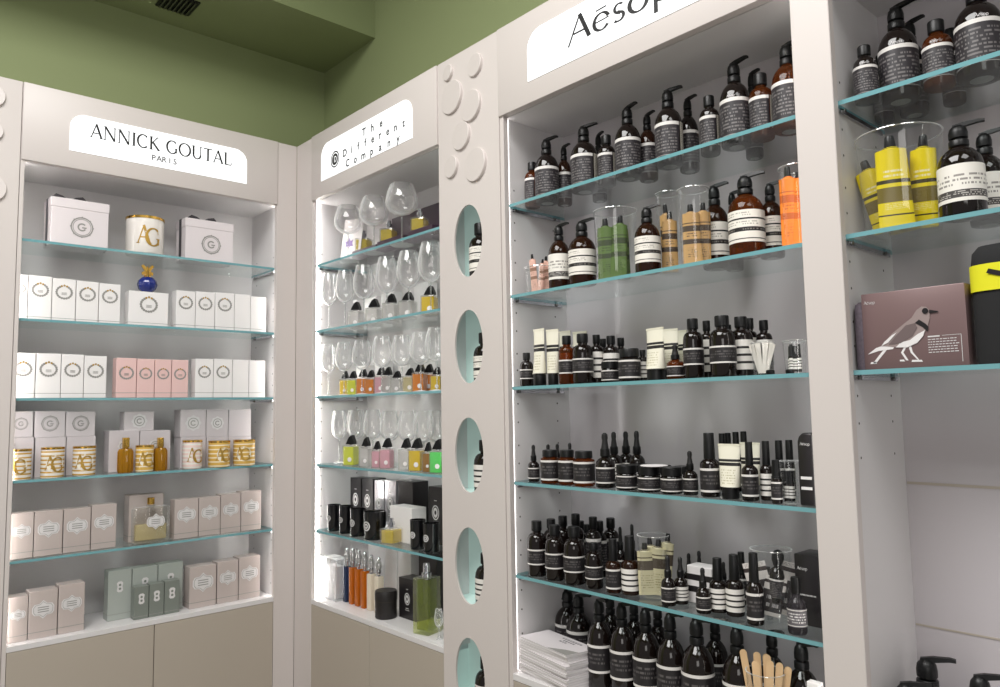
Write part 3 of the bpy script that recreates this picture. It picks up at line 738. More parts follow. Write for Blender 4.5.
L_SMK = label_mat('smoky label', c(92, 88, 92), [(.9, .95, WB), (.05, .09, WB)], [(.2, .8, 4, c(220, 218, 216), .5, .1, .9)])
@mk('foil_sachet', 'sachet')
def sachet(t, W, H):
    r = []
    for z, b in ((0, .001), (H*.1, .003), (H*.5, .007), (H*.9, .003), (H, .001)):
        r.append([(-W/2*cos(2*PI*k/16), -b*sin(2*PI*k/16), z) for k in range(16)])
    MB().loft(r).obj('sachet', TUBEM2, t, smooth=60)
TUBEM2 = label_mat('printed sachet', c(214, 208, 204), [(.25, .6, c(54, 48, 50)), (.7, .75, c(60, 50, 50))], [(.3, .55, 2, c(200, 196, 196), .5, .2, .8), (.78, .95, 3, c(120, 112, 110), .5, .1, .9)])
@mk('tester_strip', 'tester strip')
def strip(t, H, W=.012):
    MB().prism([(-W*.35, 0), (W*.35, 0), (W*.5, H), (-W*.5, H)], -.002, .002).obj('strip', IVOR2, t, smooth=0)
IVOR2 = pmat('white plastic strip', c(220, 214, 206), .4)
@mk('bottle_cap', 'cap')
def looscap(t, R, H):
    MB().lathe([(R*.9, 0), (R, H*.15), (R, H*.8), (R*.8, H)], 16).obj('cap', CAPB, t)
@mk('round_cap_flask', 'bottle')
def roundcap(t, R, H):
    MB().lathe([(R*.9, 0), (R, .01), (R, H*.5), (R*.8, H*.6), (R*.4, H*.66)], 20).obj('glass_body', DARK2, t)
    MB().lathe([(R*.35, H*.65), (R*.5, H*.7), (R*.75, H*.8), (R*.75, H*.9), (R*.5, H*.97), (R*.1, H)], 20).obj('round_cap', CAPB, t)
    MB().arc(R+.0006, .1*H, .45*H, -2, 2, 18).obj('label', L_TEXT, t)
# ------------------------------------------------------------------ the room
def struct(mb, name, mat, **k):
    o = mb.obj(name, mat, None, (0, 0, Z0), **k); o['kind'] = 'structure'; return o
struct(MB().box(-.42, -.32, -4.2, .42, -1.55, 2.6), 'wall_left', GREEN, smooth=0)
struct(MB().box(-.32, 5.2, .32, .42, -1.55, 2.6), 'wall_back', GREEN, smooth=0)
struct(MB().box(-.42, 5.2, -4.2, .42, -1.65, -1.55), 'floor', WOODF, smooth=0)
struct(MB().box(-.42, 5.2, -4.2, .42, 2.6, 2.7), 'ceiling', GREENC, smooth=0)
struct(MB().box(-.32, .19, -4.2, .32, 1.84, 2.6), 'trim_1', GREENC, smooth=0)      # dropped soffit along the left wall
# ------------------------------------------------------------------ cabinets
SHZ = [.671, .368, .069, -.234, -.525]; FL = -.822; NT = .966; CT = 1.267; ND = .30; LIP = .013
def shelf_in(root, off, x0, x1, z):
    x0, x1 = x0-LIP, x1+LIP
    sh = MB().box(x0+.0015, x1-.0015, .022, ND-.002, z-.010, z, mats=[0, 0, 1, 1, 0, 1]).obj('glass_shelf', [SHELFG, EDGE], root, off, smooth=0)
    for sx, xx in ((1, x0), (-1, x1)):
        for y in (.055, ND-.06):
            q = MB(); q.lathe([(.0035, 0), (.0035, .008), (.005, .0085), (.005, .011)], 10)
            M = Matrix.Translation((xx, y, z-.0152)) @ Matrix.Rotation(sx*PI/2, 4, 'Y')
            q.v = [tuple(M @ Vector(p)) for p in q.v]; q.obj('shelf_pin', PINM, sh)
        q = MB().box(min(xx+sx*.003, xx+sx*.007), max(xx+sx*.003, xx+sx*.007), .04, ND-.03, z-.0205, z-.0105); q.obj('support_rail', CHROME, sh, smooth=0)
def cabinet(name, label, rz, x0, x1, s0, s1, shelves, fascia, inner, led, doors=2, fx=None):
    """niche from x0 to x1 between stiles reaching s0 and s1, built in the wall's own frame (x along, y into the wall)"""
    cx = (x0+x1)/2; R = Matrix.Rotation(rz, 4, 'Z'); p = R @ Vector((cx, .15, 0))
    root = thing(name, label, 'cabinet', (p.x, p.y, -Z0), (0, 0, rz))
    off = (-cx, -.15, Z0)
    for xa, xb, sg in ((s0, x0, 1), (x1, s1, -1)):
        if xb-xa > .004: MB().box(xa+.0006, xb, 0, .022, -1.47, CT).obj('stile', LACQ, root, off, bevel=.0012, bseg=1)
        xx = x0-LIP if sg > 0 else x1+LIP
        sp = MB().box(min(xx, xx-sg*.010), max(xx, xx-sg*.010), .022, ND, FL, NT).obj('side_panel', INNER, root, off, smooth=0)
        h = MB()
        for y in (.055, ND-.06):
            for zz in [z+d for z in SHZ[:len(shelves)] for d in (-.055, -.115, -.19, .055)]+([FL+.05] if len(shelves) > 3 else []):
                h.add([(xx+sg*.0006, y+.003*cos(2*PI*k/8), zz+.003*sin(2*PI*k/8)) for k in range(8)], [tuple(range(8))])
        h.obj('pin_holes', DARKGAP, sp, smooth=0)
        if led[0 if sg > 0 else 1]:
            MB().box(min(xx+sg*.0005, xx+sg*.0075), max(xx+sg*.0005, xx+sg*.0075), .0225, .028, FL+.004, NT-.004).obj('led_strip', LEDS[led[0 if sg > 0 else 1]], root, off, smooth=0)
    MB().box(x0-.023, x1+.023, ND, ND+.012, FL, NT).obj('back_panel', inner, root, off, smooth=0)
    MB().box(x0-.0005, x1+.0005, .0, .022, FL-.02, FL).box(x0-LIP, x1+LIP, .022, ND, FL-.02, FL).obj('bottom_ledge', INNER, root, off, bevel=.001, bseg=1)
    MB().box(x0-.023, x1+.023, .022, ND+.012, NT, NT+.016).obj('top_panel', INNER, root, off, smooth=0)
    MB().box(s0, s1, .022, .318, CT-.018, CT).obj('top_board', LACQ, root, off, smooth=0)
    dw = (x1-x0)/doors
    for k in range(doors):
        d = MB().box(x0+k*dw+.0015, x0+(k+1)*dw-.0015, .001, .02, -1.45, FL-.0215).obj('door', LACQ2, root, off, bevel=.0012, bseg=1)
    MB().box(s0, s1, .024, .034, -1.45, FL-.021).obj('carcass_front', DARKGAP, root, off, smooth=0)
    MB().box(s0, s1, .05, .3, -1.55, -1.45).obj('plinth', LACQ2, root, off, smooth=0)
    for z in shelves: shelf_in(root, off, x0, x1, z)
    fa, fb = fx or (x0-.001, x1+.001)
    f = MB().box(fa+.001, fb-.001, -.007, .021, NT+.0005, CT).obj('fascia', LACQ, root, off, bevel=.002, bseg=2)
    if fascia:
        a, b, za, zb, r = fascia
        pts = [(a, za), (b, za)]+[(b-r+r*cos(t), zb-r+r*sin(t)) for t in (k*PI/16 for k in range(9))]+[(a+r-r*sin(t), zb-r+r*cos(t)) for t in (k*PI/16 for k in range(9))]
        MB().prism(pts, -.0095, -.0072).obj('sign_panel', SIGNW, f, smooth=0)
    return root, f
LEDS = {4: pmat('dim led diffuser', (1, .97, .95, 1), .5, emit=4), 1: pmat('strong led diffuser', (1, .97, .93, 1), .5, emit=15), 2: pmat('soft led diffuser', (1, .97, .93, 1), .5, emit=8), 3: pmat('bright led diffuser', (1, .97, .93, 1), .5, emit=34)}
ft = -.0100
cabL, fL = cabinet('display_cabinet', 'beige wall cabinet on the left with pale cartons on five glass shelves', PI/2, -1.11, -.10, -1.125, 0, SHZ, (-.965, -.25, 1.035, 1.187, .055), INNER, (1, 1), fx=(-1.124, -.099))
lettering('sign_lettering', 'ANNICK GOUTAL', GLY, None, INK, fL, -.894, -.320, 1.104, .056, ft, track=.03)
spaced('sign_small_lettering', 'PARIS', .033, -.652, -.566, 1.060, ft, GINK, fL)
cabC, fC = cabinet('display_cabinet', 'narrow beige corner cabinet with stemmed glasses and small perfume bottles', 0, .158, 1.113, 0, 1.117, SHZ, (.254, .962, 1.034, 1.20, .06), INNER, (3, 2))
spaced('sign_lettering', 'The', .046, .618, .748, 1.142, ft, INK, fC)
spaced('sign_lettering', 'Different', .046, .464, .906, 1.094, ft, INK, fC)
spaced('sign_lettering', 'Company', .046, .486, .868, 1.044, ft, INK, fC)
lg = MB(); ring(lg, .379, 1.104, .037, .037, .006, ft); oval(lg, .379, 1.104, .026, .026, ft, 24, 0); ring(lg, .381, 1.104, .013, .014, .004, ft-.0006, -90, 90, 14, 1)
lg.flat([(.373, 1.090), (.377, 1.090), (.377, 1.118), (.373, 1.118)], ft-.0006, 1); lg.obj('sign_emblem', [INK, SIGNW], fC, smooth=0)
cabW, fW = cabinet('display_cabinet', 'wide beige wall cabinet full of dark amber skin-care bottles', 0, 1.467, 2.46, 1.449, 2.463, SHZ, (1.597, 2.33, 1.036, 1.198, .06), INNERG, (4, 2), fx=(1.4495, 2.4615))
lettering('sign_lettering', 'Aesop', OPT, None, INK, fW, 1.778, 2.164, 1.086, .082, ft, track=.01)
cabR, fR = cabinet('display_cabinet', 'right edge wall cabinet with large pump bottles and open lower half', 0, 2.556, 3.5, 2.553, 3.52, SHZ[:3], None, INNERG, (0, 2))
for za, zb in ((-.196, -.190), (-.523, -.519)):  # thin strips drawn where the glossy back would mirror the glass shelves
    MB().box(2.545, 3.5, ND-.0016, ND-.0002, za, zb).obj('shelf_reflection', LACQ2, cabR, (-3.028, -.15, Z0), smooth=0)
dp = thing('divider_post', 'plain beige post between the wide cabinet and the right edge cabinet', 'post', (2.508, .15, -Z0))
MB().box(2.4635, 2.5525, -.003, .021, -1.47, CT).box(2.489, 2.527, .021, .30, -1.55, CT).obj('post', LACQ, dp, (-2.508, -.15, Z0), bevel=.0015, bseg=1)
# porthole column between corner cabinet and wide cabinet
HC = [(1.278, .580), (1.274, .213), (1.268, -.155), (1.262, -.523), (1.258, -.885)]; HRX, HRZ = .0755, .126
def holed(x0, x1, z0, z1, holes, y0, y1):
    bm = bmesh.new()
    def loop(pts):
        vs = [bm.verts.new((x, y0, z)) for x, z in pts]
        return [bm.edges.new((vs[i], vs[(i+1) % len(vs)])) for i in range(len(vs))]
    ed = loop([(x0, z0), (x1, z0), (x1, z1), (x0, z1)])
    for cx, cz in holes: ed += loop([(cx+HRX*cos(2*PI*k/48), cz+HRZ*sin(2*PI*k/48)) for k in range(48)])
    bmesh.ops.triangle_fill(bm, edges=ed, use_beauty=True, use_dissolve=False)
    r = bmesh.ops.extrude_face_region(bm, geom=bm.faces[:])
    bmesh.ops.translate(bm, vec=(0, y1-y0, 0), verts=[v for v in r['geom'] if isinstance(v, bmesh.types.BMVert)])
    bmesh.ops.recalc_face_normals(bm, faces=bm.faces[:])
    me = bpy.data.meshes.new('porthole_panel'); bm.to_mesh(me); bm.free(); me.materials.append(LACQ)
    me.polygons.foreach_set('use_smooth', [True]*len(me.polygons)); me.set_sharp_from_angle(angle=math.radians(30))
    return me
pc = thing('porthole_column', 'beige column with oval mint-lined openings and raised discs', 'column', (1.283, .15, -Z0)); offp = (-1.283, -.15, Z0)
put('front_panel', holed(1.118, 1.448, -1.47, CT, HC, -.002, .005), pc, offp)
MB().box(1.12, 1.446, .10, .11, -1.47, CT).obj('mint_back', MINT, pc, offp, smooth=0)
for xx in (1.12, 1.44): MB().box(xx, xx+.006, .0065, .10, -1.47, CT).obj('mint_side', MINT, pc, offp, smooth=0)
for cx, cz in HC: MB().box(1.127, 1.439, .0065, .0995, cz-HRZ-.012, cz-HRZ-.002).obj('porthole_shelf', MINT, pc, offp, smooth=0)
def rdisc(x, z, r, par, offp, y=-.0025):
    q = MB().lathe([(r, 0), (r, .0125), (r-.0015, .014), (.001, .014)], 36)
    M = Matrix.Translation((x, y, z)) @ Matrix.Rotation(PI/2, 4, 'X') @ Matrix.Rotation(-.011/(2*r), 4, Vector((.45, 1, 0)).normalized()) @ Matrix.Translation((0, 0, -.0085)); q.v = [tuple(M @ Vector(p)) for p in q.v]
    q.obj('raised_disc', LACQ, par, offp, smooth=30)
for x, z, r in ((1.330, 1.190, .041), (1.198, 1.118, .062), (1.305, 1.053, .056), (1.250, .960, .051), (1.192, .862, .040), (1.325, .837, .059), (1.18, 1.215, .03)): rdisc(x, z, r, pc, offp)
lc = thing('disc_column', 'beige column with raised discs at the left edge', 'column', (-.15, -1.29, -Z0), (0, 0, PI/2)); offl = (1.29, -.15, Z0)
MB().box(-1.455, -1.1265, -.002, .02, -1.47, CT).obj('front_panel', LACQ, lc, offl, bevel=.0012, bseg=1)
MB().box(-1.455, -1.1265, .021, .318, -1.55, CT-.001).obj('column_core', LACQ, lc, offl, smooth=0)
for x, z, r in ((-1.225, 1.188, .045), (-1.222, 1.055, .040), (-1.220, .84, .054)): rdisc(x, z, r, lc, offl)
vt = thing('ceiling_vent', 'small black grille vent in the green soffit', 'vent', (-.106, -.53, 1.84))
MB().box(-.075, .075, -.075, .075, -.006, 0).obj('frame', CAPB, vt, bevel=.002)
for k in range(7): MB().box(-.066, .066, -.062+k*.019, -.056+k*.019, -.014, -.006).obj('slat', PINM, vt, smooth=0)
# ------------------------------------------------------------------ lights and camera
def area(name, loc, rot, sx, sy, w, col=(1, .97, .93)):
    l = bpy.data.lights.new(name, 'AREA'); l.shape = 'RECTANGLE'; l.size = sx; l.size_y = sy; l.energy = w; l.color = col
    o = bpy.data.objects.new(name, l); COL.objects.link(o); o.location = (loc[0], loc[1], loc[2]+Z0); o.rotation_euler = rot
    return o
area('room_light', (2.1, -2.0, 2.45), (0, 0, 0), 1.8, 1.8, 128, (1, .985, .97))
area('room_light', (4.2, -1.2, 2.45), (0, 0, 0), 1.2, 1.2, 30, (1, .985, .97))
area('front_fill_light', (4.9, -3.9, .6), (math.radians(82), 0, math.radians(52)), 1.6, 1.6, 26)  # unseen frontal fill added to brighten the fronts, no window there
w = bpy.data.worlds.new('world'); SC.world = w; w.use_nodes = True
w.node_tree.nodes['Background'].inputs[0].default_value = (1, .98, .97, 1); w.node_tree.nodes['Background'].inputs[1].default_value = .26
CAM = bpy.data.cameras.new('camera'); co = bpy.data.objects.new('camera', CAM); COL.objects.link(co)
CAM.sensor_width = 36; CAM.lens = 752.072/1000*36; CAM.clip_start = .02
r_ = Vector((.6671048, .74476897, -.01704019)); u_ = Vector((.07541296, -.04475725, .99614742)); f_ = Vector((-.74113701, .66581977, .08602301))
co.matrix_world = Matrix(((r_.x, u_.x, -f_.x, 3.2523203), (r_.y, u_.y, -f_.y, -1.63462922), (r_.z, u_.z, -f_.z, Z0), (0, 0, 0, 1)))
SC.camera = co
SC.view_settings.view_transform = 'Standard'; SC.view_settings.look = 'None'; SC.view_settings.exposure = .08
SC.cycles.max_bounces = 8; SC.cycles.diffuse_bounces = 3; SC.cycles.glossy_bounces = 3; SC.cycles.transparent_max_bounces = 32
SC.cycles.use_denoising = True; SC.cycles.caustics_reflective = False; SC.cycles.caustics_refractive = False
# ------------------------------------------------------------------ goods: kind, x, y, z (above eye height), turn, label, group, sizes in metres
GOODS = [
 ('gift_box', (-0.125, -0.9033, 0.6714), (0, 0, 1.5708), 'large square gift box with charcoal bow, top shelf of left cabinet', 'gift boxes on the top shelf', dict(bowx=-0.03, W=0.2054, D=0.13, H=0.1882)),
 ('scented_candle', (-0.105, -0.6458, 0.6714), (0, 0, 1.5708), 'white candle jar with gold monogram, top shelf of left cabinet', 'candles of the left cabinet', dict(style='plain', R=0.0751, H=0.1624)),
 ('gift_box', (-0.12, -0.3865, 0.6714), (0, 0, 1.5708), 'smaller gift box with two bow loops, top shelf of left cabinet', 'gift boxes on the top shelf', dict(bowx=-0.015, W=0.2113, D=0.12, H=0.1852)),
 ('fragrance_carton', (-0.0825, -1.0987, 0.3684), (0, 0, 1.5708), 'white carton with wreath in left row, leftmost, second shelf of left cabinet', 'white cartons on the second shelf', dict(col='white', emb='wreath', ez=0.68, es=0.33, band=0.06, W=0.0456, D=0.055, H=0.1693)),
 ('fragrance_carton', (-0.0825, -1.0347, 0.3684), (0, 0, 1.5708), 'white carton with wreath in left row, second from left, second shelf of left cabinet', 'white cartons on the second shelf', dict(col='white', emb='wreath', ez=0.68, es=0.33, band=0.06, W=0.0772, D=0.055, H=0.1703)),
 ('fragrance_carton', (-0.0825, -0.9534, 0.3684), (0, 0, 1.5708), 'white carton with wreath in left row, third from left, second shelf of left cabinet', 'white cartons on the second shelf', dict(col='white', emb='wreath', ez=0.68, es=0.33, band=0.06, W=0.0802, D=0.055, H=0.167)),
 ('fragrance_carton', (-0.0825, -0.8708, 0.3684), (0, 0, 1.5708), 'white carton with wreath in left row, fourth from left, second shelf of left cabinet', 'white cartons on the second shelf', dict(col='white', emb='wreath', ez=0.68, es=0.33, band=0.06, W=0.0797, D=0.055, H=0.1654)),
 ('fragrance_carton', (-0.0825, -0.7888, 0.3684), (0, 0, 1.5708), 'white carton with wreath in left row, rightmost, second shelf of left cabinet', 'white cartons on the second shelf', dict(col='white', emb='wreath', ez=0.68, es=0.33, band=0.06, W=0.079, D=0.055, H=0.1634)),
 ('fragrance_carton', (-0.085, -0.6389, 0.3684), (0, 0, 1.5708), 'white carton with wreath under the blue bottle, second shelf of left cabinet', 'white cartons on the second shelf', dict(col='white', emb='wreath', ez=0.62, es=0.2, band=0.08, W=0.1568, D=0.06, H=0.1442)),
 ('perfume_bottle', (-0.085, -0.6383, 0.5126), (0, 0, 1.5708), 'cobalt blue ball bottle with gold stopper, second shelf of left cabinet', 'perfume bottles of the left cabinet', dict(style='butterfly', R=0.0383, H=0.1196)),
 ('fragrance_carton', (-0.0825, -0.4876, 0.3684), (0, 0, 1.5708), 'white carton with wreath in right row, leftmost, second shelf of left cabinet', 'white cartons on the second shelf', dict(col='white', emb='wreath', ez=0.68, es=0.33, band=0.08, W=0.0807, D=0.055, H=0.1624)),
 ('fragrance_carton', (-0.0825, -0.4033, 0.3684), (0, 0, 1.5708), 'white carton with wreath in right row, middle one, second shelf of left cabinet', 'white cartons on the second shelf', dict(col='white', emb='wreath', ez=0.68, es=0.33, band=0.08, W=0.0822, D=0.055, H=0.1657)),
 ('fragrance_carton', (-0.0825, -0.3167, 0.3684), (0, 0, 1.5708), 'white carton with wreath in right row, rightmost, second shelf of left cabinet', 'white cartons on the second shelf', dict(col='white', emb='wreath', ez=0.68, es=0.33, band=0.08, W=0.0852, D=0.055, H=0.1691)),
 ('fragrance_carton', (-0.0825, -0.2353, 0.3684), (0, 0, 1.5708), 'bright plain white carton in right row, leftmost, second shelf of left cabinet', 'white cartons on the second shelf', dict(col='white', band=0.08, W=0.0717, D=0.055, H=0.1695)),
 ('fragrance_carton', (-0.0825, -0.1595, 0.3684), (0, 0, 1.5708), 'bright plain white carton in right row, rightmost, second shelf of left cabinet', 'white cartons on the second shelf', dict(col='white', band=0.08, W=0.0738, D=0.055, H=0.1646)),
 ('fragrance_carton', (-0.0825, -1.0817, 0.0694), (0, 0, 1.5708), 'white carton with wreath in left row, leftmost, third shelf of left cabinet', 'white cartons on the third shelf', dict(col='white', emb='wreath', ez=0.64, es=0.33, band=0.1, W=0.0796, D=0.055, H=0.1702)),
 ('fragrance_carton', (-0.0825, -0.9976, 0.0694), (0, 0, 1.5708), 'white carton with wreath in left row, second from left, third shelf of left cabinet', 'white cartons on the third shelf', dict(col='white', emb='wreath', ez=0.64, es=0.33, band=0.1, W=0.082, D=0.055, H=0.1713)),
 ('fragrance_carton', (-0.0825, -0.9154, 0.0694), (0, 0, 1.5708), 'white carton with wreath in left row, third from left, third shelf of left cabinet', 'white cartons on the third shelf', dict(col='white', emb='wreath', ez=0.64, es=0.33, band=0.1, W=0.0772, D=0.055, H=0.1704)),
 ('fragrance_carton', (-0.0825, -0.834, 0.0694), (0, 0, 1.5708), 'white carton with wreath in left row, rightmost, third shelf of left cabinet', 'white cartons on the third shelf', dict(col='white', emb='wreath', ez=0.64, es=0.33, band=0.1, W=0.0802, D=0.055, H=0.1672)),
 ('fragrance_carton', (-0.0825, -0.7192, 0.0694), (0, 0, 1.5708), 'pale pink carton with wreath, leftmost, third shelf of left cabinet', 'pink cartons on the third shelf', dict(col='pink', emb='wreath', ez=0.62, es=0.33, band=0.12, W=0.0761, D=0.055, H=0.1629)),
 ('fragrance_carton', (-0.0825, -0.6445, 0.0694), (0, 0, 1.5708), 'pale pink carton with wreath, second from left, third shelf of left cabinet', 'pink cartons on the third shelf', dict(col='pink', emb='wreath', ez=0.62, es=0.33, band=0.12, W=0.0677, D=0.055, H=0.1611)),
 ('fragrance_carton', (-0.0825, -0.5751, 0.0694), (0, 0, 1.5708), 'pale pink carton with wreath, third from left, third shelf of left cabinet', 'pink cartons on the third shelf', dict(col='pink', emb='wreath', ez=0.62, es=0.33, band=0.12, W=0.0657, D=0.055, H=0.1611)),
 ('fragrance_carton', (-0.0825, -0.5055, 0.0694), (0, 0, 1.5708), 'pale pink carton with wreath, rightmost, third shelf of left cabinet', 'pink cartons on the third shelf', dict(col='pink', emb='wreath', ez=0.62, es=0.33, band=0.12, W=0.0677, D=0.055, H=0.1611)),
 ('fragrance_carton', (-0.0825, -0.4023, 0.0694), (0, 0, 1.5708), 'white carton with faint wreath in right row, leftmost, third shelf of left cabinet', 'white cartons on the third shelf', dict(col='white', emb='wreath', ez=0.66, es=0.32, band=0.12, W=0.0763, D=0.055, H=0.1686)),
 ('fragrance_carton', (-0.0825, -0.3202, 0.0694), (0, 0, 1.5708), 'white carton with faint wreath in right row, rightmost, third shelf of left cabinet', 'white cartons on the third shelf', dict(col='white', emb='wreath', ez=0.66, es=0.32, band=0.12, W=0.0821, D=0.055, H=0.1699)),
 ('fragrance_carton', (-0.0825, -0.2396, 0.0694), (0, 0, 1.5708), 'bright plain white carton in right row, leftmost, third shelf of left cabinet', 'white cartons on the third shelf', dict(col='white', band=0.12, W=0.0732, D=0.055, H=0.1692)),
 ('fragrance_carton', (-0.0825, -0.1622, 0.0694), (0, 0, 1.5708), 'bright plain white carton in right row, rightmost, third shelf of left cabinet', 'white cartons on the third shelf', dict(col='white', band=0.12, W=0.0755, D=0.055, H=0.1692)),
 ('fragrance_carton', (-0.146, -1.0678, -0.2336), (0, 0, 1.5708), 'lilac grey carton behind left candles, lower layer, leftmost, fourth shelf of left cabinet', 'lilac cartons on the fourth shelf', dict(col='lilac', W=0.0793, D=0.08, H=0.1549)),
 ('fragrance_carton', (-0.146, -1.0729, -0.0781), (0, 0, 1.5708), 'lilac grey carton with medal, stacked at left, leftmost, fourth shelf of left cabinet', 'lilac cartons on the fourth shelf', dict(col='lilac', emb='medal', ez=0.52, es=0.29, W=0.0796, D=0.08, H=0.0979)),
 ('fragrance_carton', (-0.146, -0.9716, -0.2336), (0, 0, 1.5708), 'lilac grey carton behind left candles, lower layer, middle one, fourth shelf of left cabinet', 'lilac cartons on the fourth shelf', dict(col='lilac', W=0.1033, D=0.08, H=0.1512)),
 ('fragrance_carton', (-0.146, -0.9762, -0.0818), (0, 0, 1.5708), 'lilac grey carton with medal, stacked at left, middle one, fourth shelf of left cabinet', 'lilac cartons on the fourth shelf', dict(col='lilac', emb='medal', ez=0.52, es=0.29, W=0.1037, D=0.08, H=0.1021)),
 ('fragrance_carton', (-0.146, -0.8652, -0.2336), (0, 0, 1.5708), 'lilac grey carton behind left candles, lower layer, rightmost, fourth shelf of left cabinet', 'lilac cartons on the fourth shelf', dict(col='lilac', W=0.1035, D=0.08, H=0.1511)),
 ('fragrance_carton', (-0.146, -0.8694, -0.0819), (0, 0, 1.5708), 'lilac grey carton with medal, stacked at left, rightmost, fourth shelf of left cabinet', 'lilac cartons on the fourth shelf', dict(col='lilac', emb='medal', ez=0.52, es=0.29, W=0.1039, D=0.08, H=0.0986)),
 ('scented_candle', (-0.056, -1.0813, -0.2336), (0, 0, 1.2564), 'white and gold striped candle at left, leftmost, fourth shelf of left cabinet', 'candles of the left cabinet', dict(style='gold', R=0.0376, H=0.1136)),
 ('scented_candle', (-0.056, -0.9737, -0.2336), (0, 0, 1.6239), 'white and gold striped candle at left, middle one, fourth shelf of left cabinet', 'candles of the left cabinet', dict(style='gold', R=0.0394, H=0.116)),
 ('scented_candle', (-0.056, -0.8648, -0.2336), (0, 0, 1.4147), 'white and gold striped candle at left, rightmost, fourth shelf of left cabinet', 'candles of the left cabinet', dict(style='gold', R=0.0402, H=0.1149)),
 ('fragrance_carton', (-0.146, -0.7063, -0.2336), (0, 0, 1.5708), 'lilac grey carton of the centre display, leftmost, fourth shelf of left cabinet', 'lilac cartons on the fourth shelf', dict(col='lilac', emb='medal_silver', ez=0.62, es=0.2, W=0.1157, D=0.08, H=0.1698)),
 ('fragrance_carton', (-0.146, -0.5844, -0.2336), (0, 0, 1.5708), 'lilac grey carton of the centre display, rightmost, fourth shelf of left cabinet', 'lilac cartons on the fourth shelf', dict(col='lilac', emb='medal_silver', ez=0.62, es=0.2, W=0.1219, D=0.08, H=0.1659)),
 ('fragrance_carton', (-0.146, -0.6485, -0.0671), (0, 0, 1.5708), 'lilac carton with silver medal, on two cartons, fourth shelf of left cabinet', 'lilac cartons on the fourth shelf', dict(col='lilac', emb='medal_silver', ez=0.5, es=0.24, W=0.1162, D=0.07, H=0.0805)),
 ('perfume_bottle', (-0.068, -0.7115, -0.2336), (0, 0, 1.5708), 'gold ribbed perfume bottle left of centre candle, fourth shelf of left cabinet', 'perfume bottles of the left cabinet', dict(style='ribbed', R=0.0291, H=0.144)),
 ('scented_candle', (-0.058, -0.6406, -0.2336), (0, 0, 1.5708), 'gold striped candle between two gold bottles, fourth shelf of left cabinet', 'candles of the left cabinet', dict(style='gold2', R=0.0344, H=0.1087)),
 ('perfume_bottle', (-0.074, -0.5746, -0.2336), (0, 0, 1.5708), 'gold ribbed perfume bottle right of centre candle, fourth shelf of left cabinet', 'perfume bottles of the left cabinet', dict(style='ribbed', R=0.0277, H=0.1387)),
 ('fragrance_carton', (-0.146, -0.4259, -0.2336), (0, 0, 1.5708), 'lilac grey carton behind right candles, lower layer, leftmost, fourth shelf of left cabinet', 'lilac cartons on the fourth shelf', dict(col='lilac', W=0.1089, D=0.08, H=0.1326)),
 ('fragrance_carton', (-0.146, -0.4283, -0.1004), (0, 0, 1.5708), 'lilac carton with silver medal, stacked at right, leftmost, fourth shelf of left cabinet', 'lilac cartons on the fourth shelf', dict(col='lilac', emb='medal_silver', ez=0.5, es=0.28, W=0.1092, D=0.08, H=0.1191)),
 ('fragrance_carton', (-0.146, -0.3202, -0.2336), (0, 0, 1.5708), 'lilac grey carton behind right candles, lower layer, middle one, fourth shelf of left cabinet', 'lilac cartons on the fourth shelf', dict(col='lilac', W=0.0958, D=0.08, H=0.1286)),
 ('fragrance_carton', (-0.146, -0.3222, -0.1044), (0, 0, 1.5708), 'lilac carton with silver medal, stacked at right, rightmost, fourth shelf of left cabinet', 'lilac cartons on the fourth shelf', dict(col='lilac', emb='medal_silver', ez=0.5, es=0.28, W=0.0961, D=0.08, H=0.1217)),
 ('fragrance_carton', (-0.146, -0.2171, -0.2336), (0, 0, 1.5708), 'lilac grey carton behind right candles, lower layer, rightmost, fourth shelf of left cabinet', 'lilac cartons on the fourth shelf', dict(col='lilac', W=0.1036, D=0.08, H=0.1247)),
 ('fragrance_carton', (-0.146, -0.2187, -0.1083), (0, 0, 1.5708), 'plain bright lilac carton, stacked at right, fourth shelf of left cabinet', 'lilac cartons on the fourth shelf', dict(col='lilac', W=0.1039, D=0.08, H=0.1241)),
 ('scented_candle', (-0.056, -0.4482, -0.2336), (0, 0, 1.6747), 'pink striped candle in right trio, fourth shelf of left cabinet', 'candles of the left cabinet', dict(style='pink', R=0.0396, H=0.1214)),
 ('scented_candle', (-0.056, -0.3318, -0.2336), (0, 0, 1.6965), 'gold striped candle in right trio, leftmost, fourth shelf of left cabinet', 'candles of the left cabinet', dict(style='gold2', R=0.0452, H=0.1145)),
 ('scented_candle', (-0.056, -0.2189, -0.2336), (0, 0, 1.1363), 'gold striped candle in right trio, rightmost, fourth shelf of left cabinet', 'candles of the left cabinet', dict(style='gold2', R=0.0467, H=0.1144)),
 ('fragrance_carton', (-0.085, -1.0674, -0.5246), (0, 0, 1.5708), 'taupe carton with silver plaque in left row, leftmost, fifth shelf of left cabinet', 'taupe cartons on the fifth shelf', dict(col='taupe', emb='plaque', ez=0.6, es=0.36, band=0.13, W=0.0766, D=0.06, H=0.1678)),
 ('fragrance_carton', (-0.085, -0.9792, -0.5246), (0, 0, 1.5708), 'taupe carton with silver plaque in left row, second from left, fifth shelf of left cabinet', 'taupe cartons on the fifth shelf', dict(col='taupe', emb='plaque', ez=0.6, es=0.36, band=0.13, W=0.0934, D=0.06, H=0.1661)),
 ('fragrance_carton', (-0.085, -0.8825, -0.5246), (0, 0, 1.5708), 'taupe carton with silver plaque in left row, third from left, fifth shelf of left cabinet', 'taupe cartons on the fifth shelf', dict(col='taupe', emb='plaque', ez=0.6, es=0.36, band=0.13, W=0.0933, D=0.06, H=0.1658)),
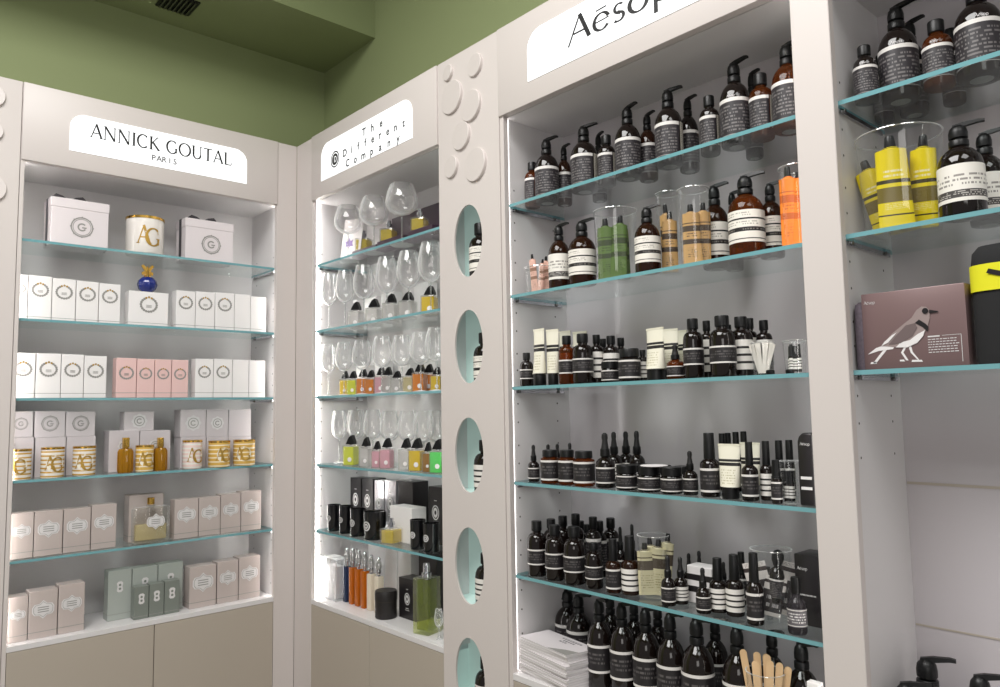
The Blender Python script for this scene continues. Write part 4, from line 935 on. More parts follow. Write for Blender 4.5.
 ('fragrance_carton', (-0.085, -0.7874, -0.5246), (0, 0, 1.5708), 'taupe carton with silver plaque in left row, rightmost, fifth shelf of left cabinet', 'taupe cartons on the fifth shelf', dict(col='taupe', emb='plaque', ez=0.6, es=0.36, band=0.13, W=0.0903, D=0.06, H=0.172)),
 ('fragrance_carton', (-0.15, -0.6112, -0.5246), (0, 0, 1.5708), 'taupe carton behind the big square bottle, fifth shelf of left cabinet', 'taupe cartons on the fifth shelf', dict(col='taupe', band=0.13, W=0.1361, D=0.07, H=0.1913)),
 ('perfume_bottle', (-0.075, -0.6067, -0.5246), (0, 0, 1.5708), 'large square glass bottle with gold cap, fifth shelf of left cabinet', 'perfume bottles of the left cabinet', dict(style='square', D=0.022, R=0.0711, H=0.1816)),
 ('fragrance_carton', (-0.085, -0.4678, -0.5246), (0, 0, 1.5708), 'taupe carton with silver plaque in right row, leftmost, fifth shelf of left cabinet', 'taupe cartons on the fifth shelf', dict(col='taupe', emb='plaque', ez=0.6, es=0.36, band=0.13, W=0.0977, D=0.06, H=0.1642)),
 ('fragrance_carton', (-0.085, -0.3699, -0.5246), (0, 0, 1.5708), 'taupe carton with silver plaque in right row, second from left, fifth shelf of left cabinet', 'taupe cartons on the fifth shelf', dict(col='taupe', emb='plaque', ez=0.6, es=0.36, band=0.13, W=0.0915, D=0.06, H=0.1638)),
 ('fragrance_carton', (-0.085, -0.2771, -0.5246), (0, 0, 1.5708), 'taupe carton with silver plaque in right row, third from left, fifth shelf of left cabinet', 'taupe cartons on the fifth shelf', dict(col='taupe', emb='plaque', ez=0.6, es=0.36, band=0.13, W=0.0875, D=0.06, H=0.1685)),
 ('fragrance_carton', (-0.085, -0.1834, -0.5246), (0, 0, 1.5708), 'taupe carton with silver plaque in right row, rightmost, fifth shelf of left cabinet', 'taupe cartons on the fifth shelf', dict(col='taupe', emb='plaque', ez=0.6, es=0.36, band=0.13, W=0.0922, D=0.06, H=0.1737)),
 ('fragrance_carton', (-0.08, -1.0701, -0.8216), (0, 0, 1.5708), 'taupe carton with silver plaque in left row, leftmost, bottom ledge of left cabinet', 'taupe cartons on the bottom ledge', dict(col='taupe', emb='plaque', ez=0.6, es=0.36, band=0.13, W=0.0608, D=0.07, H=0.1621)),
 ('fragrance_carton', (-0.08, -0.99, -0.8216), (0, 0, 1.5708), 'taupe carton with silver plaque in left row, middle one, bottom ledge of left cabinet', 'taupe cartons on the bottom ledge', dict(col='taupe', emb='plaque', ez=0.6, es=0.36, band=0.13, W=0.0936, D=0.07, H=0.1718)),
 ('fragrance_carton', (-0.08, -0.8955, -0.8216), (0, 0, 1.5708), 'taupe carton with silver plaque in left row, rightmost, bottom ledge of left cabinet', 'taupe cartons on the bottom ledge', dict(col='taupe', emb='plaque', ez=0.6, es=0.36, band=0.13, W=0.0888, D=0.07, H=0.1801)),
 ('fragrance_carton', (-0.13, -0.7105, -0.8216), (0, 0, 1.5708), 'tall grey green carton in back row, leftmost, bottom ledge of left cabinet', 'grey green cartons on the bottom ledge', dict(col='sage', emb='plaque_tall', ez=0.66, es=0.22, band=0.12, W=0.0877, D=0.06, H=0.1964)),
 ('fragrance_carton', (-0.13, -0.6146, -0.8216), (0, 0, 1.5708), 'tall grey green carton in back row, middle one, bottom ledge of left cabinet', 'grey green cartons on the bottom ledge', dict(col='sage', emb='plaque_tall', ez=0.66, es=0.22, band=0.12, W=0.0977, D=0.06, H=0.1939)),
 ('fragrance_carton', (-0.13, -0.5125, -0.8216), (0, 0, 1.5708), 'tall grey green carton in back row, rightmost, bottom ledge of left cabinet', 'grey green cartons on the bottom ledge', dict(col='sage', emb='plaque_tall', ez=0.66, es=0.22, band=0.12, W=0.1001, D=0.06, H=0.1952)),
 ('fragrance_carton', (-0.0675, -0.6436, -0.8216), (0, 0, 1.5708), 'small dark green-grey carton in front row, leftmost, bottom ledge of left cabinet', 'grey green cartons on the bottom ledge', dict(col='sagedark', emb='plaque_tall', ez=0.62, es=0.34, band=0.08, W=0.0553, D=0.045, H=0.1288)),
 ('fragrance_carton', (-0.0675, -0.5848, -0.8216), (0, 0, 1.5708), 'small dark green-grey carton in front row, middle one, bottom ledge of left cabinet', 'grey green cartons on the bottom ledge', dict(col='sagedark', emb='plaque_tall', ez=0.62, es=0.34, band=0.08, W=0.0568, D=0.045, H=0.131)),
 ('fragrance_carton', (-0.0675, -0.524, -0.8216), (0, 0, 1.5708), 'small dark green-grey carton in front row, rightmost, bottom ledge of left cabinet', 'grey green cartons on the bottom ledge', dict(col='sagedark', emb='plaque_tall', ez=0.62, es=0.34, band=0.08, W=0.0592, D=0.045, H=0.1333)),
 ('fragrance_carton', (-0.09, -0.3934, -0.8216), (0, 0, 1.5708), 'taupe carton with silver plaque in right row, leftmost, bottom ledge of left cabinet', 'taupe cartons on the bottom ledge', dict(col='taupe', emb='plaque', ez=0.6, es=0.36, band=0.13, W=0.1126, D=0.07, H=0.1713)),
 ('fragrance_carton', (-0.09, -0.286, -0.8216), (0, 0, 1.5708), 'taupe carton with silver plaque in right row, middle one, bottom ledge of left cabinet', 'taupe cartons on the bottom ledge', dict(col='taupe', emb='plaque', ez=0.6, es=0.36, band=0.13, W=0.0921, D=0.07, H=0.1768)),
 ('fragrance_carton', (-0.09, -0.1874, -0.8216), (0, 0, 1.5708), 'taupe carton with silver plaque in right row, rightmost, bottom ledge of left cabinet', 'taupe cartons on the bottom ledge', dict(col='taupe', emb='plaque', ez=0.6, es=0.36, band=0.13, W=0.0973, D=0.07, H=0.1822)),
 ('leaning_card', (0.2619, 0.13, 0.6764), (-0.06, 0.13, 0), 'white card with violet motif leaning at left, top shelf of corner cabinet', None, dict(W=0.1664, H=0.2031)),
 ('tasting_glass', (0.3174, 0.0917, 0.6714), (0, 0, -0.2421), 'big round tasting glass at left end, top shelf of corner cabinet', 'tasting glasses of the corner cabinet', dict(bowl=0.5, R=0.0617, H=0.2489)),
 ('tasting_glass', (0.53, 0.0935, 0.6714), (0, 0, 0.2525), 'big round tasting glass in middle, top shelf of corner cabinet', 'tasting glasses of the corner cabinet', dict(bowl=0.5, R=0.0635, H=0.2433)),
 ('tasting_glass', (0.7355, 0.0969, 0.6714), (0, 0, -0.0944), 'big round tasting glass at right, top shelf of corner cabinet', 'tasting glasses of the corner cabinet', dict(bowl=0.5, R=0.0669, H=0.2527)),
 ('fragrance_carton', (0.6293, 0.26, 0.6714), (0, 0, 0), 'tall dark purple case behind the flat ones, top shelf of corner cabinet', 'purple cases on the top shelf', dict(col='purple', W=0.3475, D=0.05, H=0.1886)),
 ('fragrance_carton', (0.401, 0.172, 0.6714), (0, 0, 0), 'flat dark purple case under a cube bottle, leftmost, top shelf of corner cabinet', 'purple cases on the top shelf', dict(col='purple', W=0.2, D=0.1, H=0.0502)),
 ('perfume_bottle', (0.3336, 0.165, 0.7222), (0, 0, 0.5), 'cube bottle of golden perfume on purple case, leftmost, top shelf of corner cabinet', 'perfume bottles of the corner cabinet', dict(style='cube', liq='gold', R=0.031, H=0.095)),
 ('fragrance_carton', (0.6003, 0.172, 0.6714), (0, 0, 0), 'flat dark purple case under a cube bottle, middle one, top shelf of corner cabinet', 'purple cases on the top shelf', dict(col='purple', W=0.1827, D=0.1, H=0.0569)),
 ('perfume_bottle', (0.5377, 0.165, 0.7289), (0, 0, 0.5), 'cube bottle of golden perfume on purple case, middle one, top shelf of corner cabinet', 'perfume bottles of the corner cabinet', dict(style='cube', liq='gold', R=0.031, H=0.095)),
 ('fragrance_carton', (0.8242, 0.172, 0.6714), (0, 0, 0), 'flat dark purple case under a cube bottle, rightmost, top shelf of corner cabinet', 'purple cases on the top shelf', dict(col='purple', W=0.1642, D=0.1, H=0.0592)),
 ('perfume_bottle', (0.7671, 0.165, 0.7312), (0, 0, 0.5), 'cube bottle of golden perfume on purple case, rightmost, top shelf of corner cabinet', 'perfume bottles of the corner cabinet', dict(style='cube', liq='gold', R=0.031, H=0.095)),
 ('tasting_glass', (0.1866, 0.07, 0.3684), (0, 0, -0.1094), 'tall tulip tasting glass in front row, leftmost, second shelf of corner cabinet', 'tasting glasses of the corner cabinet', dict(bowl=0.56, R=0.0379, H=0.2618)),
 ('tasting_glass', (0.3266, 0.0713, 0.3684), (0, 0, 0.3474), 'tall tulip tasting glass in front row, second from left, second shelf of corner cabinet', 'tasting glasses of the corner cabinet', dict(bowl=0.56, R=0.0413, H=0.2551)),
 ('tasting_glass', (0.4763, 0.0765, 0.3684), (0, 0, 0.0322), 'tall tulip tasting glass in front row, third from left, second shelf of corner cabinet', 'tasting glasses of the corner cabinet', dict(bowl=0.56, R=0.0465, H=0.2553)),
 ('tasting_glass', (0.6534, 0.0768, 0.3684), (0, 0, 0.2519), 'tall tulip tasting glass in front row, fourth from left, second shelf of corner cabinet', 'tasting glasses of the corner cabinet', dict(bowl=0.56, R=0.0468, H=0.2617)),
 ('tasting_glass', (0.8068, 0.0793, 0.3684), (0, 0, 0.0358), 'tall tulip tasting glass in front row, fifth from left, second shelf of corner cabinet', 'tasting glasses of the corner cabinet', dict(bowl=0.56, R=0.0493, H=0.2615)),
 ('tasting_glass', (0.9522, 0.0795, 0.3684), (0, 0, 0.1334), 'tall tulip tasting glass in front row, rightmost, second shelf of corner cabinet', 'tasting glasses of the corner cabinet', dict(bowl=0.56, R=0.0495, H=0.2723)),
 ('perfume_bottle', (0.3021, 0.142, 0.3684), (0, 0, 0.55), 'clear square flacon with black slanted cap, leftmost, second shelf of corner cabinet', 'perfume bottles of the corner cabinet', dict(style='slant', liq='clear', R=0.0289, H=0.1242)),
 ('perfume_bottle', (0.4394, 0.15, 0.3684), (0, 0, 0.55), 'clear square flacon with black slanted cap, second from left, second shelf of corner cabinet', 'perfume bottles of the corner cabinet', dict(style='slant', liq='clear', R=0.0303, H=0.1221)),
 ('perfume_bottle', (0.5969, 0.134, 0.3684), (0, 0, 0.55), 'clear square flacon with black slanted cap, third from left, second shelf of corner cabinet', 'perfume bottles of the corner cabinet', dict(style='slant', liq='clear', R=0.0293, H=0.1231)),
 ('perfume_bottle', (0.7272, 0.13, 0.3684), (0, 0, 0.55), 'clear square flacon with black slanted cap, rightmost, second shelf of corner cabinet', 'perfume bottles of the corner cabinet', dict(style='slant', liq='clear', R=0.0305, H=0.1147)),
 ('perfume_bottle', (0.8778, 0.13, 0.3684), (0, 0, 0.55), 'pale yellow square flacon with black cap, second shelf of corner cabinet', 'perfume bottles of the corner cabinet', dict(style='slant', liq='yellow', R=0.0295, H=0.1195)),
 ('fragrance_carton', (0.1643, 0.245, 0.3684), (0, 0, 0), 'white carton behind the flacons, leftmost, second shelf of corner cabinet', 'white cartons of the corner cabinet', dict(col='white', W=0.0345, D=0.05, H=0.1563)),
 ('fragrance_carton', (0.2945, 0.245, 0.3684), (0, 0, 0), 'white carton behind the flacons, second from left, second shelf of corner cabinet', 'white cartons of the corner cabinet', dict(col='white', W=0.1024, D=0.05, H=0.1501)),
 ('fragrance_carton', (0.4353, 0.245, 0.3684), (0, 0, 0), 'white carton behind the flacons, third from left, second shelf of corner cabinet', 'white cartons of the corner cabinet', dict(col='white', W=0.0963, D=0.05, H=0.1556)),
 ('fragrance_carton', (0.6925, 0.245, 0.3684), (0, 0, 0), 'white carton behind the flacons, rightmost, second shelf of corner cabinet', 'white cartons of the corner cabinet', dict(col='white', W=0.0999, D=0.05, H=0.1658)),
 ('tasting_glass', (0.1825, 0.07, 0.0694), (0, 0, -0.1596), 'tall tulip tasting glass in front row, leftmost, third shelf of corner cabinet', 'tasting glasses of the corner cabinet', dict(bowl=0.54, R=0.0355, H=0.2331)),
 ('tasting_glass', (0.3207, 0.07, 0.0694), (0, 0, 0.1309), 'tall tulip tasting glass in front row, second from left, third shelf of corner cabinet', 'tasting glasses of the corner cabinet', dict(bowl=0.54, R=0.0388, H=0.2318)),
 ('tasting_glass', (0.4668, 0.0719, 0.0694), (0, 0, 0.2708), 'tall tulip tasting glass in front row, third from left, third shelf of corner cabinet', 'tasting glasses of the corner cabinet', dict(bowl=0.54, R=0.0419, H=0.2293)),
 ('tasting_glass', (0.6205, 0.0727, 0.0694), (0, 0, 0.0639), 'tall tulip tasting glass in front row, fourth from left, third shelf of corner cabinet', 'tasting glasses of the corner cabinet', dict(bowl=0.54, R=0.0427, H=0.234)),
 ('tasting_glass', (0.7637, 0.0733, 0.0694), (0, 0, 0.1948), 'tall tulip tasting glass in front row, fifth from left, third shelf of corner cabinet', 'tasting glasses of the corner cabinet', dict(bowl=0.54, R=0.0433, H=0.2262)),
 ('tasting_glass', (0.8909, 0.074, 0.0694), (0, 0, 0.1528), 'tall tulip tasting glass in front row, sixth from left, third shelf of corner cabinet', 'tasting glasses of the corner cabinet', dict(bowl=0.54, R=0.044, H=0.2274)),
 ('tasting_glass', (0.9915, 0.0748, 0.0694), (0, 0, -0.2116), 'tall tulip tasting glass in front row, rightmost, third shelf of corner cabinet', 'tasting glasses of the corner cabinet', dict(bowl=0.54, R=0.0448, H=0.2377)),
 ('perfume_bottle', (0.2263, 0.13, 0.0694), (0, 0, 0.55), 'yellow flacon with slanted cap at left, third shelf of corner cabinet', 'perfume bottles of the corner cabinet', dict(style='slant', liq='yellow', R=0.0201, H=0.1133)),
 ('perfume_bottle', (0.2961, 0.13, 0.0694), (0, 0, 0.55), 'lime yellow flacon beside the yellow one, third shelf of corner cabinet', 'perfume bottles of the corner cabinet', dict(style='slant', liq='lime', R=0.022, H=0.11)),
 ('perfume_bottle', (0.3803, 0.13, 0.0694), (0, 0, 0.55), 'amber flacon left of middle, third shelf of corner cabinet', 'perfume bottles of the corner cabinet', dict(style='slant', liq='amber', R=0.0238, H=0.1147)),
 ('perfume_bottle', (0.4392, 0.134, 0.0694), (0, 0, 0.55), 'slim amber flacon left of middle, third shelf of corner cabinet', 'perfume bottles of the corner cabinet', dict(style='slant', liq='amber', R=0.0214, H=0.1075)),
 ('perfume_bottle', (0.5244, 0.13, 0.0694), (0, 0, 0.55), 'pale pink flacon in middle, third shelf of corner cabinet', 'perfume bottles of the corner cabinet', dict(style='slant', liq='pink', R=0.0231, H=0.116)),
 ('perfume_bottle', (0.5779, 0.13, 0.0694), (0, 0, 0.55), 'clear flacon in middle, third shelf of corner cabinet', 'perfume bottles of the corner cabinet', dict(style='slant', liq='clear', R=0.0229, H=0.1132)),
 ('perfume_bottle', (0.633, 0.138, 0.0694), (0, 0, 0.55), 'clear flacon with black cap right of middle, third shelf of corner cabinet', 'perfume bottles of the corner cabinet', dict(style='slant', liq='clear', R=0.0227, H=0.0938)),
 ('perfume_bottle', (0.7322, 0.134, 0.0694), (0, 0, 0.55), 'pale straw flacon right of middle, third shelf of corner cabinet', 'perfume bottles of the corner cabinet', dict(style='slant', liq='pale', R=0.0242, H=0.1012)),
 ('perfume_bottle', (0.8067, 0.13, 0.0694), (0, 0, 0.55), 'deep orange flacon at right, third shelf of corner cabinet', 'perfume bottles of the corner cabinet', dict(style='slant', liq='amber', R=0.0257, H=0.1173)),
 ('perfume_bottle', (0.7964, 0.182, 0.0694), (0, 0, 0.55), 'amber flacon with paper tag at right, third shelf of corner cabinet', 'perfume bottles of the corner cabinet', dict(style='slant', liq='amber', R=0.0241, H=0.1152)),
 ('perfume_bottle', (0.908, 0.138, 0.0694), (0, 0, 0.55), 'yellow flacon at right end, third shelf of corner cabinet', 'perfume bottles of the corner cabinet', dict(style='slant', liq='yellow', R=0.0213, H=0.0962)),
 ('fragrance_carton', (0.1914, 0.2575, 0.0694), (0, 0, 0), 'white carton behind the flacons, leftmost, third shelf of corner cabinet', 'white cartons of the corner cabinet', dict(col='white', W=0.0883, D=0.045, H=0.1407)),
 ('fragrance_carton', (0.3535, 0.2575, 0.0694), (0, 0, 0), 'white carton behind the flacons, second from left, third shelf of corner cabinet', 'white cartons of the corner cabinet', dict(col='white', W=0.0824, D=0.045, H=0.1502)),
 ('fragrance_carton', (0.5428, 0.2575, 0.0694), (0, 0, 0), 'white carton behind the flacons, third from left, third shelf of corner cabinet', 'white cartons of the corner cabinet', dict(col='white', W=0.0908, D=0.045, H=0.1481)),
 ('fragrance_carton', (0.7312, 0.2575, 0.0694), (0, 0, 0), 'white carton behind the flacons, rightmost, third shelf of corner cabinet', 'white cartons of the corner cabinet', dict(col='white', W=0.0832, D=0.045, H=0.1578)),
 ('tasting_glass', (0.1833, 0.125, -0.2336), (0, 0, 0.2049), 'tall tulip tasting glass in back row, leftmost, fourth shelf of corner cabinet', 'tasting glasses of the corner cabinet', dict(bowl=0.54, R=0.0363, H=0.2349)),
 ('tasting_glass', (0.1864, 0.205, -0.2336), (0, 0, 0.1047), 'tall tulip tasting glass in back row, second from left, fourth shelf of corner cabinet', 'tasting glasses of the corner cabinet', dict(bowl=0.54, R=0.0394, H=0.2383)),
 ('tasting_glass', (0.338, 0.125, -0.2336), (0, 0, -0.0692), 'tall tulip tasting glass in back row, third from left, fourth shelf of corner cabinet', 'tasting glasses of the corner cabinet', dict(bowl=0.54, R=0.0389, H=0.2379)),
 ('tasting_glass', (0.468, 0.125, -0.2336), (0, 0, -0.2314), 'tall tulip tasting glass in back row, fourth from left, fourth shelf of corner cabinet', 'tasting glasses of the corner cabinet', dict(bowl=0.54, R=0.04, H=0.2367)),
 ('tasting_glass', (0.5981, 0.125, -0.2336), (0, 0, 0.2693), 'tall tulip tasting glass in back row, fifth from left, fourth shelf of corner cabinet', 'tasting glasses of the corner cabinet', dict(bowl=0.54, R=0.041, H=0.2312)),
 ('tasting_glass', (0.7276, 0.125, -0.2336), (0, 0, 0.0336), 'tall tulip tasting glass in back row, sixth from left, fourth shelf of corner cabinet', 'tasting glasses of the corner cabinet', dict(bowl=0.54, R=0.0419, H=0.2301)),
 ('tasting_glass', (0.8362, 0.125, -0.2336), (0, 0, 0.1813), 'tall tulip tasting glass in back row, seventh from left, fourth shelf of corner cabinet', 'tasting glasses of the corner cabinet', dict(bowl=0.54, R=0.0428, H=0.2291)),
 ('tasting_glass', (0.9266, 0.125, -0.2336), (0, 0, 0.2773), 'tall tulip tasting glass in back row, rightmost, fourth shelf of corner cabinet', 'tasting glasses of the corner cabinet', dict(bowl=0.54, R=0.0419, H=0.2283)),
 ('perfume_bottle', (0.3884, 0.065, -0.2336), (0, 0, 0.5), 'lime yellow flacon with slanted black cap, fourth shelf of corner cabinet', 'perfume bottles of the corner cabinet', dict(style='slant', liq='lime', R=0.0274, H=0.1308)),
 ('perfume_bottle', (0.5089, 0.065, -0.2336), (0, 0, 0.5), 'clear flacon left of pink ones, fourth shelf of corner cabinet', 'perfume bottles of the corner cabinet', dict(style='slant', liq='clear', R=0.0226, H=0.1242)),
 ('perfume_bottle', (0.5932, 0.065, -0.2336), (0, 0, 0.5), 'slim pink flacon with slanted cap, fourth shelf of corner cabinet', 'perfume bottles of the corner cabinet', dict(style='slant', liq='pink', R=0.0182, H=0.1093)),
 ('perfume_bottle', (0.6669, 0.065, -0.2336), (0, 0, 0.5), 'square pink flacon with paper tag, fourth shelf of corner cabinet', 'perfume bottles of the corner cabinet', dict(style='slant', liq='pink', R=0.0239, H=0.1229)),
 ('perfume_bottle', (0.8001, 0.065, -0.2336), (0, 0, 0.5), 'clear flacon right of pink ones, fourth shelf of corner cabinet', 'perfume bottles of the corner cabinet', dict(style='slant', liq='clear', R=0.0232, H=0.1252)),
 ('perfume_bottle', (0.8733, 0.065, -0.2336), (0, 0, 0.5), 'golden yellow flacon with slanted cap, fourth shelf of corner cabinet', 'perfume bottles of the corner cabinet', dict(style='slant', liq='yellow', R=0.0266, H=0.1265)),
 ('perfume_bottle', (0.9438, 0.065, -0.2336), (0, 0, 0.5), 'honey flacon behind paper tag, fourth shelf of corner cabinet', 'perfume bottles of the corner cabinet', dict(style='slant', liq='honey', R=0.0168, H=0.1128)),
 ('perfume_bottle', (1.0057, 0.065, -0.2336), (0, 0, 0.5), 'bright green flacon with slanted cap, fourth shelf of corner cabinet', 'perfume bottles of the corner cabinet', dict(style='slant', liq='green', R=0.0258, H=0.1251)),
 ('fragrance_carton', (0.1933, 0.24, -0.5246), (0, 0, 0), 'black carton with white oval emblem in back row, leftmost, fifth shelf of corner cabinet', 'black cartons on the fifth shelf', dict(col='black', emb='oval', ez=0.55, es=0.32, W=0.0927, D=0.07, H=0.2171)),
 ('fragrance_carton', (0.2942, 0.24, -0.5246), (0, 0, 0), 'black carton with white oval emblem in back row, rightmost, fifth shelf of corner cabinet', 'black cartons on the fifth shelf', dict(col='black', emb='oval', ez=0.55, es=0.32, W=0.0919, D=0.07, H=0.2205)),
 ('fragrance_carton', (0.3904, 0.24, -0.5246), (0, 0, 0), 'shiny silver carton with oval emblem, back row, leftmost, fifth shelf of corner cabinet', 'black cartons on the fifth shelf', dict(col='silver', emb='oval', ez=0.55, es=0.32, W=0.0761, D=0.07, H=0.2173)),
 ('fragrance_carton', (0.4786, 0.24, -0.5246), (0, 0, 0), 'shiny silver carton with oval emblem, back row, rightmost, fifth shelf of corner cabinet', 'black cartons on the fifth shelf', dict(col='silver', emb='oval', ez=0.55, es=0.32, W=0.0846, D=0.07, H=0.2225)),
 ('fragrance_carton', (0.6124, 0.23, -0.5246), (0, 0, 0), 'plain wide black carton in back row, fifth shelf of corner cabinet', 'black cartons on the fifth shelf', dict(col='black', W=0.1086, D=0.08, H=0.2274)),
 ('fragrance_carton', (0.849, 0.215, -0.5246), (0, 0, 0), 'black carton with oval emblem at right, fifth shelf of corner cabinet', 'black cartons on the fifth shelf', dict(col='black', emb='oval', ez=0.55, es=0.32, W=0.0905, D=0.09, H=0.2217)),
 ('scented_candle', (0.2355, 0.07, -0.5246), (0, 0, 0.15), 'black candle tumbler with white emblem, left group, leftmost, fifth shelf of corner cabinet', 'black candles on the fifth shelf', dict(style='black', R=0.0302, H=0.1132)),
 ('scented_candle', (0.3384, 0.07, -0.5246), (0, 0, 0.15), 'black candle tumbler with white emblem, left group, second from left, fifth shelf of corner cabinet', 'black candles on the fifth shelf', dict(style='black', R=0.0296, H=0.1174)),
 ('scented_candle', (0.4408, 0.07, -0.5246), (0, 0, 0.15), 'black candle tumbler with white emblem, left group, third from left, fifth shelf of corner cabinet', 'black candles on the fifth shelf', dict(style='black', R=0.0352, H=0.1133)),
 ('scented_candle', (0.5584, 0.0766, -0.5246), (0, 0, 0.15), 'black candle tumbler with white emblem, left group, rightmost, fifth shelf of corner cabinet', 'black candles on the fifth shelf', dict(style='black', R=0.0466, H=0.1126)),
 ('scented_candle', (0.869, 0.07, -0.5246), (0, 0, 0.2), 'black candle tumbler with white emblem, right group, leftmost, fifth shelf of corner cabinet', 'black candles on the fifth shelf', dict(style='black', R=0.0302, H=0.1088)),
 ('scented_candle', (0.9545, 0.07, -0.5246), (0, 0, 0.2), 'black candle tumbler with white emblem, right group, rightmost, fifth shelf of corner cabinet', 'black candles on the fifth shelf', dict(style='black', R=0.0314, H=0.1042)),
 ('perfume_bottle', (0.6994, 0.0633, -0.5246), (0, 0, 0.3), 'small cube bottle of golden perfume in front, fifth shelf of corner cabinet', 'perfume bottles of the corner cabinet', dict(style='cube', liq='gold', R=0.0333, H=0.0991)),
 ('fragrance_carton', (0.7103, 0.135, -0.5246), (0, 0, 0), 'silver white carton behind golden bottle, fifth shelf of corner cabinet', 'white cartons of the corner cabinet', dict(col='white', W=0.1538, D=0.07, H=0.1394)),
 ('acrylic_block', (0.2181, 0.085, -0.8216), (0, 0, 0), 'frosted clear acrylic block holding white box, bottom ledge of corner cabinet', None, dict(W=0.1422, D=0.07, H=0.1782)),
 ('perfume_bottle', (0.313, 0.09, -0.8216), (0, 0, 0), 'dark blue phial with bulb stopper, bottom ledge of corner cabinet', 'phials on the bottom ledge', dict(style='phial', liq='blue', R=0.0132, H=0.2279)),
 ('perfume_bottle', (0.3627, 0.09, -0.8216), (0, 0, 0), 'amber phial with bulb stopper, leftmost, bottom ledge of corner cabinet', 'phials on the bottom ledge', dict(style='phial', liq='orange', R=0.0135, H=0.2319)),
 ('perfume_bottle', (0.4113, 0.09, -0.8216), (0, 0, 0), 'amber phial with bulb stopper, middle one, bottom ledge of corner cabinet', 'phials on the bottom ledge', dict(style='phial', liq='orange', R=0.0139, H=0.2317)),
 ('perfume_bottle', (0.4589, 0.09, -0.8216), (0, 0, 0), 'amber phial with bulb stopper, rightmost, bottom ledge of corner cabinet', 'phials on the bottom ledge', dict(style='phial', liq='orange', R=0.0143, H=0.2294)),
 ('perfume_bottle', (0.5092, 0.09, -0.8216), (0, 0, 0), 'cream phial with bulb stopper, leftmost, bottom ledge of corner cabinet', 'phials on the bottom ledge', dict(style='phial', liq='cream', R=0.0147, H=0.2236)),
 ('perfume_bottle', (0.5658, 0.09, -0.8216), (0, 0, 0), 'cream phial with bulb stopper, rightmost, bottom ledge of corner cabinet', 'phials on the bottom ledge', dict(style='phial', liq='cream', R=0.015, H=0.2209)),
 ('fragrance_carton', (0.5025, 0.22, -0.8216), (0, 0, 0), 'tall white carton with gold edge behind phials, leftmost, bottom ledge of corner cabinet', 'white cartons of the corner cabinet', dict(col='white', W=0.0907, D=0.06, H=0.2379)),
 ('fragrance_carton', (0.6022, 0.22, -0.8216), (0, 0, 0), 'tall white carton with gold edge behind phials, rightmost, bottom ledge of corner cabinet', 'white cartons of the corner cabinet', dict(col='white', W=0.0938, D=0.06, H=0.238)),
 ('round_case', (0.6426, 0.0734, -0.8216), (0, 0, 0.1785), 'round black case with lid at front, bottom ledge of corner cabinet', None, dict(R=0.0434, H=0.106)),
 ('fragrance_carton', (0.731, 0.15, -0.8216), (0, 0, 0), 'low black carton beside the round case, bottom ledge of corner cabinet', 'black cartons on the bottom ledge', dict(col='black', emb='oval', ez=0.5, es=0.2, W=0.1163, D=0.07, H=0.1559)),
 ('perfume_bottle', (0.9264, 0.0669, -0.8216), (0, 0, 0.25), 'tall square bottle of olive green perfume, bottom ledge of corner cabinet', 'perfume bottles of the corner cabinet', dict(style='column', R=0.0369, H=0.2519)),
 ('fragrance_carton', (0.7511, 0.23, -0.8216), (0, 0, 0), 'tall black carton behind olive bottle, bottom ledge of corner cabinet', 'black cartons on the bottom ledge', dict(col='black', W=0.1206, D=0.06, H=0.2516)),
 ('tasting_glass', (1.0269, 0.0461, -0.8216), (0, 0, 0.3027), 'small clear glass at the right front corner, bottom ledge of corner cabinet', 'tasting glasses of the corner cabinet', dict(bowl=0.6, R=0.0161, H=0.1067)),
 ('screw_cap_bottle', (1.2819, 0.054, 0.4514), (0, 0, 0.3), 'dark skin-care bottle half hidden, topmost porthole of the column', 'bottles in the portholes', dict(R=0.042, H=0.1952, g='dark', lab='white', capf=0.2)),
 ('screw_cap_bottle', (1.2972, 0.054, 0.0844), (0, 0, 0.3), 'dark skin-care bottle half hidden, second porthole of the column', 'bottles in the portholes', dict(R=0.042, H=0.1763, g='dark', lab='white', capf=0.2)),
 ('screw_cap_bottle', (1.2911, 0.054, -0.2836), (0, 0, 0.3), 'dark skin-care bottle half hidden, third porthole of the column', 'bottles in the portholes', dict(R=0.042, H=0.1775, g='dark', lab='stripe', capf=0.2)),
 ('screw_cap_bottle', (1.2901, 0.054, -0.6516), (0, 0, 0.3), 'dark skin-care bottle half hidden, fourth porthole of the column', 'bottles in the portholes', dict(R=0.042, H=0.167, g='dark', lab='stripe', capf=0.2)),
 ('screw_cap_bottle', (1.2815, 0.054, -1.0136), (0, 0, 0.3), 'dark skin-care bottle half hidden, lowest porthole of the column', 'bottles in the portholes', dict(R=0.042, H=0.1904, g='dark', lab='text', capf=0.2)),
 ('screw_cap_bottle', (1.4814, 0.115, 0.6714), (0, 0, -0.013), 'small amber screw-cap bottle at left end, top shelf of wide cabinet', 'screw cap bottles on the top shelf of the wide cabinet', dict(g='amber', strip=True, R=0.0254, H=0.1557)),
 ('pump_bottle', (1.5513, 0.115, 0.6714), (0, 0, 0.2305), 'tall dark pump bottle with white-topped label, leftmost, top shelf of wide cabinet', 'pump bottles on the top shelf of the wide cabinet', dict(R=0.0395, H=0.2228)),
 ('pump_bottle', (1.5701, 0.179, 0.6714), (0, 0, 0.0168), 'small dark pump bottle in second row, top shelf of wide cabinet', 'pump bottles on the top shelf of the wide cabinet', dict(g='damber', R=0.025, H=0.2082)),
 ('pump_bottle', (1.7162, 0.115, 0.6714), (0, 0, 0.3114), 'tall dark pump bottle with back label showing, leftmost, top shelf of wide cabinet', 'pump bottles on the top shelf of the wide cabinet', dict(strip=True, R=0.0421, H=0.218)),
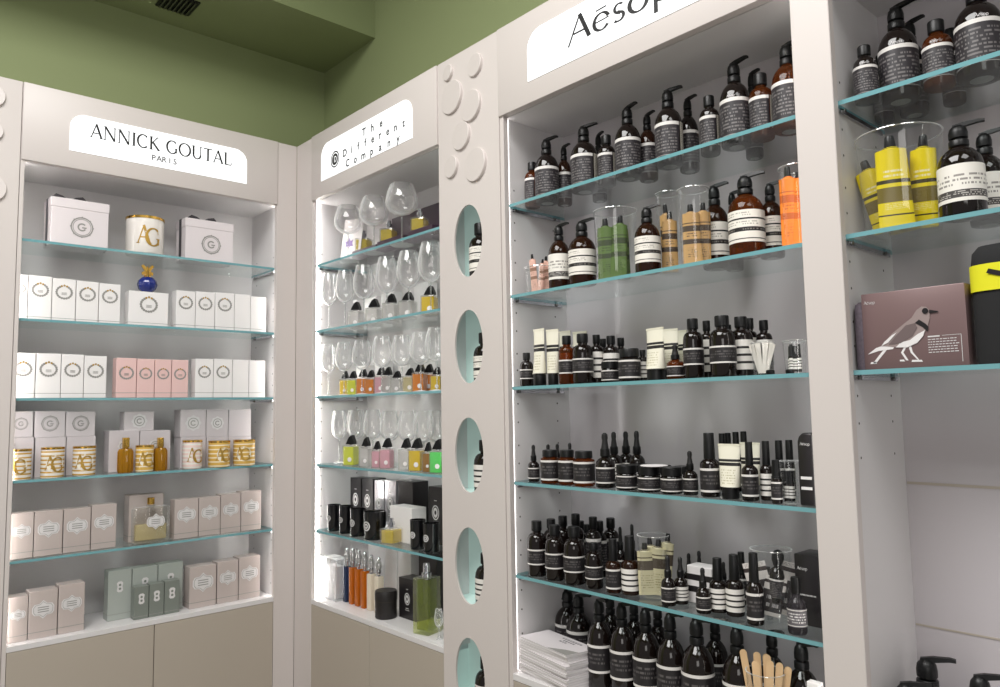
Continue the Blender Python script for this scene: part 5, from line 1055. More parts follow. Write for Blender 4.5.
 ('screw_cap_bottle', (1.8033, 0.12, 0.6714), (0, 0, 0.2773), 'dark screw-cap bottle between tall pumps, top shelf of wide cabinet', 'screw cap bottles on the top shelf of the wide cabinet', dict(strip=True, R=0.0272, H=0.1583)),
 ('pump_bottle', (1.6748, 0.235, 0.6714), (0, 0, -0.1915), 'small dark pump bottle in back row, leftmost, top shelf of wide cabinet', 'pump bottles on the top shelf of the wide cabinet', dict(R=0.0244, H=0.2325)),
 ('pump_bottle', (1.8901, 0.115, 0.6714), (0, 0, -0.1684), 'tall dark pump bottle with white-topped label, rightmost, top shelf of wide cabinet', 'pump bottles on the top shelf of the wide cabinet', dict(R=0.038, H=0.2245)),
 ('pump_bottle', (1.9156, 0.178, 0.6714), (0, 0, -0.1198), 'small amber pump bottle beside tall pumps, top shelf of wide cabinet', 'pump bottles on the top shelf of the wide cabinet', dict(g='damber', R=0.0279, H=0.2111)),
 ('pump_bottle', (2.0359, 0.115, 0.6714), (0, 0, 0.3293), 'tall dark pump bottle with back label showing, rightmost, top shelf of wide cabinet', 'pump bottles on the top shelf of the wide cabinet', dict(strip=True, R=0.0386, H=0.2294)),
 ('pump_bottle', (2.0447, 0.2, 0.6714), (0, 0, 0.0117), 'small dark pump bottle behind the tall pump, top shelf of wide cabinet', 'pump bottles on the top shelf of the wide cabinet', dict(R=0.028, H=0.2246)),
 ('screw_cap_bottle', (2.1651, 0.12, 0.6714), (0, 0, 0.126), 'dark screw-cap bottle right of middle, top shelf of wide cabinet', 'screw cap bottles on the top shelf of the wide cabinet', dict(strip=True, R=0.026, H=0.1633)),
 ('pump_bottle', (2.243, 0.12, 0.6714), (0, 0, -0.0694), 'tallest dark pump bottle right of middle, top shelf of wide cabinet', 'pump bottles on the top shelf of the wide cabinet', dict(mark=True, R=0.0388, H=0.2363)),
 ('screw_cap_bottle', (2.3167, 0.12, 0.6714), (0, 0, 0.0543), 'bright amber screw-cap bottle at right, top shelf of wide cabinet', 'screw cap bottles on the top shelf of the wide cabinet', dict(g='amber', strip=True, R=0.0301, H=0.1719)),
 ('pump_bottle', (2.2267, 0.24, 0.6714), (0, 0, -0.0185), 'small dark pump bottle in back row, rightmost, top shelf of wide cabinet', 'pump bottles on the top shelf of the wide cabinet', dict(R=0.0234, H=0.2502)),
 ('pump_bottle', (2.389, 0.12, 0.6714), (0, 0, -0.0395), 'large bright amber pump bottle at right end, top shelf of wide cabinet', 'pump bottles on the top shelf of the wide cabinet', dict(g='amber', R=0.0382, H=0.2295)),
 ('clear_bucket', (1.5435, 0.0786, 0.3684), (0, 0, 0), 'small clear bucket of pink tubes, second shelf of wide cabinet', 'clear buckets', dict(R=0.0486, H=0.085)),
 ('squeeze_tube', (1.5314, 0.0689, 0.3755), (0, -0.08, 0.2), 'pink hand tube standing in the bucket, leftmost, second shelf of wide cabinet', 'pink tubes in the bucket', dict(W=0.026, H=0.125, col='pink', up=True)),
 ('squeeze_tube', (1.5581, 0.0616, 0.3764), (-0.05, 0.16, -0.2), 'pink hand tube standing in the bucket, second from left, second shelf of wide cabinet', 'pink tubes in the bucket', dict(W=0.024, H=0.1, col='pink', up=True)),
 ('squeeze_tube', (1.5484, 0.098, 0.3757), (0.1, 0.1, 0.3), 'pink hand tube standing in the bucket, third from left, second shelf of wide cabinet', 'pink tubes in the bucket', dict(W=0.026, H=0.115, col='pink', up=True)),
 ('squeeze_tube', (1.5702, 0.081, 0.3764), (0, 0.18, 0.4), 'pink hand tube standing in the bucket, rightmost, second shelf of wide cabinet', 'pink tubes in the bucket', dict(W=0.022, H=0.11, col='pink', up=True)),
 ('pump_bottle', (1.6362, 0.075, 0.3684), (0, 0, 0.101), 'amber pump bottle with plain white label, second shelf of wide cabinet', 'pump bottles on the second shelf of the wide cabinet', dict(g='damber', lab='plain', R=0.0345, H=0.2117)),
 ('pump_bottle', (1.7352, 0.0724, 0.3684), (0, 0, 0.1006), 'amber pump bottle with banded white label, left, second shelf of wide cabinet', 'pump bottles on the second shelf of the wide cabinet', dict(g='damber', lab='white', R=0.0424, H=0.2044)),
 ('clear_bucket', (1.8498, 0.0942, 0.3684), (0, 0, 0), 'clear bucket of green tubes, second shelf of wide cabinet', 'clear buckets', dict(R=0.0642, H=0.2091)),
 ('squeeze_tube', (1.8209, 0.0878, 0.3758), (0, -0.06, 0.5), 'green tube standing in the bucket, second from left, second shelf of wide cabinet', 'green tubes in the bucket', dict(W=0.045, H=0.165, col='green', up=True)),
 ('squeeze_tube', (1.8421, 0.0621, 0.3749), (0, -0.02, 0.6), 'green tube standing in the bucket, leftmost, second shelf of wide cabinet', 'green tubes in the bucket', dict(W=0.052, H=0.178, col='green', up=True)),
 ('squeeze_tube', (1.8614, 0.1071, 0.3744), (0.03, 0, 0.6), 'green tube standing in the bucket, rightmost, second shelf of wide cabinet', 'green tubes in the bucket', dict(W=0.045, H=0.175, col='green', up=True)),
 ('squeeze_tube', (1.8742, 0.0718, 0.3759), (0, 0.06, 0.4), 'green tube standing in the bucket, third from left, second shelf of wide cabinet', 'green tubes in the bucket', dict(W=0.048, H=0.18, col='green', up=True)),
 ('squeeze_tube', (1.8434, 0.1263, 0.3744), (0.06, 0, 0.4), 'green tube standing in the bucket, fourth from left, second shelf of wide cabinet', 'green tubes in the bucket', dict(W=0.045, H=0.17, col='green', up=True)),
 ('pump_bottle', (1.9858, 0.0657, 0.3684), (0, 0, 0.2925), 'amber pump bottle with banded white label, middle, second shelf of wide cabinet', 'pump bottles on the second shelf of the wide cabinet', dict(g='damber', lab='white', R=0.0357, H=0.1932)),
 ('clear_bucket', (2.0118, 0.135, 0.3684), (0, 0, 0), 'narrow clear bucket of two tan tubes, second shelf of wide cabinet', 'clear buckets', dict(R=0.0359, H=0.2344)),
 ('squeeze_tube', (2.0028, 0.144, 0.3752), (0, -0.04, 0.5), 'tan tube standing in the narrow bucket, leftmost, second shelf of wide cabinet', 'tan tubes in the buckets', dict(W=0.038, H=0.2, col='tan', up=True)),
 ('squeeze_tube', (2.0172, 0.1242, 0.3749), (0, 0.02, 0.6), 'tan tube standing in the narrow bucket, rightmost, second shelf of wide cabinet', 'tan tubes in the buckets', dict(W=0.044, H=0.172, col='tan', up=True)),
 ('clear_bucket', (2.1273, 0.085, 0.3684), (0, 0, 0), 'wider clear bucket of tan tubes, second shelf of wide cabinet', 'clear buckets', dict(R=0.0414, H=0.2101)),
 ('squeeze_tube', (2.1294, 0.0705, 0.3749), (0, -0.02, 0.6), 'tan tube standing in the wider bucket, middle one, second shelf of wide cabinet', 'tan tubes in the buckets', dict(W=0.048, H=0.16, col='tan', up=True)),
 ('squeeze_tube', (2.1418, 0.0953, 0.3753), (0, 0.04, 0.6), 'tan tube standing in the wider bucket, rightmost, second shelf of wide cabinet', 'tan tubes in the buckets', dict(W=0.042, H=0.165, col='tan', up=True)),
 ('squeeze_tube', (2.1107, 0.0974, 0.3744), (0, 0, 0.5), 'tan tube standing in the wider bucket, leftmost, second shelf of wide cabinet', 'tan tubes in the buckets', dict(W=0.042, H=0.16, col='tan', up=True)),
 ('pump_bottle', (2.1408, 0.165, 0.3684), (0, 0, 0.1592), 'amber pump bottle with white label left of largest, second shelf of wide cabinet', 'pump bottles on the second shelf of the wide cabinet', dict(g='damber', lab='white', R=0.0367, H=0.2386)),
 ('pump_bottle', (2.2861, 0.074, 0.3684), (0, 0, 0.3074), 'largest amber pump bottle with white label, second shelf of wide cabinet', 'pump bottles on the second shelf of the wide cabinet', dict(g='amber', lab='white', R=0.044, H=0.2126)),
 ('pump_bottle', (2.1591, 0.226, 0.3684), (0, 0, 0.2638), 'small dark pump bottle in back row, second shelf of wide cabinet', 'pump bottles on the second shelf of the wide cabinet', dict(lab='white', R=0.0238, H=0.2259)),
 ('pump_bottle', (2.3144, 0.146, 0.3684), (0, 0, 0.3446), 'amber pump bottle with white label right of largest, second shelf of wide cabinet', 'pump bottles on the second shelf of the wide cabinet', dict(g='damber', lab='white', R=0.0299, H=0.199)),
 ('clear_bucket', (2.421, 0.075, 0.3684), (0, 0, 0), 'clear bucket of orange tubes at right end, second shelf of wide cabinet', 'clear buckets', dict(R=0.0397, H=0.1941)),
 ('squeeze_tube', (2.4091, 0.0631, 0.3749), (0, -0.02, 0.6), 'orange tube standing in the right-end bucket, leftmost, second shelf of wide cabinet', 'orange tubes in the bucket', dict(W=0.045, H=0.19, col='orange', up=True)),
 ('squeeze_tube', (2.431, 0.073, 0.3751), (0, 0.03, 0.5), 'orange tube standing in the right-end bucket, rightmost, second shelf of wide cabinet', 'orange tubes in the bucket', dict(W=0.045, H=0.185, col='orange', up=True)),
 ('squeeze_tube', (2.4171, 0.0909, 0.3744), (0.03, 0, 0.5), 'orange tube standing in the right-end bucket, middle one, second shelf of wide cabinet', 'orange tubes in the bucket', dict(W=0.042, H=0.18, col='orange', up=True)),
 ('screw_cap_bottle', (1.4934, 0.06, 0.0694), (0, 0, 0.1528), 'smallest dark screw-cap bottle at left end, third shelf of wide cabinet', 'screw cap bottles on the third shelf of the wide cabinet', dict(lab='two', capf=0.2, R=0.0219, H=0.1093)),
 ('squeeze_tube', (1.553, 0.06, 0.0694), (0, 0, -0.1521), 'ivory squeeze tube standing on black cap at left, leftmost, third shelf of wide cabinet', 'tubes on the third shelf of the wide cabinet', dict(col='ivory', H=0.1824, W=0.0539)),
 ('squeeze_tube', (1.603, 0.07, 0.0694), (0, 0, 0.2664), 'ivory squeeze tube standing on black cap at left, rightmost, third shelf of wide cabinet', 'tubes on the third shelf of the wide cabinet', dict(col='ivory', H=0.1769, W=0.0432)),
 ('screw_cap_bottle', (1.6704, 0.062, 0.0694), (0, 0, 0.3288), 'amber round-shouldered bottle beside ivory tubes, third shelf of wide cabinet', 'screw cap bottles on the third shelf of the wide cabinet', dict(lab='two', g='amber', R=0.0252, H=0.1502)),
 ('screw_cap_bottle', (1.7366, 0.0613, 0.0694), (0, 0, 0.2928), 'large dark round-shouldered bottle beside the amber one, third shelf of wide cabinet', 'screw cap bottles on the third shelf of the wide cabinet', dict(lab='two', R=0.0313, H=0.1508)),
 ('squeeze_tube', (1.5629, 0.17, 0.0694), (0, 0, 0.0915), 'ivory squeeze tube behind the round bottles, leftmost, third shelf of wide cabinet', 'tubes on the third shelf of the wide cabinet', dict(col='ivory', H=0.1813, W=0.0449)),
 ('squeeze_tube', (1.6286, 0.17, 0.0694), (0, 0, 0.1783), 'ivory squeeze tube behind the round bottles, rightmost, third shelf of wide cabinet', 'tubes on the third shelf of the wide cabinet', dict(col='ivory', H=0.1739, W=0.0507)),
 ('screw_cap_bottle', (1.7445, 0.116, 0.0694), (0, 0, -0.1233), 'dark bottle with striped white label, left of jars, third shelf of wide cabinet', 'screw cap bottles on the third shelf of the wide cabinet', dict(lab='stripe', R=0.0211, H=0.1499)),
 ('screw_cap_bottle', (1.7074, 0.19, 0.0694), (0, 0, 0.249), 'dark bottle in back row behind jars, leftmost, third shelf of wide cabinet', 'screw cap bottles on the third shelf of the wide cabinet', dict(lab='text', R=0.0187, H=0.1442)),
 ('screw_cap_bottle', (1.7896, 0.13, 0.0694), (0, 0, 0.0941), 'dark bottle with striped white label, behind jars, third shelf of wide cabinet', 'screw cap bottles on the third shelf of the wide cabinet', dict(lab='stripe', R=0.0238, H=0.1438)),
 ('screw_cap_bottle', (1.7794, 0.19, 0.0694), (0, 0, -0.079), 'dark bottle in back row behind jars, rightmost, third shelf of wide cabinet', 'screw cap bottles on the third shelf of the wide cabinet', dict(lab='text', R=0.0197, H=0.1416)),
 ('cream_jar', (1.8422, 0.06, 0.0694), (0, 0, -0.2119), 'small dark cream jar with white lines, third shelf of wide cabinet', 'cream jars on the third shelf of the wide cabinet', dict(R=0.0258, H=0.06)),
 ('cream_jar', (1.9127, 0.0607, 0.0694), (0, 0, 0.2624), 'large dark cream jar with white lines, third shelf of wide cabinet', 'cream jars on the third shelf of the wide cabinet', dict(lidr=0.9, lid=0.25, R=0.0307, H=0.0929)),
 ('screw_cap_bottle', (1.9238, 0.108, 0.0694), (0, 0, 0.3439), 'small bottle with white striped label beside jar, third shelf of wide cabinet', 'screw cap bottles on the third shelf of the wide cabinet', dict(lab='stripe', R=0.0155, H=0.0911)),
 ('squeeze_tube', (2.0038, 0.0608, 0.0694), (0, 0, -0.1969), 'wide ivory squeeze tube in the middle, third shelf of wide cabinet', 'tubes on the third shelf of the wide cabinet', dict(col='ivory', H=0.1446, W=0.0654)),
 ('squeeze_tube', (2.0023, 0.13, 0.0694), (0, 0, 0.2304), 'ivory squeeze tube behind amber dropper, leftmost, third shelf of wide cabinet', 'tubes on the third shelf of the wide cabinet', dict(col='ivory', H=0.1459, W=0.0492)),
 ('squeeze_tube', (1.9973, 0.19, 0.0694), (0, 0, -0.0037), 'ivory squeeze tube behind amber dropper, rightmost, third shelf of wide cabinet', 'tubes on the third shelf of the wide cabinet', dict(col='ivory', H=0.1455, W=0.0413)),
 ('dropper_bottle', (2.068, 0.06, 0.0694), (0, 0, -0.1595), 'amber dropper bottle with orange glow, third shelf of wide cabinet', None, dict(g='amber', R=0.0234, H=0.0928)),
 ('screw_cap_bottle', (2.1256, 0.06, 0.0694), (0, 0, -0.0737), 'tall dark round-shouldered bottle in front row, third shelf of wide cabinet', 'screw cap bottles on the third shelf of the wide cabinet', dict(lab='two', R=0.026, H=0.1573)),
 ('screw_cap_bottle', (2.1227, 0.13, 0.0694), (0, 0, 0.2113), 'dark bottle behind the tall round bottles, third shelf of wide cabinet', 'screw cap bottles on the third shelf of the wide cabinet', dict(lab='stripe', R=0.0181, H=0.1568)),
 ('screw_cap_bottle', (2.2109, 0.0628, 0.0694), (0, 0, 0.2737), 'largest dark round-shouldered bottle in front, third shelf of wide cabinet', 'screw cap bottles on the third shelf of the wide cabinet', dict(lab='two', R=0.0328, H=0.1566)),
 ('screw_cap_bottle', (2.2277, 0.125, 0.0694), (0, 0, -0.2235), 'dark bottle with striped white label right of largest, third shelf of wide cabinet', 'screw cap bottles on the third shelf of the wide cabinet', dict(lab='stripe', R=0.0294, H=0.1566)),
 ('screw_cap_bottle', (2.2251, 0.174, 0.0694), (0, 0, 0.1187), 'dark bottle behind the strips, leftmost, third shelf of wide cabinet', 'screw cap bottles on the third shelf of the wide cabinet', dict(lab='stripe', R=0.0186, H=0.1563)),
 ('screw_cap_bottle', (2.2668, 0.17, 0.0694), (0, 0, -0.223), 'dark bottle behind the strips, rightmost, third shelf of wide cabinet', 'screw cap bottles on the third shelf of the wide cabinet', dict(lab='text', R=0.0206, H=0.1466)),
 ('screw_cap_bottle', (2.163, 0.17, 0.0694), (0, 0, 0.1811), 'dark bottle behind largest bottle, third shelf of wide cabinet', 'screw cap bottles on the third shelf of the wide cabinet', dict(lab='text', R=0.0167, H=0.1446)),
 ('clear_bucket', (2.3191, 0.065, 0.0694), (0, 0, 0), 'small clear cup of white strips, third shelf of wide cabinet', 'clear buckets', dict(R=0.0275, H=0.0792)),
 ('tester_strip', (2.3109, 0.0633, 0.0744), (0, -0.26, 0.3), 'white strip fanned in small cup, leftmost, third shelf of wide cabinet', 'white strips in the cup', dict(H=0.0738)),
 ('tester_strip', (2.3133, 0.0708, 0.0744), (0.05, -0.14, 0.3), 'white strip fanned in small cup, third from left, third shelf of wide cabinet', 'white strips in the cup', dict(H=0.0765)),
 ('tester_strip', (2.3171, 0.0576, 0.0744), (0, -0.08, 0.3), 'white strip fanned in small cup, second from left, third shelf of wide cabinet', 'white strips in the cup', dict(H=0.0747)),
 ('tester_strip', (2.3208, 0.0683, 0.0744), (0, 0.02, 0.3), 'white strip fanned in small cup, fifth from left, third shelf of wide cabinet', 'white strips in the cup', dict(H=0.0774)),
 ('tester_strip', (2.3228, 0.0584, 0.0744), (-0.03, 0.1, 0.3), 'white strip fanned in small cup, fourth from left, third shelf of wide cabinet', 'white strips in the cup', dict(H=0.0765)),
 ('tester_strip', (2.3257, 0.0675, 0.0744), (0, 0.18, 0.3), 'white strip fanned in small cup, rightmost, third shelf of wide cabinet', 'white strips in the cup', dict(H=0.0747)),
 ('tester_strip', (2.3274, 0.0617, 0.0744), (0, 0.26, 0.3), 'white strip fanned in small cup, sixth from left, third shelf of wide cabinet', 'white strips in the cup', dict(H=0.072)),
 ('bottle_cap', (2.3495, 0.0401, 0.0694), (0, 0, -0.0514), 'loose black cap in front of the strips, third shelf of wide cabinet', 'loose caps', dict(R=0.0101, H=0.0112)),
 ('bottle_cap', (2.3983, 0.04, 0.0694), (0, 0, 0.2785), 'loose black cap in front of clear cup, third shelf of wide cabinet', 'loose caps', dict(R=0.0098, H=0.01)),
 ('clear_bucket', (2.3902, 0.085, 0.0694), (0, 0, 0), 'clear cup of slim black-capped tubes at right end, third shelf of wide cabinet', 'clear buckets', dict(R=0.0266, H=0.0795)),
 ('slim_spray_bottle', (2.3793, 0.083, 0.0744), (0, 0, 0.3), 'slim white black-capped tube in cup, leftmost, third shelf of wide cabinet', 'slim tubes in the cup', dict(R=0.0052, H=0.062, g='dark', lab='stripe')),
 ('slim_spray_bottle', (2.3862, 0.075, 0.0744), (0, 0, 0.3), 'slim white black-capped tube in cup, second from left, third shelf of wide cabinet', 'slim tubes in the cup', dict(R=0.0052, H=0.066, g='dark', lab='stripe')),
 ('slim_spray_bottle', (2.3942, 0.076, 0.0744), (0, 0, 0.3), 'slim white black-capped tube in cup, third from left, third shelf of wide cabinet', 'slim tubes in the cup', dict(R=0.0052, H=0.062, g='dark', lab='stripe')),
 ('slim_spray_bottle', (2.4002, 0.084, 0.0744), (0, 0, 0.3), 'slim white black-capped tube in cup, rightmost, third shelf of wide cabinet', 'slim tubes in the cup', dict(R=0.0052, H=0.066, g='dark', lab='stripe')),
 ('slim_spray_bottle', (2.3902, 0.093, 0.0744), (0, 0, 0.3), 'slim white black-capped tube in cup, fourth from left, third shelf of wide cabinet', 'slim tubes in the cup', dict(R=0.0052, H=0.062, g='dark', lab='stripe')),
 ('dropper_bottle', (1.5167, 0.06, -0.2336), (0, 0, 0.3384), 'small dark dropper bottle at left end, fourth shelf of wide cabinet', 'dropper bottles on the fourth shelf of the wide cabinet', dict(R=0.0183, H=0.1158)),
 ('cream_jar', (1.59, 0.06, -0.2336), (0, 0, 0.0533), 'amber jar with black lid in left trio, leftmost, fourth shelf of wide cabinet', 'cream jars on the fourth shelf of the wide cabinet', dict(g='amber', lid=0.2, lidr=0.8, R=0.0295, H=0.1021)),
 ('cream_jar', (1.6602, 0.062, -0.2336), (0, 0, 0.3491), 'amber jar with black lid in left trio, middle one, fourth shelf of wide cabinet', 'cream jars on the fourth shelf of the wide cabinet', dict(g='amber', lid=0.2, lidr=0.8, R=0.0273, H=0.104)),
 ('cream_jar', (1.7287, 0.0625, -0.2336), (0, 0, -0.0642), 'amber jar with black lid in left trio, rightmost, fourth shelf of wide cabinet', 'cream jars on the fourth shelf of the wide cabinet', dict(g='amber', lid=0.2, lidr=0.8, R=0.0325, H=0.103)),
 ('dropper_bottle', (1.4743, 0.17, -0.2336), (0, 0, -0.2038), 'small dark dropper behind the amber jars, leftmost, fourth shelf of wide cabinet', 'dropper bottles on the fourth shelf of the wide cabinet', dict(R=0.0183, H=0.1115)),
 ('dropper_bottle', (1.5169, 0.17, -0.2336), (0, 0, 0.1099), 'small dark dropper behind the amber jars, middle one, fourth shelf of wide cabinet', 'dropper bottles on the fourth shelf of the wide cabinet', dict(R=0.018, H=0.1141)),
 ('dropper_bottle', (1.5726, 0.17, -0.2336), (0, 0, -0.2312), 'small dark dropper behind the amber jars, rightmost, fourth shelf of wide cabinet', 'dropper bottles on the fourth shelf of the wide cabinet', dict(R=0.0177, H=0.1186)),
 ('dropper_bottle', (1.8121, 0.062, -0.2336), (0, 0, -0.1316), 'large dark dropper bottle right of amber jars, fourth shelf of wide cabinet', 'dropper bottles on the fourth shelf of the wide cabinet', dict(R=0.0279, H=0.1576)),
 ('dropper_bottle', (1.7401, 0.19, -0.2336), (0, 0, -0.0052), 'dark dropper in back row behind the jars, leftmost, fourth shelf of wide cabinet', 'dropper bottles on the fourth shelf of the wide cabinet', dict(lab='stripe', R=0.0243, H=0.1554)),
 ('dropper_bottle', (1.7452, 0.242, -0.2336), (0, 0, 0.1163), 'dark dropper in back row behind the jars, middle one, fourth shelf of wide cabinet', 'dropper bottles on the fourth shelf of the wide cabinet', dict(lab='stripe', R=0.0246, H=0.1552)),
 ('dropper_bottle', (1.8282, 0.19, -0.2336), (0, 0, -0.1563), 'dark dropper in back row behind the jars, rightmost, fourth shelf of wide cabinet', 'dropper bottles on the fourth shelf of the wide cabinet', dict(lab='stripe', R=0.0235, H=0.1594)),
 ('cream_jar', (1.8904, 0.06, -0.2336), (0, 0, -0.2245), 'low black cream jar in front row, leftmost, fourth shelf of wide cabinet', 'cream jars on the fourth shelf of the wide cabinet', dict(R=0.0292, H=0.0689)),
 ('cream_jar', (1.9675, 0.0609, -0.2336), (0, 0, 0.2707), 'low black cream jar in front row, middle one, fourth shelf of wide cabinet', 'cream jars on the fourth shelf of the wide cabinet', dict(R=0.0309, H=0.0681)),
 ('cream_jar', (2.0419, 0.06, -0.2336), (0, 0, -0.0617), 'low black cream jar in front row, rightmost, fourth shelf of wide cabinet', 'cream jars on the fourth shelf of the wide cabinet', dict(R=0.0286, H=0.0702)),
 ('tester_disc', (1.9805, 0.0676, -0.1647), (0, 0, 0.3252), 'pale round tester disc lying on the jars, fourth shelf of wide cabinet', None, dict(R=0.0376, H=0.003)),
 ('cream_jar', (1.8665, 0.15, -0.2336), (0, 0, 0.288), 'low black cream jar in second row, leftmost, fourth shelf of wide cabinet', 'cream jars on the fourth shelf of the wide cabinet', dict(R=0.0287, H=0.0651)),
 ('cream_jar', (1.9442, 0.15, -0.2336), (0, 0, -0.0233), 'low black cream jar in second row, middle one, fourth shelf of wide cabinet', 'cream jars on the fourth shelf of the wide cabinet', dict(R=0.0278, H=0.0656)),
 ('cream_jar', (2.011, 0.16, -0.2336), (0, 0, 0.0262), 'low black cream jar in second row, rightmost, fourth shelf of wide cabinet', 'cream jars on the fourth shelf of the wide cabinet', dict(R=0.0243, H=0.0652)),
 ('dropper_bottle', (2.0978, 0.065, -0.2336), (0, 0, 0.062), 'small dark dropper right of low jars, fourth shelf of wide cabinet', 'dropper bottles on the fourth shelf of the wide cabinet', dict(R=0.019, H=0.1141)),
 ('tall_cap_bottle', (2.1575, 0.065, -0.2336), (0, 0, 0.1363), 'dark bottle with tall black cap right of dropper, fourth shelf of wide cabinet', 'tall cap bottles on the fourth shelf of the wide cabinet', dict(R=0.0246, H=0.1619)),
 ('squeeze_tube', (2.2147, 0.065, -0.2336), (0, 0, 0.1074), 'ivory squeeze tube on black cap, front, fourth shelf of wide cabinet', 'tubes on the fourth shelf of the wide cabinet', dict(col='ivory', H=0.1351, W=0.0557)),
 ('squeeze_tube', (2.235, 0.13, -0.2336), (0, 0, 0.0856), 'ivory squeeze tube on black cap, behind, fourth shelf of wide cabinet', 'tubes on the fourth shelf of the wide cabinet', dict(col='ivory', H=0.1365, W=0.051)),
 ('slim_spray_bottle', (2.1057, 0.21, -0.2336), (0, 0, 0.1221), 'tall black-capped slim bottle in back row, leftmost, fourth shelf of wide cabinet', 'slim bottles on the fourth shelf of the wide cabinet', dict(R=0.0111, H=0.1549)),
 ('slim_spray_bottle', (2.1096, 0.234, -0.2336), (0, 0, 0.3144), 'tall black-capped slim bottle in back row, second from left, fourth shelf of wide cabinet', 'slim bottles on the fourth shelf of the wide cabinet', dict(R=0.0112, H=0.1555)),
 ('slim_spray_bottle', (2.1482, 0.21, -0.2336), (0, 0, 0.0542), 'tall black-capped slim bottle in back row, third from left, fourth shelf of wide cabinet', 'slim bottles on the fourth shelf of the wide cabinet', dict(R=0.0109, H=0.1595)),
 ('slim_spray_bottle', (2.1719, 0.21, -0.2336), (0, 0, 0.0087), 'tall black-capped slim bottle in back row, rightmost, fourth shelf of wide cabinet', 'slim bottles on the fourth shelf of the wide cabinet', dict(R=0.0108, H=0.1611)),
 ('tall_cap_bottle', (2.2751, 0.055, -0.2336), (0, 0, 0.1822), 'dark bottle with tall dark cap in front row, fourth shelf of wide cabinet', 'tall cap bottles on the fourth shelf of the wide cabinet', dict(capr=0.48, R=0.0196, H=0.1418)),
 ('tall_cap_bottle', (2.3004, 0.09, -0.2336), (0, 0, -0.1074), 'dark bottle with white striped label, fourth shelf of wide cabinet', 'tall cap bottles on the fourth shelf of the wide cabinet', dict(lab='stripe', R=0.0161, H=0.1433)),
 ('slim_spray_bottle', (2.3489, 0.045, -0.2336), (0, 0, -0.0693), 'short slim dark bottle at front, fourth shelf of wide cabinet', 'slim bottles on the fourth shelf of the wide cabinet', dict(R=0.0121, H=0.1016)),
 ('clear_bucket', (2.3669, 0.075, -0.2336), (0, 0, 0), 'clear printed cup of slim black tubes, fourth shelf of wide cabinet', 'clear buckets', dict(R=0.0209, H=0.0982)),
 ('slim_spray_bottle', (2.361, 0.07, -0.2286), (0, 0, 0.3), 'slim black tube in printed cup, leftmost, fourth shelf of wide cabinet', 'slim tubes in the printed cup', dict(R=0.007, H=0.07, g='dark', lab='stripe')),
 ('slim_spray_bottle', (2.3727, 0.07, -0.2286), (0, 0, 0.3), 'slim black tube in printed cup, middle one, fourth shelf of wide cabinet', 'slim tubes in the printed cup', dict(R=0.007, H=0.07, g='dark', lab='stripe')),
 ('slim_spray_bottle', (2.3669, 0.0817, -0.2286), (0, 0, 0.3), 'slim black tube in printed cup, rightmost, fourth shelf of wide cabinet', 'slim tubes in the printed cup', dict(R=0.007, H=0.07, g='dark', lab='stripe')),
 ('slim_spray_bottle', (2.2815, 0.19, -0.2336), (0, 0, 0.3367), 'tall black bottle behind the printed cup, leftmost, fourth shelf of wide cabinet', 'slim bottles on the fourth shelf of the wide cabinet', dict(R=0.0119, H=0.1401)),
 ('slim_spray_bottle', (2.3095, 0.19, -0.2336), (0, 0, 0.0627), 'tall black bottle behind the printed cup, rightmost, fourth shelf of wide cabinet', 'slim bottles on the fourth shelf of the wide cabinet', dict(R=0.0117, H=0.1419)),
 ('black_pouch', (2.4226, 0.06, -0.2336), (0, 0, 0), 'black pouch with white print at right end, fourth shelf of wide cabinet', 'pouches', dict(W=0.0375, D=0.03, H=0.1659)),
 ('screw_cap_bottle', (1.5237, 0.06, -0.5246), (0, 0, 0.0791), 'dark bottle with two white lines, front row left, leftmost, fifth shelf of wide cabinet', 'screw cap bottles on the fifth shelf of the wide cabinet', dict(lab='two', R=0.0298, H=0.1684)),
 ('screw_cap_bottle', (1.6015, 0.0606, -0.5246), (0, 0, -0.2431), 'dark bottle with two white lines, front row left, middle one, fifth shelf of wide cabinet', 'screw cap bottles on the fifth shelf of the wide cabinet', dict(lab='two', R=0.0306, H=0.1638)),
 ('screw_cap_bottle', (1.6803, 0.0627, -0.5246), (0, 0, -0.0009), 'dark bottle with two white lines, front row left, rightmost, fifth shelf of wide cabinet', 'screw cap bottles on the fifth shelf of the wide cabinet', dict(lab='two', R=0.0327, H=0.1671)),
 ('screw_cap_bottle', (1.7577, 0.062, -0.5246), (0, 0, 0.098), 'smaller dark bottle with two white lines, front row, fifth shelf of wide cabinet', 'screw cap bottles on the fifth shelf of the wide cabinet', dict(lab='two', capf=0.14, R=0.026, H=0.1277)),
 ('tall_cap_bottle', (1.8323, 0.06, -0.5246), (0, 0, -0.238), 'short dark bottle with tall dark cap, front row, fifth shelf of wide cabinet', 'tall cap bottles on the fifth shelf of the wide cabinet', dict(g='damber', R=0.0218, H=0.148)),
 ('tall_cap_bottle', (1.881, 0.075, -0.5246), (0, 0, 0.1195), 'dark bottle with striped label and tall cap, fifth shelf of wide cabinet', 'tall cap bottles on the fifth shelf of the wide cabinet', dict(lab='stripe', g='damber', R=0.0249, H=0.1601)),
 ('screw_cap_bottle', (1.4996, 0.15, -0.5246), (0, 0, 0.1293), 'dark bottle in second row at left, leftmost, fifth shelf of wide cabinet', 'screw cap bottles on the fifth shelf of the wide cabinet', dict(lab='two', R=0.0259, H=0.1625)),
 ('screw_cap_bottle', (1.553, 0.15, -0.5246), (0, 0, -0.214), 'dark bottle in second row at left, middle one, fifth shelf of wide cabinet', 'screw cap bottles on the fifth shelf of the wide cabinet', dict(lab='two', R=0.0255, H=0.1771)),
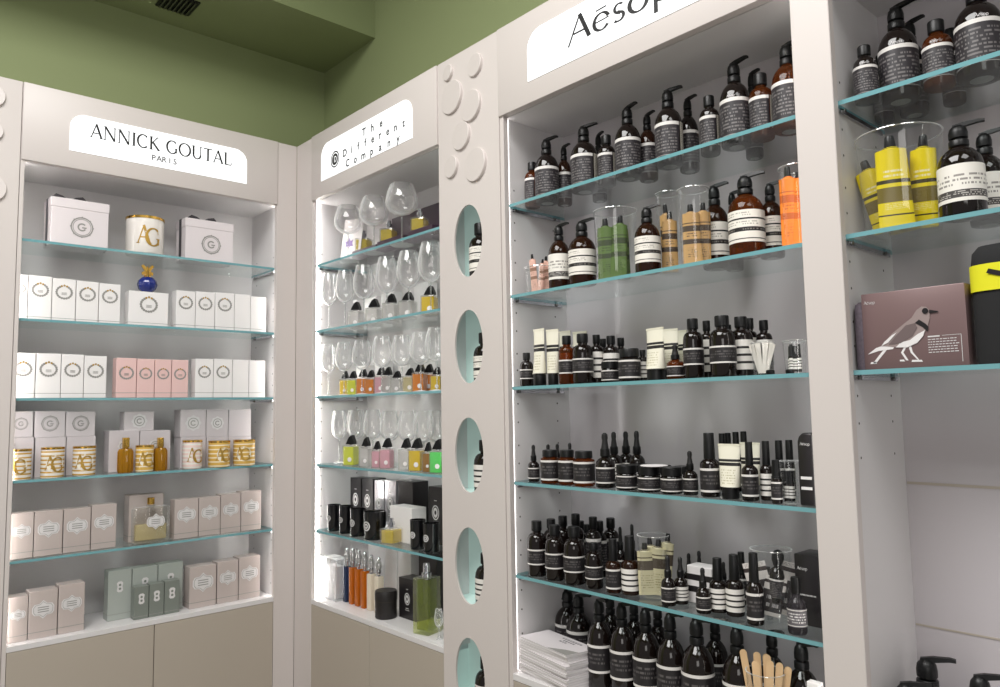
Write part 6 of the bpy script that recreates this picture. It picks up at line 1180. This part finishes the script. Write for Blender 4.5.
 ('screw_cap_bottle', (1.6089, 0.15, -0.5246), (0, 0, 0.1264), 'dark bottle in second row at left, rightmost, fifth shelf of wide cabinet', 'screw cap bottles on the fifth shelf of the wide cabinet', dict(lab='two', R=0.025, H=0.1886)),
 ('screw_cap_bottle', (1.5882, 0.194, -0.5246), (0, 0, 0.0298), 'dark bottle in second row left of middle, leftmost, fifth shelf of wide cabinet', 'screw cap bottles on the fifth shelf of the wide cabinet', dict(lab='text', R=0.0223, H=0.1599)),
 ('screw_cap_bottle', (1.5755, 0.242, -0.5246), (0, 0, 0.1576), 'dark bottle in second row left of middle, middle one, fifth shelf of wide cabinet', 'screw cap bottles on the fifth shelf of the wide cabinet', dict(lab='text', R=0.0226, H=0.1421)),
 ('screw_cap_bottle', (1.673, 0.19, -0.5246), (0, 0, -0.0385), 'dark bottle in second row left of middle, rightmost, fifth shelf of wide cabinet', 'screw cap bottles on the fifth shelf of the wide cabinet', dict(lab='text', R=0.0216, H=0.1686)),
 ('screw_cap_bottle', (1.6846, 0.146, -0.5246), (0, 0, 0.1742), 'dark bottle in back row left of middle, leftmost, fifth shelf of wide cabinet', 'screw cap bottles on the fifth shelf of the wide cabinet', dict(lab='text', R=0.0231, H=0.1868)),
 ('screw_cap_bottle', (1.6713, 0.245, -0.5246), (0, 0, 0.1928), 'dark bottle in back row left of middle, rightmost, fifth shelf of wide cabinet', 'screw cap bottles on the fifth shelf of the wide cabinet', dict(lab='text', R=0.025, H=0.1718)),
 ('dropper_bottle', (1.7459, 0.2, -0.5246), (0, 0, -0.2367), 'dark dropper in back row, leftmost, fifth shelf of wide cabinet', 'dropper bottles on the fifth shelf of the wide cabinet', dict(R=0.0166, H=0.1566)),
 ('dropper_bottle', (1.7918, 0.2, -0.5246), (0, 0, -0.2137), 'dark dropper in back row, rightmost, fifth shelf of wide cabinet', 'dropper bottles on the fifth shelf of the wide cabinet', dict(R=0.0163, H=0.1702)),
 ('clear_bucket', (1.9483, 0.095, -0.5246), (0, 0, 0), 'clear bucket of beige tubes, fifth shelf of wide cabinet', 'clear buckets', dict(R=0.0432, H=0.1679)),
 ('squeeze_tube', (1.9397, 0.0777, -0.5174), (0, -0.05, 0.6), 'beige tube standing in the bucket, leftmost, fifth shelf of wide cabinet', 'beige tubes in the bucket', dict(W=0.048, H=0.14, col='beige', up=True)),
 ('squeeze_tube', (1.957, 0.0907, -0.5169), (0, 0.07, 0.5), 'beige tube standing in the bucket, third from left, fifth shelf of wide cabinet', 'beige tubes in the bucket', dict(W=0.046, H=0.15, col='beige', up=True)),
 ('squeeze_tube', (1.9656, 0.108, -0.5161), (0, 0.12, 0.5), 'beige tube standing in the bucket, rightmost, fifth shelf of wide cabinet', 'beige tubes in the bucket', dict(W=0.04, H=0.165, col='beige', up=True)),
 ('squeeze_tube', (1.9332, 0.108, -0.5177), (0, -0.04, 0.5), 'beige tube standing in the bucket, second from left, fifth shelf of wide cabinet', 'beige tubes in the bucket', dict(W=0.042, H=0.15, col='beige', up=True)),
 ('dropper_bottle', (2.0267, 0.05, -0.5246), (0, 0, 0.1556), 'dark dropper with two white lines, right of bucket, fifth shelf of wide cabinet', 'dropper bottles on the fifth shelf of the wide cabinet', dict(R=0.0187, H=0.1274)),
 ('dropper_bottle', (2.0395, 0.088, -0.5246), (0, 0, 0.328), 'dark dropper with striped label, right of bucket, fifth shelf of wide cabinet', 'dropper bottles on the fifth shelf of the wide cabinet', dict(lab='stripe', R=0.0187, H=0.1211)),
 ('dropper_bottle', (1.9904, 0.2, -0.5246), (0, 0, -0.0993), 'dark dropper in back row behind soap box, leftmost, fifth shelf of wide cabinet', 'dropper bottles on the fifth shelf of the wide cabinet', dict(R=0.0163, H=0.1084)),
 ('dropper_bottle', (2.0245, 0.2, -0.5246), (0, 0, 0.0238), 'dark dropper in back row behind soap box, rightmost, fifth shelf of wide cabinet', 'dropper bottles on the fifth shelf of the wide cabinet', dict(R=0.0161, H=0.1197)),
 ('striped_soap_box', (2.0797, 0.14, -0.5246), (0, 0, 0), 'white carton with two black bands, fifth shelf of wide cabinet', 'boxes', dict(W=0.0765, D=0.05, H=0.0966)),
 ('dropper_bottle', (2.1331, 0.05, -0.5246), (0, 0, 0.1056), 'dark dropper before the banded white carton, fifth shelf of wide cabinet', 'dropper bottles on the fifth shelf of the wide cabinet', dict(R=0.0183, H=0.1114)),
 ('tall_cap_bottle', (2.1537, 0.086, -0.5246), (0, 0, -0.058), 'dark bottle with bold white stripes, left, fifth shelf of wide cabinet', 'tall cap bottles on the fifth shelf of the wide cabinet', dict(lab='stripe', R=0.0214, H=0.134)),
 ('tall_cap_bottle', (2.2024, 0.085, -0.5246), (0, 0, -0.0316), 'dark bottle with bold white stripes, right, fifth shelf of wide cabinet', 'tall cap bottles on the fifth shelf of the wide cabinet', dict(lab='stripe', R=0.022, H=0.1492)),
 ('dropper_bottle', (2.1132, 0.18, -0.5246), (0, 0, -0.0624), 'dark dropper behind striped bottles, fifth shelf of wide cabinet', 'dropper bottles on the fifth shelf of the wide cabinet', dict(R=0.0141, H=0.1047)),
 ('slim_spray_bottle', (2.1604, 0.19, -0.5246), (0, 0, -0.0285), 'slim dark bottle behind striped bottles, fifth shelf of wide cabinet', None, dict(R=0.0113, H=0.1356)),
 ('tall_cap_bottle', (2.2765, 0.05, -0.5246), (0, 0, 0.1074), 'dark bottle with two bright white lines, fifth shelf of wide cabinet', 'tall cap bottles on the fifth shelf of the wide cabinet', dict(lab='two', R=0.0198, H=0.1673)),
 ('clear_bucket', (2.2822, 0.125, -0.5246), (0, 0, 0), 'clear bucket of sachets and flasks, fifth shelf of wide cabinet', 'clear buckets', dict(R=0.0484, H=0.1674)),
 ('foil_sachet', (2.2726, 0.1105, -0.5124), (0, -0.22, 0.4), 'printed sachet in the clear bucket, leftmost, fifth shelf of wide cabinet', 'sachets in the bucket', dict(W=0.055, H=0.125)),
 ('foil_sachet', (2.2847, 0.1008, -0.5129), (0, 0.22, 0.6), 'printed sachet in the clear bucket, middle one, fifth shelf of wide cabinet', 'sachets in the bucket', dict(W=0.05, H=0.095)),
 ('foil_sachet', (2.2871, 0.1371, -0.5129), (0, 0.2, 0.3), 'printed sachet in the clear bucket, rightmost, fifth shelf of wide cabinet', 'sachets in the bucket', dict(W=0.055, H=0.13)),
 ('round_cap_flask', (2.2902, 0.117, -0.4796), (0, 0.12, 0.2), 'dark flask with round black cap in bucket, fifth shelf of wide cabinet', 'flasks', dict(R=0.019, H=0.125)),
 ('slim_spray_bottle', (2.2652, 0.137, -0.5196), (0, 0, 0.2), 'slim dark bottle standing in the bucket, fifth shelf of wide cabinet', 'flasks', dict(R=0.008, H=0.115, g='dark', lab='stripe')),
 ('clear_bottle', (2.3804, 0.0513, -0.5246), (0, 0, -0.0698), 'smoky clear bottle with black cap in front, fifth shelf of wide cabinet', None, dict(R=0.0213, H=0.1262)),
 ('kit_box', (2.3739, 0.16, -0.5246), (0, 0, 0), 'black kit carton with white print at right end, fifth shelf of wide cabinet', 'boxes', dict(W=0.0607, D=0.08, H=0.1655)),
 ('clear_bucket', (2.2812, 0.0748, -0.8216), (0, 0, 0), 'clear cup of wooden spatulas, bottom ledge of wide cabinet', 'clear buckets', dict(R=0.0448, H=0.1841)),
 ('wooden_spatula', (2.2577, 0.0748, -0.8166), (0, -0.14, 0.25), 'pale wooden spatula standing in clear cup, leftmost, bottom ledge of wide cabinet', 'wooden spatulas', dict(H=0.2217)),
 ('wooden_spatula', (2.2639, 0.0779, -0.8166), (0, -0.02, 0.35), 'pale wooden spatula standing in clear cup, second from left, bottom ledge of wide cabinet', 'wooden spatulas', dict(H=0.2181)),
 ('wooden_spatula', (2.2749, 0.0622, -0.8166), (0.02, -0.05, 0.45), 'pale wooden spatula standing in clear cup, third from left, bottom ledge of wide cabinet', 'wooden spatulas', dict(H=0.2049)),
 ('wooden_spatula', (2.2796, 0.0904, -0.8166), (0.05, 0, 0.25), 'pale wooden spatula standing in clear cup, sixth from left, bottom ledge of wide cabinet', 'wooden spatulas', dict(H=0.2181)),
 ('wooden_spatula', (2.2843, 0.0716, -0.8166), (0, 0.02, 0.35), 'pale wooden spatula standing in clear cup, fourth from left, bottom ledge of wide cabinet', 'wooden spatulas', dict(H=0.2193)),
 ('wooden_spatula', (2.2906, 0.0607, -0.8166), (0, 0.05, 0.45), 'pale wooden spatula standing in clear cup, fifth from left, bottom ledge of wide cabinet', 'wooden spatulas', dict(H=0.2097)),
 ('wooden_spatula', (2.2984, 0.0716, -0.8166), (0, 0.1, 0.25), 'pale wooden spatula standing in clear cup, seventh from left, bottom ledge of wide cabinet', 'wooden spatulas', dict(H=0.2073)),
 ('wooden_spatula', (2.3031, 0.0779, -0.8166), (0, 0.16, 0.35), 'pale wooden spatula standing in clear cup, rightmost, bottom ledge of wide cabinet', 'wooden spatulas', dict(H=0.2001)),
 ('pump_bottle', (1.4988, 0.22, -0.8216), (0, 0, -0.0237), 'large dark pump bottle behind the brochures, leftmost, bottom ledge of wide cabinet', 'pump bottles on the bottom ledge of the wide cabinet', dict(R=0.0428, H=0.2276)),
 ('pump_bottle', (1.5786, 0.186, -0.8216), (0, 0, 0.2134), 'large dark pump bottle behind the brochures, rightmost, bottom ledge of wide cabinet', 'pump bottles on the bottom ledge of the wide cabinet', dict(R=0.0404, H=0.2306)),
 ('pump_bottle', (1.7388, 0.1, -0.8216), (0, 0, -0.2338), 'large dark pump bottle in front row, leftmost, bottom ledge of wide cabinet', 'pump bottles on the bottom ledge of the wide cabinet', dict(lab='two', R=0.0363, H=0.2605)),
 ('pump_bottle', (1.8243, 0.1, -0.8216), (0, 0, 0.0916), 'large dark pump bottle in front row, second from left, bottom ledge of wide cabinet', 'pump bottles on the bottom ledge of the wide cabinet', dict(lab='two', R=0.0365, H=0.2638)),
 ('pump_bottle', (1.9084, 0.1, -0.8216), (0, 0, 0.1911), 'large dark pump bottle in front row, third from left, bottom ledge of wide cabinet', 'pump bottles on the bottom ledge of the wide cabinet', dict(lab='two', R=0.038, H=0.2648)),
 ('pump_bottle', (1.998, 0.09, -0.8216), (0, 0, -0.064), 'large dark pump bottle in front row, fourth from left, bottom ledge of wide cabinet', 'pump bottles on the bottom ledge of the wide cabinet', dict(lab='two', R=0.039, H=0.2695)),
 ('pump_bottle', (2.0847, 0.085, -0.8216), (0, 0, -0.1165), 'large dark pump bottle in front row, fifth from left, bottom ledge of wide cabinet', 'pump bottles on the bottom ledge of the wide cabinet', dict(lab='two', R=0.0424, H=0.2736)),
 ('pump_bottle', (2.1963, 0.094, -0.8216), (0, 0, 0.2323), 'large dark pump bottle in front row, rightmost, bottom ledge of wide cabinet', 'pump bottles on the bottom ledge of the wide cabinet', dict(lab='two', R=0.0389, H=0.2733)),
 ('pump_bottle', (1.6682, 0.235, -0.8216), (0, 0, -0.1068), 'large dark pump bottle in back row, leftmost, bottom ledge of wide cabinet', 'pump bottles on the bottom ledge of the wide cabinet', dict(lab='two', R=0.034, H=0.234)),
 ('pump_bottle', (1.7618, 0.235, -0.8216), (0, 0, -0.1376), 'large dark pump bottle in back row, second from left, bottom ledge of wide cabinet', 'pump bottles on the bottom ledge of the wide cabinet', dict(lab='two', R=0.0328, H=0.2318)),
 ('pump_bottle', (1.8499, 0.235, -0.8216), (0, 0, 0.0111), 'large dark pump bottle in back row, third from left, bottom ledge of wide cabinet', 'pump bottles on the bottom ledge of the wide cabinet', dict(lab='two', R=0.0317, H=0.2355)),
 ('pump_bottle', (2.0435, 0.235, -0.8216), (0, 0, 0.1688), 'large dark pump bottle in back row, rightmost, bottom ledge of wide cabinet', 'pump bottles on the bottom ledge of the wide cabinet', dict(lab='two', R=0.033, H=0.2345)),
 ('pump_bottle', (2.2481, 0.17, -0.8216), (0, 0, -0.1889), 'large dark pump bottle at right end, leftmost, bottom ledge of wide cabinet', 'pump bottles on the bottom ledge of the wide cabinet', dict(lab='two', R=0.0328, H=0.2586)),
 ('pump_bottle', (2.342, 0.136, -0.8216), (0, 0, -0.0568), 'large dark pump bottle at right end, rightmost, bottom ledge of wide cabinet', 'pump bottles on the bottom ledge of the wide cabinet', dict(lab='two', R=0.0395, H=0.2561)),
 ('screw_cap_bottle', (1.6948, 0.1515, -0.8216), (0, 0, -0.0497), 'small dark bottle in front of large pumps, leftmost, bottom ledge of wide cabinet', 'screw cap bottles on the bottom ledge of the wide cabinet', dict(lab='two', R=0.027, H=0.0814)),
 ('screw_cap_bottle', (1.8109, 0.158, -0.8216), (0, 0, 0.2501), 'small dark bottle in front of large pumps, rightmost, bottom ledge of wide cabinet', 'screw cap bottles on the bottom ledge of the wide cabinet', dict(lab='two', R=0.0201, H=0.0943)),
 ('fragrance_carton', (2.4175, 0.045, -0.8216), (0, 0, 0), 'small white card box at right front corner, bottom ledge of wide cabinet', 'boxes', dict(col='white', W=0.0293, D=0.02, H=0.2003)),
 ('brochure', (1.5965, 0.0668, -0.8216), (0, 0, -0.1598), 'white brochure in the stack, eleventh from left, bottom ledge of wide cabinet', 'stacked brochures', dict(W=0.235, D=0.112, H=0.0072, top=False)),
 ('brochure', (1.5957, 0.0652, -0.8138), (0, 0, -0.1169), 'white brochure in the stack, ninth from left, bottom ledge of wide cabinet', 'stacked brochures', dict(W=0.235, D=0.112, H=0.0072, top=False)),
 ('brochure', (1.5966, 0.0618, -0.806), (0, 0, -0.1627), 'white brochure in the stack, fourth from left, bottom ledge of wide cabinet', 'stacked brochures', dict(W=0.235, D=0.112, H=0.0072, top=False)),
 ('brochure', (1.5972, 0.0615, -0.7982), (0, 0, -0.1216), 'white brochure in the stack, fifth from left, bottom ledge of wide cabinet', 'stacked brochures', dict(W=0.235, D=0.112, H=0.0072, top=False)),
 ('brochure', (1.5997, 0.0615, -0.7904), (0, 0, -0.1533), 'white brochure in the stack, eighth from left, bottom ledge of wide cabinet', 'stacked brochures', dict(W=0.235, D=0.112, H=0.0072, top=False)),
 ('brochure', (1.5995, 0.0651, -0.7826), (0, 0, -0.1216), 'white brochure in the stack, twelfth from left, bottom ledge of wide cabinet', 'stacked brochures', dict(W=0.235, D=0.112, H=0.0072, top=False)),
 ('brochure', (1.5958, 0.061, -0.7748), (0, 0, -0.1525), 'white brochure in the stack, leftmost, bottom ledge of wide cabinet', 'stacked brochures', dict(W=0.235, D=0.112, H=0.0072, top=False)),
 ('brochure', (1.5994, 0.0622, -0.767), (0, 0, -0.1492), 'white brochure in the stack, seventh from left, bottom ledge of wide cabinet', 'stacked brochures', dict(W=0.235, D=0.112, H=0.0072, top=False)),
 ('brochure', (1.5963, 0.0634, -0.7592), (0, 0, -0.1454), 'white brochure in the stack, third from left, bottom ledge of wide cabinet', 'stacked brochures', dict(W=0.235, D=0.112, H=0.0072, top=False)),
 ('brochure', (1.6004, 0.0612, -0.7514), (0, 0, -0.1697), 'white brochure in the stack, sixth from left, bottom ledge of wide cabinet', 'stacked brochures', dict(W=0.235, D=0.112, H=0.0072, top=False)),
 ('brochure', (1.6005, 0.067, -0.7436), (0, 0, -0.1108), 'white brochure in the stack, rightmost, bottom ledge of wide cabinet', 'stacked brochures', dict(W=0.235, D=0.112, H=0.0072, top=False)),
 ('brochure', (1.5965, 0.0676, -0.7358), (0, 0, -0.1144), 'white brochure in the stack, tenth from left, bottom ledge of wide cabinet', 'stacked brochures', dict(W=0.235, D=0.112, H=0.0072, top=False)),
 ('brochure', (1.5948, 0.066, -0.728), (0, 0, -0.1198), 'white brochure in the stack, second from left, bottom ledge of wide cabinet', 'stacked brochures', dict(W=0.235, D=0.112, H=0.0072, top=False)),
 ('brochure', (1.5983, 0.0642, -0.7202), (0, 0, -0.1527), 'topmost white brochure with printed cover, stacked, bottom ledge of wide cabinet', 'stacked brochures', dict(W=0.235, D=0.112, H=0.0072, top=True)),
 ('pump_bottle', (2.6409, 0.14, 0.6714), (0, 0, -0.0454), 'tall dark pump bottle with white-topped label, top shelf of right edge cabinet', 'pump bottles of the right edge cabinet', dict(mark=True, R=0.0407, H=0.2286)),
 ('screw_cap_bottle', (2.589, 0.085, 0.6714), (0, 0, -0.1135), 'small dark screw-cap bottle at left, top shelf of right edge cabinet', 'screw cap bottles of the right edge cabinet', dict(mark=True, R=0.0253, H=0.1315)),
 ('screw_cap_bottle', (2.7239, 0.13, 0.6714), (0, 0, -0.2092), 'bright amber screw-cap bottle, top shelf of right edge cabinet', 'screw cap bottles of the right edge cabinet', dict(g='amber', mark=True, R=0.0298, H=0.1509)),
 ('pump_bottle', (2.7977, 0.15, 0.6714), (0, 0, 0.1032), 'largest dark pump bottle at the picture edge, top shelf of right edge cabinet', 'pump bottles of the right edge cabinet', dict(mark=True, R=0.0443, H=0.2253)),
 ('pump_bottle', (2.6316, 0.25, 0.6714), (0, 0, -0.0778), 'dark pump bottle in back row, top shelf of right edge cabinet', 'pump bottles of the right edge cabinet', dict(R=0.031, H=0.2348)),
 ('screw_cap_bottle', (2.5676, 0.24, 0.6714), (0, 0, 0.2361), 'small dark screw-cap bottle behind, top shelf of right edge cabinet', 'screw cap bottles of the right edge cabinet', dict(R=0.0216, H=0.1664)),
 ('screw_cap_bottle', (2.7161, 0.25, 0.6714), (0, 0, -0.223), 'amber screw-cap bottle in second row, top shelf of right edge cabinet', 'screw cap bottles of the right edge cabinet', dict(g='damber', R=0.0233, H=0.1761)),
 ('clear_bucket', (2.633, 0.13, 0.3684), (0, 0, 0), 'large clear bucket of yellow tubes, second shelf of right edge cabinet', 'clear buckets', dict(R=0.087, H=0.2225)),
 ('squeeze_tube', (2.6052, 0.1257, 0.3822), (0, -0.26, 0.3), 'yellow tube in the large bucket, leftmost, second shelf of right edge cabinet', 'yellow tubes in the bucket', dict(W=0.058, H=0.172, col='yellow', up=True)),
 ('squeeze_tube', (2.6365, 0.0865, 0.3755), (0, -0.03, 0.5), 'yellow tube in the large bucket, second from left, second shelf of right edge cabinet', 'yellow tubes in the bucket', dict(W=0.068, H=0.205, col='yellow', up=True)),
 ('squeeze_tube', (2.6721, 0.1343, 0.3759), (0, 0.05, 0.1), 'yellow tube in the large bucket, rightmost, second shelf of right edge cabinet', 'yellow tubes in the bucket', dict(W=0.056, H=0.205, col='yellow', up=True)),
 ('squeeze_tube', (2.6243, 0.1604, 0.3794), (0, -0.16, 0.5), 'yellow tube in the large bucket, third from left, second shelf of right edge cabinet', 'yellow tubes in the bucket', dict(W=0.06, H=0.19, col='yellow', up=True)),
 ('pump_bottle', (2.7674, 0.075, 0.3684), (0, 0, 0.2922), 'dark pump bottle with large white label, second shelf of right edge cabinet', 'pump bottles of the right edge cabinet', dict(lab='plain', R=0.0424, H=0.2007)),
 ('pump_bottle', (2.7823, 0.19, 0.3684), (0, 0, 0.1662), 'dark pump bottle behind the white-labelled one, second shelf of right edge cabinet', 'pump bottles of the right edge cabinet', dict(lab='plain', R=0.0355, H=0.207)),
 ('bird_gift_box', (2.6674, 0.0775, 0.0694), (0, 0, 0), 'mauve carton with grey bird picture, third shelf of right edge cabinet', 'boxes', dict(W=0.2017, D=0.065, H=0.1651)),
 ('felt_pouch', (2.5595, 0.082, 0.0694), (0, 0, 0), 'speckled grey cloth pouch squeezed left of bird carton, third shelf of right edge cabinet', 'pouches', dict(W=0.026, D=0.075, H=0.15, style='grey')),
 ('felt_pouch', (2.8562, 0.098, 0.0694), (0, 0, 0), 'black felt bag with yellow band, third shelf of right edge cabinet', 'pouches', dict(W=0.165, D=0.125, H=0.2379, style='bag')),
 ('pump_bottle', (2.589, 0.1, -0.8216), (0, 0, 0.3043), 'low dark pump bottle, head just in view, bottom ledge of right edge cabinet', 'pump bottles of the right edge cabinet', dict(R=0.043, H=0.2333)),
 ('pump_bottle', (2.6, 0.194, -0.8216), (0, 0, 0.2879), 'tallest dark pump bottle, head in view, bottom ledge of right edge cabinet', 'pump bottles of the right edge cabinet', dict(R=0.0507, H=0.2662)),
 ('pump_bottle', (2.7212, 0.13, -0.8216), (0, 0, 0.2898), 'dark pump bottle at the bottom right corner, bottom ledge of right edge cabinet', 'pump bottles of the right edge cabinet', dict(R=0.0451, H=0.2744)),
]
for kind, loc, rot, label, group, size in GOODS: KIND[kind](loc, rot, label, group, **size)
